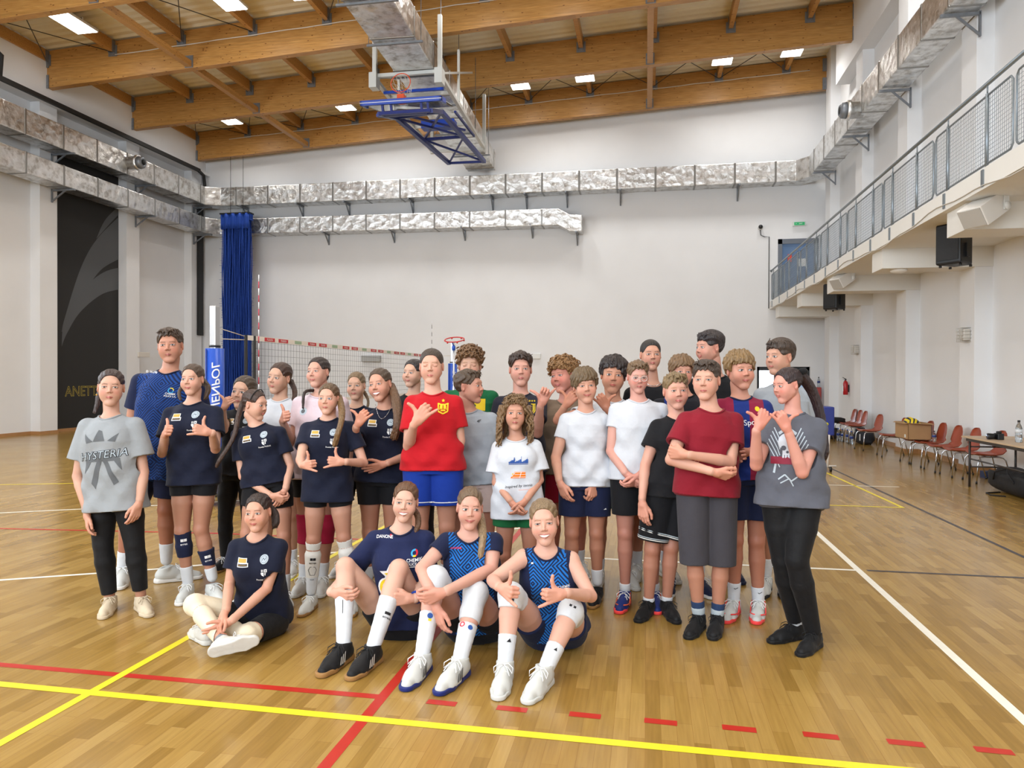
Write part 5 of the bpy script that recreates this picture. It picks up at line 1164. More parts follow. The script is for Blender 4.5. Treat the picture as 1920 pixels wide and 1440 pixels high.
        tree = BVHTree.FromPolygons([tuple(x_) for x_ in v_.tolist()], [tuple(x_) for x_ in f_.tolist()])
        if shirt.get('collar'):
            rel = v_-nc; dist = np.linalg.norm(rel, axis=1); hh_ = rel@ta; an_ = np.arctan2(rel@tf, rel@tr); msk = (np.abs(dist-nr) < .0075) & (hh_ < .05)
            K = 30; rad_, hgt_ = [], []
            for i in range(K):
                a = 2*math.pi*i/K; dm = np.abs((an_-a+math.pi) % (2*math.pi)-math.pi) < .22; mm = msk & dm
                if mm.any(): q1 = np.where(mm)[0][np.argmax(hh_[mm])]; hgt_.append(hh_[q1]); rad_.append(float(np.hypot(rel[q1]@tf, rel[q1]@tr)))
                else: hgt_.append(hgt_[-1] if hgt_ else -.02); rad_.append(rad_[-1] if rad_ else nr)
            for _ in range(2): hgt_ = [(hgt_[i-1]+2*hgt_[i]+hgt_[(i+1) % K])/4 for i in range(K)]; rad_ = [(rad_[i-1]+2*rad_[i]+rad_[(i+1) % K])/4 for i in range(K)]
            mb = MB(); pts = [Vector(nc+tr*math.cos(2*math.pi*i/K)*rad_[i]+tf*math.sin(2*math.pi*i/K)*rad_[i]+ta*(hgt_[i]-.002)-off) for i in range(K)]
            mb.tube(pts, .0062, 6, closed=True); co = mb.build('collar', shirt['collar'], so)
        for pr in shirt.get('prints', []):
            # each print: name, material, (x, t) centre on the torso in metres / spine fraction, 2-D verts, faces
            nm, m_, cx, ct, (v2, f2) = pr[:5]; v2, f2 = dense(v2, f2)
            o3 = J['pe']+ta*TL*ct+tr*cx*S; q = project_print(tree, o3, Vector(tr), Vector(ta), Vector(tf), [(a*S, c*S) for a, c in v2], .0022+(pr[5] if len(pr) > 5 else 0))
            mb = MB(); mb.add([Vector(x_)-Vector(off) for x_ in q], f2); mb.build(nm, m_, so)
    # ---- shorts, leggings ----
    if low:
        e = low.get('ease', .012)*S; top_t = low.get('top', .14); V = Vol(np.minimum.reduce([J['pe']-.28, J['kl']-.15, J['kr']-.15]+([J['al']-.1, J['ar']-.1] if low['to'] > 1 else [])), np.maximum.reduce([J['pe']+.24, J['kl']+.15, J['kr']+.15]+([J['al']+.1, J['ar']+.1] if low['to'] > 1 else [])), .0056)
        V.loft(J['pe'], J['ne'], tr, tf, [-.2, -.08, 0, .2, .4], [w+e*(.5 if i == 0 else .8) for i, w in enumerate(bw[:5])], [w+e*.8 for w in bd[:5]], bc[:5], .02, hi=top_t, wr=(low.get('wr', .0015), seed))
        for s in 'lr':
            hp_, kn, an = J['h'+s], J['k'+s], J['a'+s]; q = S*b; to = low['to']; fl = low.get('flare', 0)*S
            a = hp_+nz(kn-hp_)*.02; r1 = .052*q+.006*S+e*1.0+fl
            if to <= 1 or low.get('wide'): rB = max(r1, .054*q); kb = a+(kn-a)*1.35; V.cone(a, kb, .086*q+e, .086*q+e+(rB-.086*q-e)*1.35, .012, cut=to/1.35)
            else:
                V.cone(a, a+(kn-a)*.5, .084*q+e, .074*q+e, .03); V.cone(a+(kn-a)*.5, kn, .074*q+e, .053*q+e, .01)
                V.cone(kn, kn+(an-kn)*.3, .051*q+e, .0535*q+e, .012); V.cone(kn+(an-kn)*.3, an, .0535*q+e, .034*S+e*1.2, .012, cut=((to-1)-.3)/.7)
        v_, f_ = V.mesh(); lo_ = npmesh(low.get('name', 'shorts'), W2(v_), f_, low['m'], root); p.low = lo_
        tree2 = BVHTree.FromPolygons([tuple(x_) for x_ in v_.tolist()], [tuple(x_) for x_ in f_.tolist()])
        for st_ in low.get('hemline', []):   # coloured band near the hem
            for s in 'lr':
                hp_, kn = J['h'+s], J['k'+s]; ax_ = nz(kn-hp_); c0 = hp_+(kn-hp_)*(low['to']-st_[1]); a1 = nz(np.cross(ax_, tf)); a2 = np.cross(ax_, a1); pts = []
                for i in range(26):
                    t_ = 2*math.pi*i/26; dv = a1*math.cos(t_)+a2*math.sin(t_); hh_ = tree2.ray_cast(Vector(c0+dv*.3), Vector(-dv), .3)
                    pts.append(Vector(hh_[0])+Vector(dv)*.001-Vector(off) if hh_[0] else Vector(c0+dv*.09-off))
                mb = MB(); mb.tube(pts, .0035, 5, closed=True); mb.build('hem_stripe', st_[0], lo_)
        for pr in low.get('prints', []):
            nm, m_, sd, ct, cx, (v2, f2) = pr; hp_, kn = J['h'+sd], J['k'+sd]; o3 = hp_+(kn-hp_)*ct+tr*cx*S; v2, f2 = dense(v2, f2)
            q = project_print(tree2, o3, Vector(tr), Vector(nz(hp_-kn)), Vector(tf), [(a*S, c*S) for a, c in v2]); mb = MB(); mb.add([Vector(x_)-Vector(off) for x_ in q], f2); mb.build(nm, m_, lo_)
    # ---- socks, pads, shoes ----
    for s in 'lr':
        kn, an = J['k'+s], J['a'+s]; q = S*b
        def shin(t): return kn+(an-kn)*t
        def rad(t): return float(np.interp(t, [0, .3, .65, 1], [.050*q, .0530*q, .040*q, .0325*S]))
        ft = feet.get(s, feet.get('both', {}))
        def sleeve(name, t0, t1, ex, m_, lab=None):
            a, c = shin(t0), shin(t1); V = Vol(np.minimum(a, c)-.1, np.maximum(a, c)+.1, .0048); ts = np.linspace(t0, t1, 6)
            for x_, y_ in zip(ts[:-1], ts[1:]): V.cone(shin(x_), shin(y_), rad(x_)+ex, rad(y_)+ex, .004)
            dv = nz(an-kn); V.plane(a+dv*rad(t0)*.0, -dv)
            v_, f_ = V.mesh(); o2 = npmesh(name, W2(v_), f_, m_, root)
            if lab: o2['label'] = lab
            return o2, v_, f_
        if ft.get('sock'):
            o2, v_, f_ = sleeve('sock', 1-ft.get('sh', .3), 1.0, .0045, ft['sock'])
            for pr in ft.get('prints', []):
                nm, m_, t_, (v2, f2) = pr; tree3 = BVHTree.FromPolygons([tuple(x_) for x_ in v_.tolist()], [tuple(x_) for x_ in f_.tolist()]); upv = nz(kn-an); rv = nz(np.cross(upv, -fw)*1); rv = xr-upv*(xr@upv); rv = nz(rv); fv = np.cross(rv, upv)
                q3 = project_print(tree3, shin(t_), Vector(rv), Vector(upv), Vector(fv), [(a*S, c*S) for a, c in v2]); mb = MB(); mb.add([Vector(x_)-Vector(off) for x_ in q3], f2); mb.build(nm, m_, o2)
        if ft.get('band'):
            for m_, t0, t1 in ft['band']: sleeve('sock_band', t0, t1, .006, m_)
        if ft.get('pad'):
            m_, t0, t1 = ft['pad'][:3]; hp_ = J['h'+s]; dv1 = nz(kn-hp_); V = Vol(kn-.26, kn+.26, .0055)
            def th(t): return hp_+(kn-hp_)*(1+t)   # t negative: up the thigh
            a = th(t0) if t0 < 0 else shin(t0); r0 = (.052+.022*min(1, -t0*2 if t0 < 0 else 0))*q+.012
            if t0 < 0: V.cone(th(t0), kn, r0, .055*q+.014, .006)
            V.cone(kn if t0 < 0 else shin(t0), shin(min(t1, .3)), (.053*q+.014) if t0 < 0 else rad(t0)+.009, rad(t1)+.007, .012)
            if t1 > .3: V.cone(shin(.3), shin(t1), .053*q+.008, rad(t1)+.006, .01)
            if t0 < 0: V.ell(kn+tf*.016, (.05*q, .05*q, .055*q), .012)
            V.plane(a, -nz((kn-hp_) if t0 < 0 else (an-kn))); V.plane(shin(t1), nz(an-kn)); v_, f_ = V.mesh(); o2 = npmesh('knee_pad', W2(v_), f_, m_, root)
            if len(ft['pad']) > 3:
                nm, mm_, t_, (v2, f2) = ft['pad'][3]; tree3 = BVHTree.FromPolygons([tuple(x_) for x_ in v_.tolist()], [tuple(x_) for x_ in f_.tolist()]); upv = nz(kn-an); vd = nz(CP-kn); rv = nz(np.cross(upv, vd)); fv = np.cross(rv, upv)
                q3 = project_print(tree3, shin(t_), Vector(rv), Vector(upv), Vector(fv), [(a*S, c*S) for a, c in v2]); mb = MB(); mb.add([Vector(x_)-Vector(off) for x_ in q3], f2); mb.build(nm, mm_, o2)
        if ft.get('shoe'): shoe(root, off, an, kn, ft, fw, xr, S*.97, s)
    # ---- hair ----
    if hair:
        hm = hairmat(hair['c']); hh = dict(hair); hh['fw'] = head.get('fw', 1.)*(1-.04*fem); v_, f_ = hair_mesh(hh, seed+1); vw = HW(v_); f_ = f_[:, ::-1] if np.linalg.det(HM) < 0 else f_
        ho = npmesh('hair', W2(vw), f_, hm, root)
        for q in hair.get('tails', []):
            pts = [HW(x_) for x_ in q['p']] if 'p' in q else [P(x_[0], x_[1], d+x_[2]) for x_ in q['px']]
            a_ = np.min(pts, 0)-.09; b_ = np.max(pts, 0)+.09; V = Vol(a_, b_, .0034); strands(V, pts, q.get('r0', .022)*hs, q.get('r1', .014)*hs, q.get('n', 16), seed+3, wav=q.get('wav', .003)); v_, f_ = V.mesh()
            npmesh(q.get('name', 'ponytail'), W2(v_), f_, hairmat(q.get('c', hair['c'])), root)
    return p
def shoe(root, off, an, kn, ft, fw, xr, S, side):
    """sport shoe: sole, upper, laces; local y toe, z up"""
    if 'toe' in ft:
        tx = hit(ft['toe'][0], ft['toe'][1], 2, 0.02) if len(ft['toe']) == 2 else P(*ft['toe']); yv = tx-an; 
        if len(ft['toe']) == 2: yv[2] = 0
    else: yv = fw+xr*ft.get('out', .25)*(-1 if side == 'l' else 1)
    yv = nz(yv); zv = np.array(ft['up']) if 'up' in ft else np.array([0, 0, 1.]); zv = nz(zv-yv*(zv@yv)); xv = np.cross(yv, zv)
    o = an-zv*.085*S+yv*.016*S; ft = dict(ft); ft['fs'] = ft.get('fs', 1)*1.12 if ft.get('fs', 1) < 1.05 else ft['fs']*1.04

    if 'up' not in ft and len(ft.get('toe', (0, 0))) == 2: o = np.array([an[0], an[1], 0.])+yv*.016*S
    L = .205*S*ft.get('fs', 1); R = np.stack([xv, yv, zv], 1)
    def w(a): return o+S*ft.get('fs', 1)*(R @ np.asarray(a, float))
    M = Matrix(((xv[0], yv[0], zv[0], o[0]-off[0]), (xv[1], yv[1], zv[1], o[1]-off[1]), (xv[2], yv[2], zv[2], o[2]-off[2]), (0, 0, 0, 1)))
    q = S*ft.get('fs', 1)
    def scaleM(): return M @ Matrix.Scale(q, 4)
    V = Vol((-.075, -.09, -.01), (.075, .225, .16), .004)
    V.cone((0, -.045, .043), (0, .02, .048), .034, .035, .01); V.cone((0, .0, .046), (.004, .10, .030), .037, .034, .02); V.cone((.004, .10, .030), (.006, .160, .022), .036, .025, .02); V.cone((-.022, .06, .022), (-.018, .12, .020), .02, .018, .012); V.cone((.028, .06, .022), (.026, .12, .020), .02, .018, .012)
    V.cone((0, -.03, .05), (0, -.018, .085), .038, .040, .012); V.cone((0, .025, .070), (0, .075, .050), .024, .022, .02)
    V.ell((0, -.018, .118), (.034, .042, .04), .004, 's'); V.plane((0, 0, .098), (0, -.22, 1)); V.plane((0, 0, .016), (0, 0, -1))
    v_, f_ = V.mesh(); up_ = npmesh('shoe', v_, f_, ft['shoe'], root, None, scaleM())
    if ft.get('lab'): up_['label'] = ft['lab']
    V = Vol((-.07, -.10, -.008), (.07, .22, .05), .004)
    for a, c, r1, r2 in (((0, -.050, .012), (0, .03, .012), .036, .034), ((0, .03, .012), (.006, .11, .012), .034, .043), ((.006, .11, .012), (.008, .160, .014), .043, .034)): V.cone(a, c, r1, r2, .01)
    V.plane((0, 0, .001), (0, 0, -1)); V.plane((0, 0, ft.get('st', .027)), (0, .03, 1)); v_, f_ = V.mesh(); so = npmesh('sole', v_, f_, ft.get('sole', ft['shoe']), up_)
    lm_ = ft.get('lace', None)
    if lm_ is not None:
        mb = MB()
        for i in range(5):
            y = .038+.019*i; z = .090-.0098*i*1.15; s_ = -1 if i % 2 else 1; mb.tube([(-.026*s_, y-.004, z-.016), (-.012*s_, y, z-.001), (.012*s_, y+.006, z-.001), (.026*s_, y+.010, z-.016)], .0028, 5)
        for s_ in (-1, 1):
            mb.tube([(0, .036, .094), (s_*.02, .04, .104), (s_*.042, .055, .090), (s_*.040, .065, .070), (s_*.020, .045, .088), (0, .036, .094)], .0022, 5); mb.tube([(0, .036, .094), (s_*.016, .06, .092), (s_*.03, .085, .066)], .0022, 5)
        mb.build('laces', lm_, up_)
    if ft.get('stripes') is not None:
        mb = MB(); n_ = 3
        for sd in (-1, 1):
            for i in range(n_):
                y = .035+.018*i; mb.add([(sd*.040, y, .075-i*.006), (sd*.040, y+.008, .072-i*.006), (sd*.0425, y+.022, .028), (sd*.0425, y+.012, .028)], [(0, 1, 2, 3)])
        mb.build('stripes', ft['stripes'], up_)
    if ft.get('patch') is not None:
        mb = MB()
        for sd in (-1, 1):
            mb.tube([(sd*.034, -.03, .07), (sd*.041, .02, .045), (sd*.043, .07, .04), (sd*.036, .12, .045), (sd*.018, .15, .05)], .0042, 5); mb.tube([(sd*.036, .0, .09), (sd*.042, .05, .06), (sd*.043, .08, .03)], .0035, 5)
        mb.build('side_overlay', ft['patch'], up_)
    for mdl in (up_,):
        pass
# ================= THE GROUP =================
F_ = {k: fabric(k, c) for k, c in dict(navy=(17, 22, 42), black=(19, 19, 23), grey=(142, 146, 150), white=(196, 199, 206), pink=(206, 186, 194), red=(176, 16, 28), maroon=(126, 20, 36), dgrey=(88, 90, 100), brown=(118, 100, 84),
     green=(20, 96, 58), greyt=(150, 156, 164), jnavy=(26, 34, 70), dark=(38, 38, 50), royal=(16, 50, 140), beige=(196, 172, 164), char=(62, 60, 66), navys=(20, 28, 58), gshort=(20, 92, 50), rshort=(150, 20, 44)).items()}
LEG = fabric('legging_black', (14, 14, 17), .7); CREAM = fabric('cream_sleeve', (216, 204, 180), .8)
SOCK = fabric('sock_white', (204, 207, 212)); SKB = fabric('sock_grey', (170, 180, 186)); SHW = fabric('shoe_white', (196, 197, 194), .5, bump=.4); SHC = fabric('shoe_cream', (196, 180, 156), .7); SHB = fabric('shoe_black', (20, 20, 22), .6)
SHG = fabric('shoe_pale', (196, 194, 188), .6); GUM = fabric('sole_gum', (150, 112, 66), .5); SOLW = fabric('sole_white', (224, 222, 218), .4); NSOLE = fabric('sole_navy', (28, 40, 104), .4); LACE = fabric('laces_white', (230, 230, 230)); LACB = fabric('laces_black', (24, 24, 26))
SHBL = fabric('shoe_blue', (30, 46, 110), .55); ORG = fabric('overlay_orange', (220, 96, 60), .5); CORAL = fabric('sole_coral', (236, 70, 70), .5); SHN = fabric('shoe_navy', (26, 34, 62), .6)
INKW = fabric('print_white', (226, 226, 228), .6, bump=0); INKK = fabric('print_black', (34, 34, 38), .6, bump=0); GOLD = fabric('print_gold', (190, 152, 70), .6, bump=0); INKG = fabric('print_grey', (176, 188, 198), .6, bump=0); YEL = fabric('print_yellow', (228, 196, 40), .6, bump=0)
INKB = fabric('print_blue', (44, 80, 150), .6, bump=0); INKO = fabric('print_orange', (236, 120, 30), .6, bump=0); INKR = fabric('print_red', (206, 40, 60), .6, bump=0); SMOKE = fabric('print_smoke', (92, 95, 99), .8, bump=0); NAVI = fabric('print_navy', (24, 32, 58), .6, bump=0); CYAN = fabric('print_cyan', (60, 160, 210), .6, bump=0)
def rect(w, h, cx=0, cz=0, sk=0): return ([(cx-w/2, cz-h/2), (cx+w/2, cz-h/2), (cx+w/2+sk, cz+h/2), (cx-w/2+sk, cz+h/2)], [(0, 1, 2, 3)])
def disc(r, cx=0, cz=0, n=20, a0=0): return ([(cx+r*math.cos(a0+2*math.pi*k/n), cz+r*math.sin(a0+2*math.pi*k/n)) for k in range(n)], [tuple(range(n))])
def ring_(r0, r1, cx=0, cz=0, n=22, a=0, b=2*math.pi):
    v = []; 
    for k in range(n+1): t = a+(b-a)*k/n; v += [(cx+r0*math.cos(t), cz+r0*math.sin(t)), (cx+r1*math.cos(t), cz+r1*math.sin(t))]
    return (v, [(2*k, 2*k+1, 2*k+3, 2*k+2) for k in range(n)])
def poly(p, cx=0, cz=0): return ([(a+cx, b+cz) for a, b in p], [tuple(range(len(p)))])
def star(r, cx=0, cz=0, q=.45, n=5): return poly([((r if i % 2 == 0 else r*q)*math.sin(math.pi*i/n), (r if i % 2 == 0 else r*q)*math.cos(math.pi*i/n)) for i in range(2*n)], cx, cz)
def line(p, w):
    v, f = [], []
    for a, b in zip(p[:-1], p[1:]):
        d = math.hypot(b[0]-a[0], b[1]-a[1])+1e-9; nx_, ny_ = -(b[1]-a[1])/d*w/2, (b[0]-a[0])/d*w/2; o = len(v); v += [(a[0]-nx_, a[1]-ny_), (b[0]-nx_, b[1]-ny_), (b[0]+nx_, b[1]+ny_), (a[0]+nx_, a[1]+ny_)]; f.append((o, o+1, o+2, o+3))
    return v, f
def join(*q):
    v, f = [], []
    for a, b in q:
        o = len(v); v += list(a); f += [tuple(o+i for i in t) for t in b]
    return v, f
def txt(s_, size, cx=0, cz=0, bold=.01, shear=0, rot=0):
    v, f = text2d(s_, size, bold, shear); c, s2 = math.cos(rot), math.sin(rot); return [(a*c-b*s2+cx, a*s2+b*c+cz) for a, b in v], f
def mv(q, cx, cz): return [(a+cx, b+cz) for a, b in q[0]], q[1]
def navy_prints(dx=0, dt=0):
    return [('badge_border', INKW, -.068+dx, .80+dt, join(rect(.060, .030, 0, .012), rect(.070, .024, .003, -.012))), ('badge_gold', GOLD, -.068+dx, .80+dt, rect(.052, .022, 0, .013), .0008), ('badge_dark', NAVI, -.068+dx, .80+dt, rect(.060, .014, .003, -.012), .0008),
            ('badge_lettering', GOLD, -.068+dx, .80+dt, txt('SIATKOWKA', .010, .003, -.012, .003), .0016),
            ('round_seal', INKG, .068+dx, .83+dt, disc(.026)), ('seal_lines', NAVI, .068+dx, .83+dt, join(ring_(.018, .0195), line([(-.012, -.006), (-.004, .008), (.004, -.004), (.012, .008)], .0025)), .0008),
            ('shield', INKW, .070+dx, .69+dt, join(rect(.017, .019, .010, .012), poly([(-.019, .001), (-.001, .001), (-.001, -.026), (-.012, -.019), (-.018, -.010)]), rect(.006, .016, .007, -.010), rect(.010, .003, .009, -.003), rect(.004, .016, -.014, .012), rect(.004, .016, -.006, .012))), ('shield_mark', NAVI, .070+dx, .69+dt, disc(.004, .010, .012), .0008),
            ('county_lettering', INKW, .064+dx, .60+dt, txt('Powiat Policki', .016, 0, 0, .012))]
# maze patterned club jersey
def maze(name, base, line_, sc=5.5):
    m = fabric(name, base); N, L, B = nodes_of(m); tc = N.new('ShaderNodeTexCoord'); mp = N.new('ShaderNodeMapping'); mp.inputs['Scale'].default_value = (1, .25, 1); L.new(tc.outputs['Object'], mp.inputs[0])
    v = N.new('ShaderNodeTexVoronoi'); v.distance = 'MANHATTAN'; v.inputs['Scale'].default_value = sc; v.inputs['Randomness'].default_value = .9; L.new(mp.outputs[0], v.inputs[0])
    a = N.new('ShaderNodeMath'); a.operation = 'MULTIPLY'; a.inputs[1].default_value = 50; L.new(v.outputs['Distance'], a.inputs[0]); b = N.new('ShaderNodeMath'); b.operation = 'SINE'; L.new(a.outputs[0], b.inputs[0])
    r = ramp(N, [(.46, srgb(line_)), (.54, srgb(base))]); m2 = N.new('ShaderNodeMapRange'); m2.inputs[1].default_value = -1; L.new(b.outputs[0], m2.inputs[0]); L.new(m2.outputs[0], r.inputs[0]); L.new(r.outputs[0], B.inputs['Base Color']); return m
MZ1 = maze('maze_jersey_blue', (24, 62, 128), (14, 28, 66)); MZ2 = maze('maze_jersey_bright', (22, 100, 178), (16, 28, 60), 6)
def bars(name, cols, w=.11, off=0):
    m = fabric(name, cols[0]); N, L, B = nodes_of(m); tc = N.new('ShaderNodeTexCoord'); sp = N.new('ShaderNodeSeparateXYZ'); L.new(tc.outputs['Object'], sp.inputs[0])
    a = N.new('ShaderNodeMath'); a.operation = 'MULTIPLY_ADD'; a.inputs[1].default_value = 1/(2*w); a.inputs[2].default_value = off+20; L.new(sp.outputs[0], a.inputs[0]); b = N.new('ShaderNodeMath'); b.operation = 'FRACT'; L.new(a.outputs[0], b.inputs[0])
    r = ramp(N, [(0, srgb(cols[0])), (.5, srgb(cols[1]))]); r.color_ramp.interpolation = 'CONSTANT'; L.new(b.outputs[0], r.inputs[0]); L.new(r.outputs[0], B.inputs['Base Color']); return m
BAR1 = bars('stripe_club', ((24, 44, 112), (130, 26, 56)), .10, .45); BAR2 = bars('stripe_dark', ((26, 26, 34), (24, 44, 110)), .13, .1)
BR, DB, BL, LB, BK = (92, 66, 48), (52, 38, 32), (172, 140, 92), (138, 106, 72), (34, 28, 28)
def ft(sh=SHW, so=SOLW, sk=SOCK, h=.3, lace=LACE, **k):
    d = dict(shoe=sh, sole=so, sock=sk, sh=h, lace=lace); d.update(k); return d
def sides(l, r): return dict(l=l, r=r)
def wrap(root, pts, r, name, m, closed=True):
    mb = MB(); mb.tube([tuple(np.asarray(q)-np.array(root.location)) for q in pts], r, 6, closed=closed); return mb.build(name, m, root)
# ---- back row, left ----
J = dict
p = person('tall man in dark blue maze patterned sports jersey at the far left back', 274, 5.7, 617, 681, hx=319, fem=0, skin=(212, 158, 134), b=1.05, seed=2,
    head=J(yaw=14, roll=-3, smile=0, brow=(70, 50, 38), eye=.75, jaw=1.12, lip=(170, 96, 90)), hair=J(style='crop', c=(84, 62, 46)), shirt=J(m=MZ1, panel=(F_['navys'], .95), collar=F_['navys'], jersey=1, hem=-.2, cuff=.62, ease=.022, loose=.02,
    prints=[('brand_lettering', INKW, -.10, .985, txt('DANONE', .022, 0, 0, .01)), ('club_ring', CYAN, .075, .80, ring_(.013, .018, 0, 0, 20, 2, 6.4)), ('club_ring_yellow', YEL, .075, .80, ring_(.013, .018, 0, 0, 10, 0, 2)), ('club_lettering', INKW, .075, .75, join(txt('CHEMIK', .018, 0, .006, .012), txt('POLICE S.A.', .015, 0, -.010, .01)))]),
    low=J(m=F_['navys'], to=.72, ease=.022), feet=sides(ft(h=.34, fs=1.1, toe=(226, 1106)), ft(h=.34, fs=1.1, toe=(322, 1085))), j=J(pe=(300, 862), ne=(318, 698), sl=(263, 716), sr=(368, 716), el=(246, 795, .05), wl=(262, 862, .02), er=(382, 800, .08), wr=(372, 860, .1), al=(230, 1068), ar=(312, 1050), kl=(243, 965), kr=(312, 955)))
person('girl in black with dark eyes half hidden behind the headband girl, making a hand sign', 446, 6.1, 705, 766, hx=457, fem=.8, seed=3, head=J(yaw=-8, roll=6, brow=DB, iris=(60, 44, 36)), hair=J(style='pull', c=(86, 68, 52)), shirt=J(m=F_['black'], collar=F_['black'], prints=navy_prints()), low=J(m=LEG, to=1.9, ease=.009, name='leggings'), feet=J(both=ft(SHB, GUM)),
    j=J(el=(420, 806, 'n'), wl=(418, 768, 'n')), hands=J(l=J(p='shaka', f=(.5, -.6, -.4), t=(-.3, -.9, 0))))
person('girl in a plain white tee with a dark ponytail, head tilted, behind the headband girl', 524, 6.0, 680, 738, hx=524, fem=1, seed=4, head=J(yaw=-18, roll=7, brow=BR, lip=(190, 96, 96), jaw=.95, blush=1.3), hair=J(style='pull', c=(78, 50, 38), part=.1, tails=[J(px=[(545, 715, .1), (553, 735, .05), (548, 760, -.02)], r0=.03, r1=.02)]), shirt=J(m=F_['white'], collar=F_['white'], fit=.3), low=J(m=F_['black'], to=.5, ease=.014), feet=J(both=ft()),
    j=J(ne=(526, 750)))
p = person('tall girl in a pale pink tee with a badge, giving a thumbs up', 592, 5.5, 670, 727, hx=597, fem=.9, seed=5, skin=(226, 178, 158), head=J(yaw=-18, pitch=-3, roll=-3, smile=1, eye=.8, brow=DB), hair=J(style='pull', c=(54, 38, 34), part=.05, tails=[J(px=[(613, 705, .1), (600, 730, .05), (572, 735, -.08), (568, 765, -.14)], r0=.022, r1=.012)]), shirt=J(m=F_['pink'], collar=F_['pink'], hem=-.14, ease=.02, loose=.024, prints=[('round_badge', INKG, -.085, .78, disc(.028)), ('badge_figure', SMOKE, -.085, .78, disc(.015), .001)]), low=J(m=F_['black'], to=.42, ease=.012),
    feet=sides(ft(SHG, SHG, toe=(548, 1122), pad=(fabric('pad_crimson', (150, 20, 52)), -.22, .32)), ft(SHG, SHG, toe=(602, 1122), pad=(fabric('pad_crimson', (150, 20, 52)), -.22, .32))), j=J(ne=(600, 742), sl=(562, 757), sr=(640, 757), el=(549, 833, -.02), wl=(530, 790, 'n'), er=(655, 830, .1), al=(570, 1085), ar=(605, 1082), kl=(575, 985), kr=(612, 985)), hands=J(l=J(p='thumb', f=(.35, -.35, -.8), t=(-.1, -1, -.1))))
person('fair haired girl in navy at the back, seen between two taller girls', 668, 6.0, 698, 750, hx=668, fem=1, seed=6, head=J(yaw=-4, roll=-2, smile=.5, brow=LB, fw=.96), hair=J(style='pull', c=(140, 112, 78), tails=[J(px=[(676, 725, .12), (690, 750, .1), (686, 772, .05)], r0=.02, r1=.01)]), shirt=J(m=F_['navy'], collar=F_['navy']), low=J(m=LEG, to=.5), feet=J(both=ft()), j=J(ne=(668, 764)))
person('smiling dark haired girl in black behind the red shirt boy', 775, 5.9, 674, 726, hx=775, fem=.6, seed=7, head=J(yaw=-26, roll=3, smile=1, brow=DB, fw=1.06), hair=J(style='pull', c=(48, 38, 38)), shirt=J(m=F_['black'], collar=F_['black'], ease=.02), low=J(m=LEG, to=1.9, ease=.009, name='leggings'), feet=J(both=ft(SHG, SHG)), j=J(ne=(775, 742), sl=(742, 757), sr=(812, 757)))
# ---- second and front rows, left ----
p = person('girl in a faded grey graffiti tee and black leggings, far left of the group', 235, 5.0, 693, 761, hx=208, fem=.7, seed=8, skin=(228, 184, 162), b=1.08, head=J(yaw=24, roll=2, brow=DB, eye=.72, blush=1.3, iris=(70, 60, 50)), hair=J(style='pull', c=(66, 46, 42), tails=[J(p=[(-.045, -.085, .01), (-.072, -.075, -.05), (-.078, -.06, -.11), (-.092, -.05, -.165)], r0=.026, r1=.018, name='braid')]),
    shirt=J(m=F_['grey'], collar=F_['grey'], hem=-.40, ease=.03, loose=.05, cuff=.66, flare=.012, fit=.9, neck=.074, prints=[('graffiti_smoke', SMOKE, 0, .30, join(poly([(-.03, .03), (.0, .03), (-.055, -.17), (-.085, -.13)]), poly([(.005, .03), (.035, .03), (.10, -.13), (.07, -.15)]), poly([(-.05, .16), (.03, .16), (.005, .23), (-.02, .24)]), poly([(-.12, .04), (-.06, .04), (-.13, -.06)]), poly([(.06, .05), (.12, .04), (.13, -.05)]), poly([(.05, .16), (.10, .15), (.12, .21)]), poly([(-.10, .15), (-.05, .16), (-.12, .22)]), rect(.20, .06, 0, .05))), ('graffiti_lettering', INKK, 0, .46, join(txt('HYSTERIA', .075, 0, -.012, .035, .25, .06)), .001), ('graffiti_outline', INKG, 0, .46, txt('HYSTERIA', .075, 0, -.012, -.012, .25, .06), .002)]),
    low=J(m=LEG, to=1.84, ease=.009, name='leggings'), feet=sides(ft(SHC, SHC, None, lace=SHC, toe=(186, 1168)), ft(SHC, SHC, None, lace=SHC, toe=(294, 1160))), j=J(pe=(215, 905), ne=(209, 781), sl=(165, 801), sr=(253, 799), el=(146, 893, 0), wl=(163, 958, -.1), er=(269, 885, 0), wr=(262, 938, -.1), al=(207, 1130), ar=(265, 1122), kl=(193, 1020), kr=(252, 1020)), hands=J(l=J(p='relax', f=(.15, .95, -.2), t=(.5, .2, -.8)), r=J(p='relax', f=(-.2, .95, -.2), t=(-.5, .2, -.8))))
mb = MB(); q = p.HW((-.080, -.005, -.048)); mb.sph(q-np.array(p.root.location), .006, 8); mb.build('earring', GOLD, p.root)
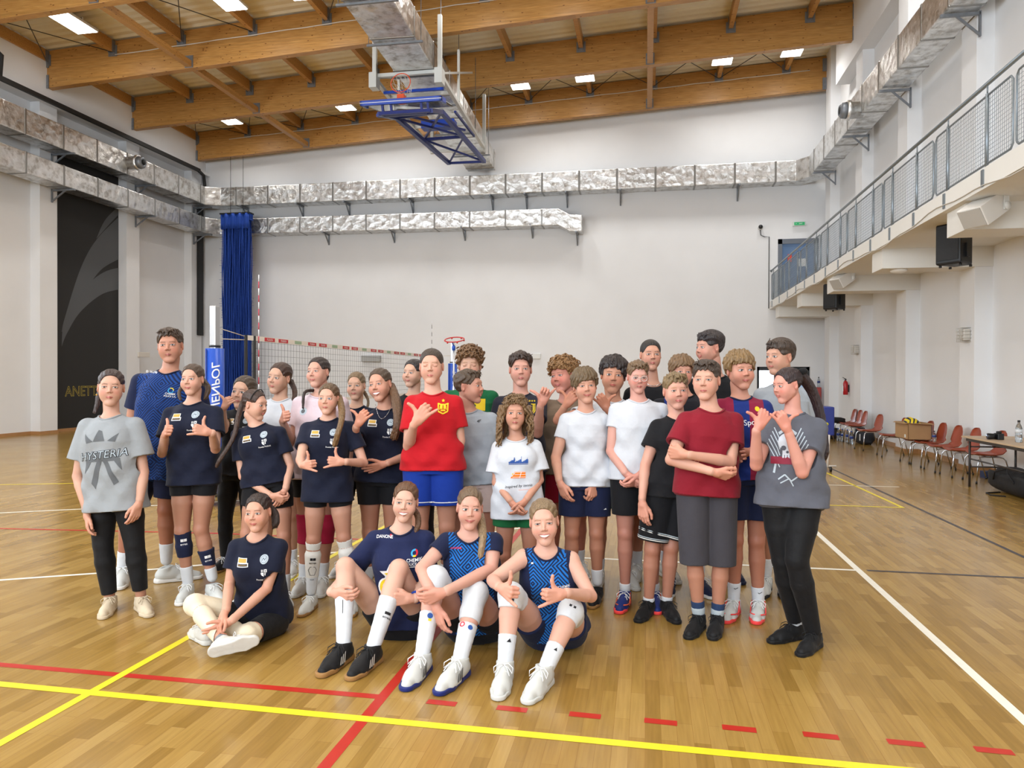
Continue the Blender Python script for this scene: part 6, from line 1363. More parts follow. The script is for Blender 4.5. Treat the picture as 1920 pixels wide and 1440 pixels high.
p = person('girl in a navy tee making hand signs, knee pads slipped on both legs', 366, 5.3, 683, 741, hx=361, fem=1, seed=9, skin=(230, 184, 162), head=J(yaw=-2, roll=-2, smile=1, brow=BR), hair=J(style='pull', c=(92, 70, 54), tails=[J(px=[(378, 712, .12), (390, 728, .08), (384, 748, .05)], r0=.035, r1=.02), J(px=[(345, 720, .12), (336, 735, .08), (338, 750, .05)], r0=.02, r1=.012)]),
    shirt=J(m=F_['navy'], collar=F_['navy'], hem=-.22, ease=.022, loose=.03, cuff=.6, prints=navy_prints()), low=J(m=F_['black'], to=.34, ease=.008), feet=sides(ft(SHW, SOLW, h=.3, toe=(334, 1136), pad=(fabric('pad_navy', (24, 30, 58)), .02, .50, ('pad_mark', INKW, .16, join(rect(.02, .02, -.010, 0), rect(.02, .02, .012, 0), txt('errea', .022, 0, -.028, .01))))), ft(SHW, SOLW, SOCK, h=.2, toe=(410, 1122), pad=(fabric('pad_navy', (24, 30, 58)), .42, .84, ('pad_mark', INKW, .55, join(rect(.02, .02, -.010, 0), rect(.02, .02, .012, 0), txt('errea', .022, 0, -.028, .01)))))),
    j=J(pe=(364, 880), ne=(361, 757), sl=(320, 777), sr=(404, 775), el=(304, 850, 'n'), wl=(309, 818, 'n'), er=(404, 842, 'n'), wr=(398, 812, 'n'), al=(352, 1090), ar=(398, 1082), kl=(342, 995), kr=(377, 992)), hands=J(l=J(p='thumb', f=(.45, -.45, -.75), t=(.05, -1, .1)), r=J(p='shaka', f=(-.75, -.25, -.5), t=(-.2, -1, 0))))
p = person('girl in a navy tee with a headband, head turned right, hands clasped low', 508, 5.15, 731, 787, hx=478, fem=1, seed=10, skin=(232, 186, 164), head=J(yaw=72, pitch=6, brow=BR), hair=J(style='pull', c=(78, 54, 44), tails=[J(px=[(455, 755, .05), (447, 780, 0), (438, 820, -.08), (412, 862, -.12), (405, 875, -.12)], r0=.03, r1=.018)]),
    shirt=J(m=F_['navy'], collar=F_['navy'], hem=-.12, ease=.02, loose=.026, cuff=.62, prints=navy_prints(.01, -.02)), low=J(m=F_['black'], to=.36, ease=.016), feet=sides(ft(), ft(SHW, GUM, toe=(545, 1142))), j=J(pe=(500, 895), ne=(483, 799), sl=(446, 816), sr=(524, 812), el=(455, 893, -.02), wl=(506, 928, -.16), er=(544, 873, 0), wr=(536, 915, -.12), al=(462, 1085), ar=(535, 1105), kl=(464, 1000), kr=(533, 1005), hl=(480, 915), hr=(525, 915)), hands=J(l=J(p='half', f=(.9, .3, -.1), t=(.2, -.8, -.5)), r=J(p='relax', f=(-.35, .9, -.1), t=(-.7, -.2, -.6))))
wrap(p.root, [p.HW((.078*math.sin(t), .012+.02*math.cos(t)+.0, .036+.088*math.cos(t))) for t in np.linspace(-1.5, 1.5, 20)], .0035, 'headband', LACB, False)
mb = MB(); V = None
p = person('girl in navy, ponytail over her shoulder, two hand signs at the waist', 612, 5.05, 719, 777, hx=616, fem=1, seed=11, skin=(234, 188, 166), head=J(yaw=-3, roll=1, brow=BR, blush=1.4, iris=(84, 110, 130)), hair=J(style='pull', c=(112, 84, 56), tails=[J(px=[(636, 745, .06), (641, 765, -.05), (641, 785, -.13), (634, 812, -.17), (628, 836, -.16)], r0=.034, r1=.024, n=26, c=(142, 108, 68))]),
    shirt=J(m=F_['navy'], collar=F_['navy'], hem=-.28, ease=.022, loose=.026, cuff=.6, prints=navy_prints(0, -.02)), low=J(m=F_['black'], to=.33, ease=.008), feet=sides(ft(SHW, GUM, toe=(563, 1155), pad=(fabric('pad_white', (214, 212, 208)), .04, .9, ('pad_mark', INKK, .34, join(rect(.02, .02, -.010, 0), rect(.02, .02, .012, 0), txt('errea', .024, 0, -.028, .012), line([(-.03, -.085), (-.018, -.06), (.018, -.06), (.03, -.085), (.016, -.125), (-.016, -.125), (-.03, -.085)], .003), rect(.03, .01, 0, -.155))))), ft(SHW, GUM, pad=(fabric('pad_white', (214, 212, 208)), .04, .9))),
    j=J(pe=(614, 905), ne=(616, 787), sl=(576, 805), sr=(658, 803), el=(563, 862, 'n'), wl=(566, 872, -.22), er=(682, 868, -.02), wr=(648, 866, -.22), al=(584, 1108), ar=(660, 1100), kl=(588, 1012), kr=(645, 1008)), hands=J(l=J(p='shaka', f=(.75, -.05, -.6), t=(-.1, -1, 0)), r=J(p='shaka', f=(-.9, -.05, -.35), t=(-.05, -1, 0))))
p = person('laughing girl in a navy tee with a long brown ponytail and a fine necklace', 715, 5.4, 691, 753, hx=713, fem=1, seed=12, skin=(226, 174, 150), head=J(yaw=-16, roll=-9, smile=2, eye=.7, brow=BR), hair=J(style='pull', c=(92, 70, 52), tails=[J(px=[(733, 725, .05), (741, 745, -.06), (745, 775, -.15), (744, 800, -.19), (738, 822, -.18)], r0=.045, r1=.034, n=34, c=(120, 86, 58))]),
    shirt=J(m=F_['navy'], collar=F_['navy'], hem=-.14, ease=.022, loose=.024, cuff=.62, prints=navy_prints(0, -.03)), low=J(m=F_['black'], to=.45, ease=.02), feet=J(both=ft(SHG, SHG)), j=J(pe=(715, 885), ne=(722, 767), sl=(683, 790), sr=(764, 786), el=(662, 838, 'n'), wl=(668, 800, 'n'), er=(770, 852, 0), wr=(727, 868, -.2), kl=(695, 1000), kr=(735, 1000), al=(690, 1085), ar=(735, 1085)), hands=J(l=J(p='shakao', f=(.55, -.75, -.3), t=(-.5, -.8, 0)), r=J(p='flat', f=(-.9, .3, -.1), t=(-.2, -.7, -.5))))
wrap(p.root, [p.J['ne']+p.tr*a*.06+p.tf*(.07+.05*(1-abs(a)))-p.ta*(.10*(1-a*a)-.03) for a in np.linspace(-1, 1, 15)], .0018, 'necklace', chrome, False)
# ---- boys ----
crest = [('crest_shield', YEL, .076, .80, join(rect(.008, .05, -.030, -.005), rect(.008, .05, .030, -.005), line([(-.034, .022), (-.012, .014), (.012, .014), (.034, .022)], .008), line([(-.03, -.03), (0, -.046), (.03, -.03)], .009), rect(.014, .03, -.010, 0), rect(.014, .03, .010, 0), rect(.03, .010, 0, -.024), star(.012, 0, .04), line([(-.022, -.02), (-.016, .01)], .004), line([(.022, -.02), (.016, .01)], .004)))]
p = person('boy in a bright red football shirt and blue shorts, eyes closed, hand sign at chest', 812, 5.05, 654, 720, hx=809, seed=13, skin=(236, 188, 166), head=J(yaw=0, closed=1, brow=LB, lip=(210, 120, 116)), hair=J(style='buzz', c=(74, 58, 46)), shirt=J(m=F_['red'], collar=F_['red'], hem=-.14, ease=.018, loose=.026, cuff=.66, prints=crest),
    low=J(m=F_['royal'], to=.62, ease=.03, flare=.012, hemline=[(SOLW, .04)]), feet=J(both=ft()), j=J(pe=(812, 862), ne=(812, 738), sl=(774, 757), sr=(852, 757), el=(766, 836, -.08), wl=(776, 797, 'n'), er=(862, 826, 0), wr=(850, 880, -.06), kl=(788, 988), kr=(838, 988), al=(785, 1085), ar=(838, 1085)), hands=J(l=J(p='shakao', f=(.62, -.75, -.15), t=(-.7, -.7, .1), s=1.08), r=J(p='half', f=(-.4, .9, -.1), t=(-.6, .1, -.8))))
person('curly haired boy in green at the back, eyes closed', 882, 5.9, 656, 717, hx=881, seed=14, head=J(closed=1, brow=LB, blush=1.3), hair=J(style='curly', c=(138, 98, 62)), shirt=J(m=F_['green'], collar=F_['green'], ease=.03, prints=[('yellow_panel', YEL, .04, .78, rect(.16, .09)), ('panel_mark', F_['green'], .04, .78, txt('S', .05, 0, 0, .02), .001)]), low=J(m=F_['black'], to=.6, ease=.02), feet=J(both=ft()))
p = person('boy in a grey tee facing right, in front of the curly boy in green', 888, 5.4, 695, 757, hx=880, seed=15, b=1.12, skin=(222, 168, 146), head=J(yaw=68, smile=1, pitch=-4, brow=BR), hair=J(style='crop', c=(100, 78, 58)), shirt=J(m=F_['greyt'], collar=F_['greyt'], hem=-.14, ease=.022, loose=.022, cuff=.55, prints=[('sport_logo', INKK, .07, .84, txt('4F', .03, 0, 0, .02, .3))]), low=J(m=F_['beige'], to=.55, ease=.03), feet=J(both=ft()),
    j=J(ne=(880, 772), pe=(890, 890), sl=(848, 790), sr=(920, 788), er=(932, 838, 0), wr=(925, 880, -.05)), hands=J(r=J(p='relax', f=(-.3, .9, -.1), t=(-.5, 0, -.8))))
p = person('boy in a dark football shirt with yellow crest making a hand sign', 975, 5.7, 662, 724, hx=976, seed=16, skin=(228, 176, 158), head=J(yaw=2, brow=DB, lip=(190, 104, 104), eye=.85), hair=J(style='short', c=(70, 50, 40)), shirt=J(m=F_['dark'], collar=F_['dark'], ease=.022, loose=.02, prints=[('crest_stars', YEL, .085, .90, join(star(.008, -.018, .004), star(.008, 0, .004), star(.008, .018, .004))), ('club_letter', YEL, .085, .79, join(line([(.008, .035), (.008, -.012), (-.004, -.024), (-.014, -.018)], .007), line([(.02, .035), (.02, -.012), (.006, -.034), (-.012, -.034)], .005), rect(.034, .005, .008, .036))), ('round_patch', INKW, -.055, .90, disc(.016)), ('patch_ring', INKR, -.055, .90, ring_(.008, .012), .001)]), low=J(m=F_['black'], to=.6, ease=.02), feet=J(both=ft()),
    j=J(ne=(976, 740), sl=(938, 757), sr=(1012, 757), er=(1008, 812, 'n'), wr=(1013, 762, 'n')), hands=J(r=J(p='shakao', f=(.35, -.85, -.2), t=(-.55, -.8, 0))))
person('curly red blond boy in a brown tee looking left', 1062, 6.0, 675, 737, hx=1056, seed=17, skin=(228, 160, 142), b=1.12, head=J(yaw=-38, roll=-8, smile=1.2, brow=LB, blush=1.8, eye=.7, fw=1.05), hair=J(style='curly', c=(170, 124, 76), front=.05), shirt=J(m=F_['brown'], collar=F_['brown'], hem=-.2, ease=.03), low=J(m=F_['rshort'], to=.7, ease=.03), feet=J(both=ft()), j=J(ne=(1060, 757)))
p = person('dark fringed boy in white making hand signs with both hands, behind', 1150, 5.7, 671, 738, hx=1150, seed=18, skin=(222, 166, 138), head=J(yaw=-6, roll=5, brow=BK, iris=(52, 38, 30), lip=(196, 96, 90)), hair=J(style='mop', c=(50, 38, 36), part=-.55, front=.055), shirt=J(m=F_['white'], collar=F_['white'], ease=.022), low=J(m=F_['green'], to=.7, ease=.03), feet=J(both=ft(SHG, SHG)),
    j=J(ne=(1150, 752), sl=(1116, 767), sr=(1184, 767), el=(1046, 788, -.18), wl=(1058, 764, -.24), er=(1160, 812, -.1), wr=(1142, 772, 'n')), hands=J(l=J(p='shaka', f=(.55, -.75, -.3), t=(-.2, -1, 0)), r=J(p='shakao', f=(-.5, -.75, -.2), t=(.6, -.8, 0))))
p = person('tall boy in black with shaved dark hair and a thin chain, at the back', 1222, 5.9, 637, 695, hx=1220, seed=19, skin=(222, 170, 146), head=J(brow=DB, fw=.98, eye=.8), hair=J(style='buzz', c=(40, 32, 30)), shirt=J(m=F_['black'], collar=None, ease=.02), low=J(m=F_['black'], to=.7, ease=.02), feet=J(both=ft(SHG, SHG)), j=J(ne=(1222, 722), sl=(1184, 740), sr=(1262, 740)))
wrap(p.root, [p.J['ne']+p.tr*a*.065+p.tf*(.075-.02*a*a)-p.ta*(.03*(1-a*a)-.02) for a in np.linspace(-1, 1, 15)], .0025, 'chain_necklace', chrome, False)
person('boy with light brown bowl cut half hidden behind the blond boy', 1284, 5.5, 669, 728, hx=1278, seed=20, skin=(228, 172, 150), head=J(roll=3, brow=LB, eye=.8, blush=1.3), hair=J(style='mop', c=(142, 108, 74), part=.12, front=.048), shirt=J(m=BAR2, collar=F_['black'], ease=.024, prints=[('red_shoulder', F_['maroon'], -.10, .93, rect(.07, .03))]), low=J(m=F_['black'], to=.7, ease=.02), feet=J(both=ft(SHN, SOLW, sk=SOCK)), j=J(ne=(1282, 742)))
person('tall dark haired boy in black looking left at the back right', 1336, 5.9, 623, 683, hx=1330, seed=21, skin=(226, 172, 152), head=J(yaw=-70, smile=1.6, brow=BK), hair=J(style='short', c=(52, 40, 40), front=.055), shirt=J(m=F_['black'], collar=F_['black'], ease=.02), low=J(m=F_['navys'], to=.7, ease=.02), feet=J(both=ft(SHN, SHN)), j=J(ne=(1340, 706), sl=(1302, 724), sr=(1380, 724)))
person('brown haired boy in a grey tee looking left, behind the girl with the skull tee', 1462, 5.5, 638, 703, hx=1462, seed=22, skin=(226, 178, 154), head=J(yaw=-62, brow=DB), hair=J(style='short', c=(80, 62, 50), front=.06), shirt=J(m=F_['greyt'], collar=F_['greyt'], ease=.024), low=J(m=F_['black'], to=.75, ease=.02), feet=sides(ft(SHW, SHB, toe=(1432, 1112)), ft(SHW, SHB, toe=(1475, 1118))), j=J(ne=(1466, 724), sl=(1428, 742), sr=(1506, 742), al=(1436, 1076), ar=(1472, 1080), kl=(1440, 975), kr=(1475, 975)))
# second row, right
sky = join(*[rect(.010+.004*((i*7) % 3), .012+.018*((i*5) % 4)/3, -.070+.0125*i, .006+.009*((i*5) % 4)/3) for i in range(12)], line([(-.035, .02), (-.030, .045), (-.025, .02)], .004), line([(.022, .03), (.025, .052)], .003), line([(.066, .02), (.07, .04)], .003), rect(.15, .006, 0, -.006))
court = join(poly([(-.072, -.036), (.046, -.036), (.046, .014), (-.036, .014)]))
p = person('child with long curly hair in a white tennis print tee and green shorts', 970, 4.95, 744, 806, hx=966, seed=23, fem=.6, skin=(224, 172, 148), b=.95, head=J(roll=1, brow=LB, eye=.9, jaw=.88), hair=J(style='long', c=(146, 112, 74)), shirt=J(m=F_['white'], collar=F_['white'], hem=-.34, ease=.03, loose=.05, cuff=.72, flare=.006, fit=.8, neck=.080,
    prints=[('city_skyline', INKB, .012, .60, sky), ('tennis_court', INKO, .02, .43, court), ('court_lines', INKW, .02, .43, join(line([(-.056, -.028), (.046, -.028)], .003), line([(-.060, -.022), (-.032, .010), (.046, .010)], .003), line([(0, -.034), (.014, .012)], .004), line([(-.04, -.008), (.046, -.008)], .0025)), .001), ('tennis_ball', YEL, -.035, .43, disc(.005, 0, -.004), .0015), ('script_lettering', INKK, .01, .22, txt('inspired by tennis', .030, 0, 0, .004, .3, .06)), ('underline', INKO, .04, .155, line([(-.03, 0), (.045, .003)], .002))]),
    low=J(m=F_['gshort'], to=.42, ease=.026, flare=.01), feet=J(both=ft(sk=fabric('sock_pink', (220, 150, 170)))), j=J(pe=(970, 932), ne=(968, 822), sl=(936, 840), sr=(1002, 838), el=(930, 905, -.02), wl=(956, 938, -.17), er=(1012, 900, -.02), wr=(988, 935, -.17)), hands=J(l=J(p='grip', f=(.55, .8, -.1), t=(.4, -.4, -.8)), r=J(p='relax', f=(-.6, .8, -.1), t=(-.4, -.4, -.8))))
p = person('fair fringed boy in a plain white tee and navy shorts, smiling', 1098, 5.25, 693, 756, hx=1097, seed=24, skin=(230, 178, 154), head=J(yaw=2, roll=-5, smile=1.6, eye=.65, brow=LB), hair=J(style='mop', c=(128, 104, 74), front=.042, part=.3), shirt=J(m=F_['white'], collar=F_['white'], hem=-.14, ease=.010, loose=.012, cuff=.50, fit=.2, wr=.008), low=J(m=F_['navys'], to=.64, ease=.028, flare=.012, prints=[('sport_triangle', INKW, 'r', .52, .05, poly([(-.012, 0), (.012, 0), (.006, .012)]))]),
    feet=sides(ft(SHB, GUM, lace=LACB), ft(SHB, GUM, lace=LACB, h=.26, toe=(1112, 1135))), j=J(pe=(1098, 892), ne=(1098, 772), sl=(1062, 788), sr=(1130, 788), el=(1042, 858, -.04), wl=(1048, 900, -.16), er=(1126, 860, -.02), wr=(1113, 900, -.10), al=(1072, 1088), ar=(1120, 1090), kl=(1072, 1000), kr=(1118, 1000)), hands=J(l=J(p='relax', f=(.35, .9, -.1), t=(.7, .1, -.7)), r=J(p='half', f=(-.1, .95, -.2), t=(-.8, .1, -.5))))
p = person('boy with round glasses in a plain white tee, hands crossed in front', 1198, 5.15, 678, 736, hx=1196, seed=25, skin=(236, 182, 168), head=J(pitch=8, brow=LB, eye=.8, blush=1.6), hair=J(style='crop', c=(138, 108, 76), front=.070), shirt=J(m=F_['white'], collar=F_['white'], hem=-.13, ease=.018, loose=.016, cuff=.42), low=J(m=F_['black'], to=.66, ease=.026), feet=sides(ft(SHBL, CORAL, SOCK, h=.1, patch=ORG, toe=(1162, 1147)), ft(SHBL, CORAL, SOCK, h=.1, patch=ORG, toe=(1235, 1147))),
    j=J(pe=(1196, 880), ne=(1197, 752), sl=(1156, 770), sr=(1240, 770), el=(1146, 846, -.02), wl=(1172, 886, -.16), er=(1242, 848, .05), wr=(1204, 886, -.17), al=(1172, 1103), ar=(1226, 1103), kl=(1172, 1000), kr=(1224, 1000)), hands=J(l=J(p='relax', f=(.7, .7, -.1), t=(.2, -.6, -.7)), r=J(p='grip', f=(-.7, .7, -.1), t=(-.2, -.7, -.7))))
for s in (-1, 1): wrap(p.root, [p.HW((s*.032+.022*math.cos(t), .098+.002*math.cos(t), .002+.020*math.sin(t))) for t in np.linspace(0, 2*math.pi, 22)[:-1]], .0016, 'glasses_rim', SHG)
wrap(p.root, [p.HW((-.011, .100, .004)), p.HW((0, .108, .009)), p.HW((.011, .100, .004))], .0015, 'glasses_bridge', SHG, False)
p = person('blond boy in a black tee and black shorts with white edged hems', 1236, 4.95, 700, 767, hx=1267, seed=26, skin=(238, 186, 166), h=1.66, head=J(roll=-2, smile=.6, brow=BL, eye=.8, lip=(210, 110, 110)), hair=J(style='crop', c=(160, 132, 92), front=.058), shirt=J(m=F_['black'], collar=F_['black'], hem=-.2, ease=.016, loose=.035, cuff=.55, fit=.3, neck=.078), low=J(m=F_['black'], to=.85, ease=.034, flare=.012, hemline=[(SOLW, .025), (SKB, .05)]),
    feet=sides(ft(SHB, SHB, h=.12, lace=LACB, toe=(1186, 1174)), ft(SHB, SHB, h=.12, lace=LACB, toe=(1280, 1171))), j=J(pe=(1262, 905), ne=(1270, 783), sl=(1234, 802), sr=(1306, 800), el=(1210, 872, -.04), wl=(1204, 936, -.12), er=(1326, 868, .05), wr=(1316, 920, 0), al=(1216, 1132), ar=(1250, 1130), kl=(1222, 1030), kr=(1258, 1026)), hands=J(l=J(p='relax', f=(.05, .97, -.1), t=(.75, .1, -.6))))
p = person('boy in a maroon tee and charcoal shorts with folded arms', 1326, 4.65, 677, 750, hx=1324, seed=27, skin=(236, 186, 164), head=J(yaw=-26, roll=0, brow=BR, eye=.75), hair=J(style='crop', c=(84, 66, 54), front=.062), shirt=J(m=F_['maroon'], collar=F_['maroon'], hem=-.22, ease=.022, loose=.034, cuff=.6, neck=.076, vneck=1), low=J(m=F_['char'], to=1.08, ease=.024, wide=1, flare=.012), feet=sides(ft(SHB, SHB, fabric('sock_blue', (40, 58, 92)), h=.26, lace=LACB, toe=(1282, 1205), band=[(SKB, .84, .93)]), ft(SHB, SHB, fabric('sock_blue', (40, 58, 92)), h=.26, lace=LACB, toe=(1334, 1212), band=[(SKB, .84, .93)])),
    j=J(pe=(1325, 898), ne=(1332, 768), sl=(1287, 789), sr=(1376, 790), el=(1258, 862, -.10), wl=(1334, 884, -.25), er=(1370, 866, -.10), wr=(1292, 853, -.22), al=(1310, 1154), ar=(1345, 1158), kl=(1302, 1046), kr=(1352, 1048)), hands=J(l=J(p='grip', f=(.9, .25, .1), t=(.1, -.6, -.6)), r=J(p='fist', f=(-.9, -.1, .4), t=(0, -.9, -.2))))
p = person('blond boy in a blue and maroon striped football shirt, glancing right', 1398, 4.95, 661, 730, hx=1388, seed=28, skin=(230, 172, 150), head=J(yaw=6, roll=-2, smile=.8, gaze=1, brow=LB), hair=J(style='mop', c=(158, 124, 80), front=.050, part=-.35), shirt=J(m=BAR1, collar=F_['jnavy'], jersey=1, hem=-.12, ease=.022, loose=.024, cuff=.6, prints=[('sponsor_lettering', INKW, .035, .66, txt('Spotify', .05, 0, 0, .006)), ('club_crest', YEL, .07, .84, disc(.016))]), low=J(m=F_['navys'], to=.66, ease=.026, flare=.01),
    feet=sides(ft(SHW, CORAL, h=.28, patch=CORAL, toe=(1360, 1168), prints=[('swoosh', INKK, .80, line([(-.014, .004), (-.006, -.002), (.014, .008)], .004))]), ft(SHW, CORAL, h=.28, patch=CORAL, toe=(1420, 1176), prints=[('swoosh', INKK, .80, line([(-.014, .004), (-.006, -.002), (.014, .008)], .004))])), j=J(pe=(1400, 880), ne=(1388, 747), sl=(1350, 764), sr=(1432, 766), el=(1352, 850, 0), wl=(1375, 850, -.15), er=(1448, 842, -.02), wr=(1408, 846, -.16), al=(1376, 1122), ar=(1422, 1132), kl=(1378, 1012), kr=(1418, 1014)), hands=J(r=J(p='flat', f=(-.9, .2, -.1), t=(0, -.8, -.5))))
skull = join(disc(.035, .0, .02), rect(.036, .022, 0, -.02), *[rect(.007, .014, -.015+.010*i, -.036) for i in range(4)])
feath = join(*[line([(-.062-.008*i, .085-.016*i), (-.040-.003*i, .045-.022*i), (-.034, .02-.024*i)], .0045) for i in range(5)], *[line([(.062+.008*i, .085-.016*i), (.040+.003*i, .045-.022*i), (.034, .02-.024*i)], .0045) for i in range(5)], line([(-.04, .06), (0, .085), (.04, .06)], .012), line([(-.05, -.05), (-.06, -.10)], .010), line([(-.04, -.125), (-.01, -.105), (.02, -.13), (.05, -.11)], .006), line([(-.03, -.14), (.01, -.12), (.03, -.15)], .005))
skull, feath = [([(a*1.55, b*1.55) for a, b in q[0]], q[1]) for q in (skull,)]+[([(a*1.25, b*1.5) for a, b in q[0]], q[1]) for q in (feath,)]
p = person('girl in a dark grey skull print tee and black leggings, head turned left, far right', 1497, 4.4, 690, 755, hx=1476, seed=29, fem=.8, skin=(236, 176, 160), turn=-18, b=1.12, head=J(yaw=-72, pitch=8, brow=DB, blush=1.6), hair=J(style='pull', c=(54, 34, 36), tails=[J(px=[(1502, 705, .05), (1524, 735, .08), (1540, 790, .08), (1547, 845, .05), (1543, 862, .05)], r0=.05, r1=.032, n=30)]),
    shirt=J(m=F_['dgrey'], collar=F_['dgrey'], hem=-.26, ease=.028, loose=.034, cuff=.56, flare=.01, prints=[('eagle_print', INKG, -.03, .52, feath), ('skull_print', fabric('print_skull', (200, 206, 216), .6, bump=0), -.03, .54, skull, .001), ('skull_sockets', F_['dgrey'], -.03, .54, join(disc(.015, -.022, -.006), disc(.015, .022, -.006), disc(.008, 0, -.03)), .002), ('red_band', fabric('print_band', (130, 34, 56), .6, bump=0), -.03, .36, rect(.19, .045), .001)]),
    low=J(m=LEG, to=1.93, ease=.009, name='leggings'), feet=sides(ft(SHB, SHB, h=.14, lace=LACB, toe=(1432, 1204)), ft(SHB, SHB, h=.14, lace=LACB, toe=(1474, 1246))), j=J(pe=(1484, 912), ne=(1486, 776), sl=(1446, 800), sr=(1532, 802), el=(1418, 872, 'n'), wl=(1418, 808, 'n'), er=(1504, 886, -.16), wr=(1479, 812, 'n'), al=(1492, 1172, .1), ar=(1527, 1196, -.05), kl=(1468, 1050, .02), kr=(1494, 1050, -.1)), hands=J(l=J(p='shakao', f=(.45, -.85, -.1), t=(-.6, -.8, 0)), r=J(p='shakao', f=(-.45, -.85, -.1), t=(.65, -.75, 0))))
mb = MB(); q = p.HW((.02, -.085, .085))-np.array(p.root.location)
for s in (-1, 1): mb.sph(q+p.tr*s*.028, .026, 12, 0, (1.1, .6, .8))
mb.sph(q, .012); mb.build('hair_bow', LACB, p.root)
# ---- seated row ----
p = person('girl in navy sitting cross legged on the floor with cream leg sleeves', 492, 4.6, 927, 994, hx=484, h=1.62, fem=1, seed=30, skin=(230, 180, 156), head=J(yaw=-4, roll=-3, smile=1, brow=DB, blush=1.2, iris=(80, 60, 50)), hair=J(style='pull', c=(62, 46, 40), tails=[J(p=[(.02, -.10, .02), (.06, -.11, -.03), (.075, -.09, -.08), (.07, -.08, -.11)], r0=.04, r1=.03)]),
    shirt=J(m=F_['navy'], collar=F_['navy'], hem=-.1, ease=.02, loose=.026, cuff=.56, prints=navy_prints(0, -.02)), low=J(m=LEG, to=.72, ease=.008, top=.2), j=J(pe=(494, 1152, 0), ne=(482, 1007, -.10), hl=(470, 1165, -.04), hr=(518, 1165, -.02), sl=(444, 1026, -.10), sr=(524, 1026, -.10), el=(430, 1097, -.14), wl=(424, 1143, -.36), er=(500, 1104, -.16), wr=(436, 1162, -.40), kl=(366, 1134, -.20), al=(419, 1205, -.46), kr=(462, 1192, -.34), ar=(384, 1163, -.20)),
    feet=sides(ft(SHG, SHG, fabric('sock_patterned', (120, 124, 130)), h=.1, toe=(474, 1192, 4.16), up=tuple(CF*.95+np.array([0, 0, .3])), pad=(CREAM, -.42, .92)), ft(SHG, SHG, SOCK, h=.1, toe=(335, 1172), pad=(CREAM, -.18, .8))), hands=J(l=J(p='grip', f=(-.2, .75, -.6), t=(.6, -.2, -.6)), r=J(p='flat', f=(-.85, .5, -.1), t=(-.3, -.6, -.6))))
p = person('laughing seated woman in a plain navy club jersey with black shoes, hands on shins', 758, 4.55, 905, 976, hx=760, h=1.84, fem=1, seed=31, skin=(238, 196, 176), head=J(yaw=3, roll=5, smile=2, eye=.7, brow=BR), hair=J(style='pull', c=(122, 84, 56), tails=[J(px=[(770, 950, .08), (782, 965, -.02), (784, 985, -.06), (774, 1004, -.1)], r0=.028, r1=.02, n=24)]),
    shirt=J(m=F_['jnavy'], collar=F_['navys'], jersey=1, hem=-.06, ease=.02, loose=.024, cuff=.86, prints=[('brand_lettering', INKW, -.085, .96, txt('DANONE', .022, 0, 0, .012, .1)), ('brand_dot', INKR, -.048, .975, disc(.007)), ('club_ring', CYAN, .085, .80, ring_(.010, .019, 0, 0, 18, 1.2, 4.2)), ('club_ring_red', INKR, .085, .80, ring_(.010, .019, 0, 0, 12, -1, 1.2)), ('club_ring_yellow', YEL, .085, .80, ring_(.010, .019, 0, 0, 10, 4.2, 5.3)), ('club_lettering', INKW, .085, .71, join(txt('CHEMIK', .024, 0, .012, .014), txt('POLICE S.A.', .020, 0, -.008, .012), rect(.075, .004, 0, -.022))),
       ('star_print', INKW, -.05, .50, join(star(.062, 0, .045, .5), disc(.062, -.012, -.035))), ('star_gold', YEL, -.05, .50, join(star(.034, 0, .045, .5), ring_(.036, .052, -.012, -.035)), .001), ('star_letter', INKB, -.05, .50, txt('L', .07, -.006, -.03, .02), .002)]), low=J(m=F_['black'], to=.30, ease=.01, top=.2),
    feet=sides(ft(SHB, GUM, SOCK, h=.66, lace=LACB, fs=1.1, stripes=SOLW, st=.03, toe=(607, 1262), prints=[('sock_mark', INKK, .55, join(line([(0, .03), (0, -.04)], .003)))]), ft(SHB, GUM, SOCK, h=.62, lace=LACB, fs=1.1, stripes=SOLW, toe=(655, 1273), prints=[('sock_mark', INKK, .62, join(rect(.014, .014, .02, .02), rect(.014, .014, .034, .02), txt('errea', .018, .026, -.002, .01)))])),
    j=J(pe=(757, 1155, 0), ne=(752, 992, -.06), sl=(704, 1012, -.08), sr=(798, 1012, -.06), el=(660, 1068, -.02), wl=(621, 1110, -.30), er=(800, 1085, -.08), wr=(779, 1122, -.32), kl=(648, 1062, -.20), kr=(748, 1066, -.24), al=(644, 1208, -.44), ar=(698, 1218, -.48)), hands=J(l=J(p='grip', f=(.85, .1, -.45), t=(.1, -.9, -.3)), r=J(p='grip', f=(-.9, -.05, -.3), t=(-.2, -.9, -.2))))
wrap(p.root, [p.J['wr']+(p.J['er']-p.J['wr'])*.06+p.ta*.031*math.cos(t)+np.cross(nz(p.J['er']-p.J['wr']), p.ta)*.031*math.sin(t) for t in np.linspace(0, 6.28, 18)[:-1]], .009, 'wristband', fabric('wristband_blue', (30, 58, 140)))
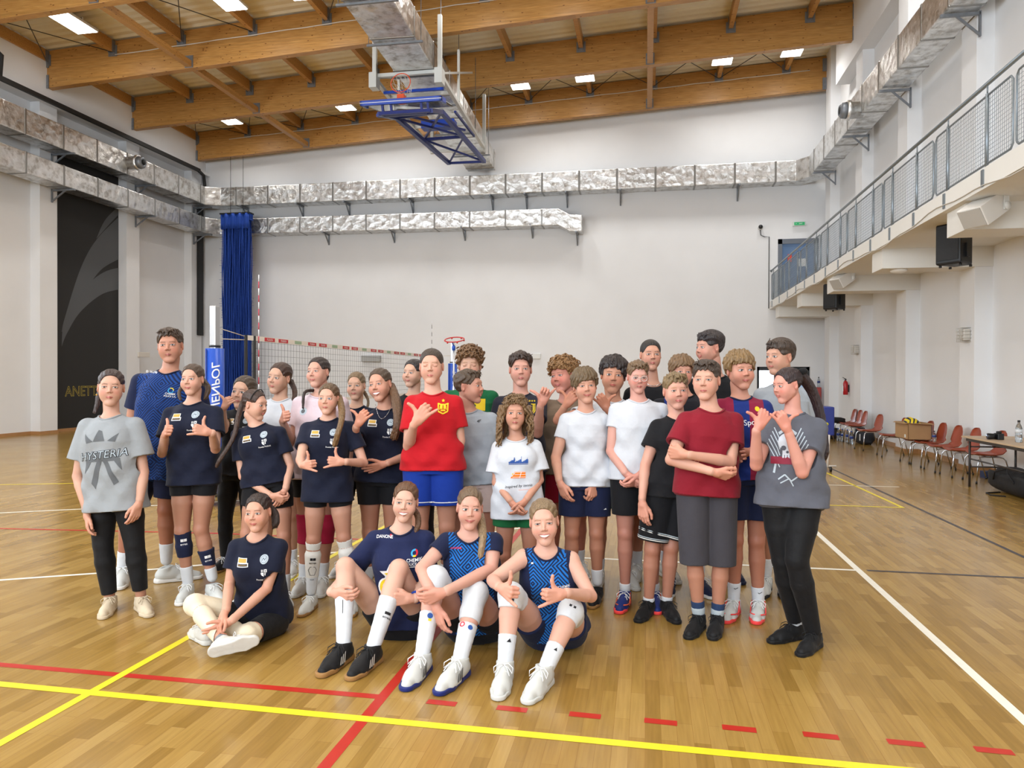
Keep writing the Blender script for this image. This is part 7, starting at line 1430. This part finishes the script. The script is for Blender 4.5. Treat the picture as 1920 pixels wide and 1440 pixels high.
p = person('seated woman in bright blue maze jersey, long blond ponytail, hands crossed on knee', 892, 4.45, 915, 990, hx=881, h=1.86, fem=1, seed=32, skin=(234, 184, 166), head=J(yaw=6, roll=3, smile=1.8, gaze=1, brow=BR, fw=.96), hair=J(style='pull', c=(134, 108, 82), tails=[J(px=[(896, 955, .04), (903, 978, -.08), (905, 1010, -.16), (901, 1040, -.18), (898, 1055, -.18)], r0=.034, r1=.022, n=28, c=(180, 150, 112))]),
    shirt=J(m=MZ2, panel=(F_['navys'], .86), collar=F_['navys'], jersey=1, vneck=1, hem=-.06, ease=.016, loose=.018, cuff=.42, prints=[('club_lettering', INKW, .085, .68, join(txt('CHEMIK', .018, 0, .006, .012), txt('POLICE', .016, 0, -.010, .01))), ('brand_lettering', INKR, -.07, .93, txt('DANONE', .014, 0, 0, .01))]), low=J(m=F_['black'], to=.34, ease=.012, top=.2),
    feet=sides(ft(SHW, NSOLE, SOCK, h=.52, fs=1.1, stripes=INKK, toe=(762, 1290), pad=(SOCK, -.16, .20), prints=[('sock_logo', INKB, .60, disc(.014, .012, .02)), ('sock_logo_yellow', YEL, .60, rect(.016, .012, .014, 0))]), ft(SHW, NSOLE, SOCK, h=.50, fs=1.1, stripes=INKK, toe=(822, 1300), pad=(SOCK, -.06, .44), prints=[('sock_heart', INKR, .60, ring_(.008, .013, -.024, .02)), ('sock_logo', INKB, .60, disc(.012, .02, .01))])),
    j=J(pe=(893, 1160, 0), ne=(880, 1004, -.10), sl=(838, 1016, -.12), sr=(926, 1016, -.12), el=(790, 1066, -.24), wl=(815, 1128, -.42), er=(922, 1066, -.20), wr=(838, 1108, -.46), kl=(817, 1084, -.26), kr=(892, 1112, -.30), al=(792, 1225, -.50), ar=(862, 1238, -.56)), hands=J(l=J(p='relax', f=(.25, .95, -.1), t=(.6, -.1, -.7)), r=J(p='grip', f=(-.9, .3, -.2), t=(-.3, -.8, -.3))))
p = person('seated woman in a sleeveless blue maze jersey giving two hand signs, front right', 1040, 4.35, 938, 1018, hx=1020, h=1.84, fem=1, seed=33, skin=(240, 192, 172), head=J(yaw=-4, roll=-5, smile=2, eye=.6, brow=LB, blush=1.2), hair=J(style='pull', c=(160, 132, 98), tails=[J(p=[(.02, -.10, .04), (.05, -.12, 0), (.06, -.12, -.06)], r0=.026, r1=.018)]),
    shirt=J(m=MZ2, panel=(F_['navys'], .80), collar=F_['navys'], jersey=1, hem=-.06, ease=.016, cuff=0, prints=[('club_lettering', INKW, .075, .68, join(txt('CHEMIK', .018, 0, .006, .012), txt('POLICE', .016, 0, -.010, .01))), ('brand_mark', INKW, -.08, .95, rect(.012, .008))]), low=J(m=F_['navys'], to=.34, ease=.012, top=.2),
    feet=sides(ft(SHW, SHW, SOCK, h=.42, fs=1.1, toe=(935, 1315), pad=(SOCK, -.16, .20, ('pad_mark', INKK, .10, rect(.036, .012))), prints=[('sock_mark', INKK, .70, poly([(-.002, .0), (.022, .0), (.014, .018)]))]), ft(SHW, SHW, SOCK, h=.42, fs=1.1, toe=(982, 1325), pad=(SOCK, -.22, .18, ('pad_mark', INKK, .02, rect(.036, .012))), prints=[('sock_mark', INKK, .70, poly([(.004, .0), (.022, .0), (.016, .016)]))])),
    j=J(pe=(1040, 1172, 0), ne=(1024, 1034, -.12), sl=(982, 1046, -.13), sr=(1070, 1050, -.13), el=(924, 1088, -.26), wl=(936, 1100, -.48), er=(1108, 1118, -.26), wr=(1062, 1112, -.46), kl=(958, 1116, -.34), kr=(1070, 1146, -.30), al=(947, 1246, -.50), ar=(1020, 1262, -.56)), hands=J(l=J(p='shaka', f=(.5, .1, -.8), t=(.1, -1, .1)), r=J(p='shaka', f=(-.85, .05, -.45), t=(.0, -1, 0))))
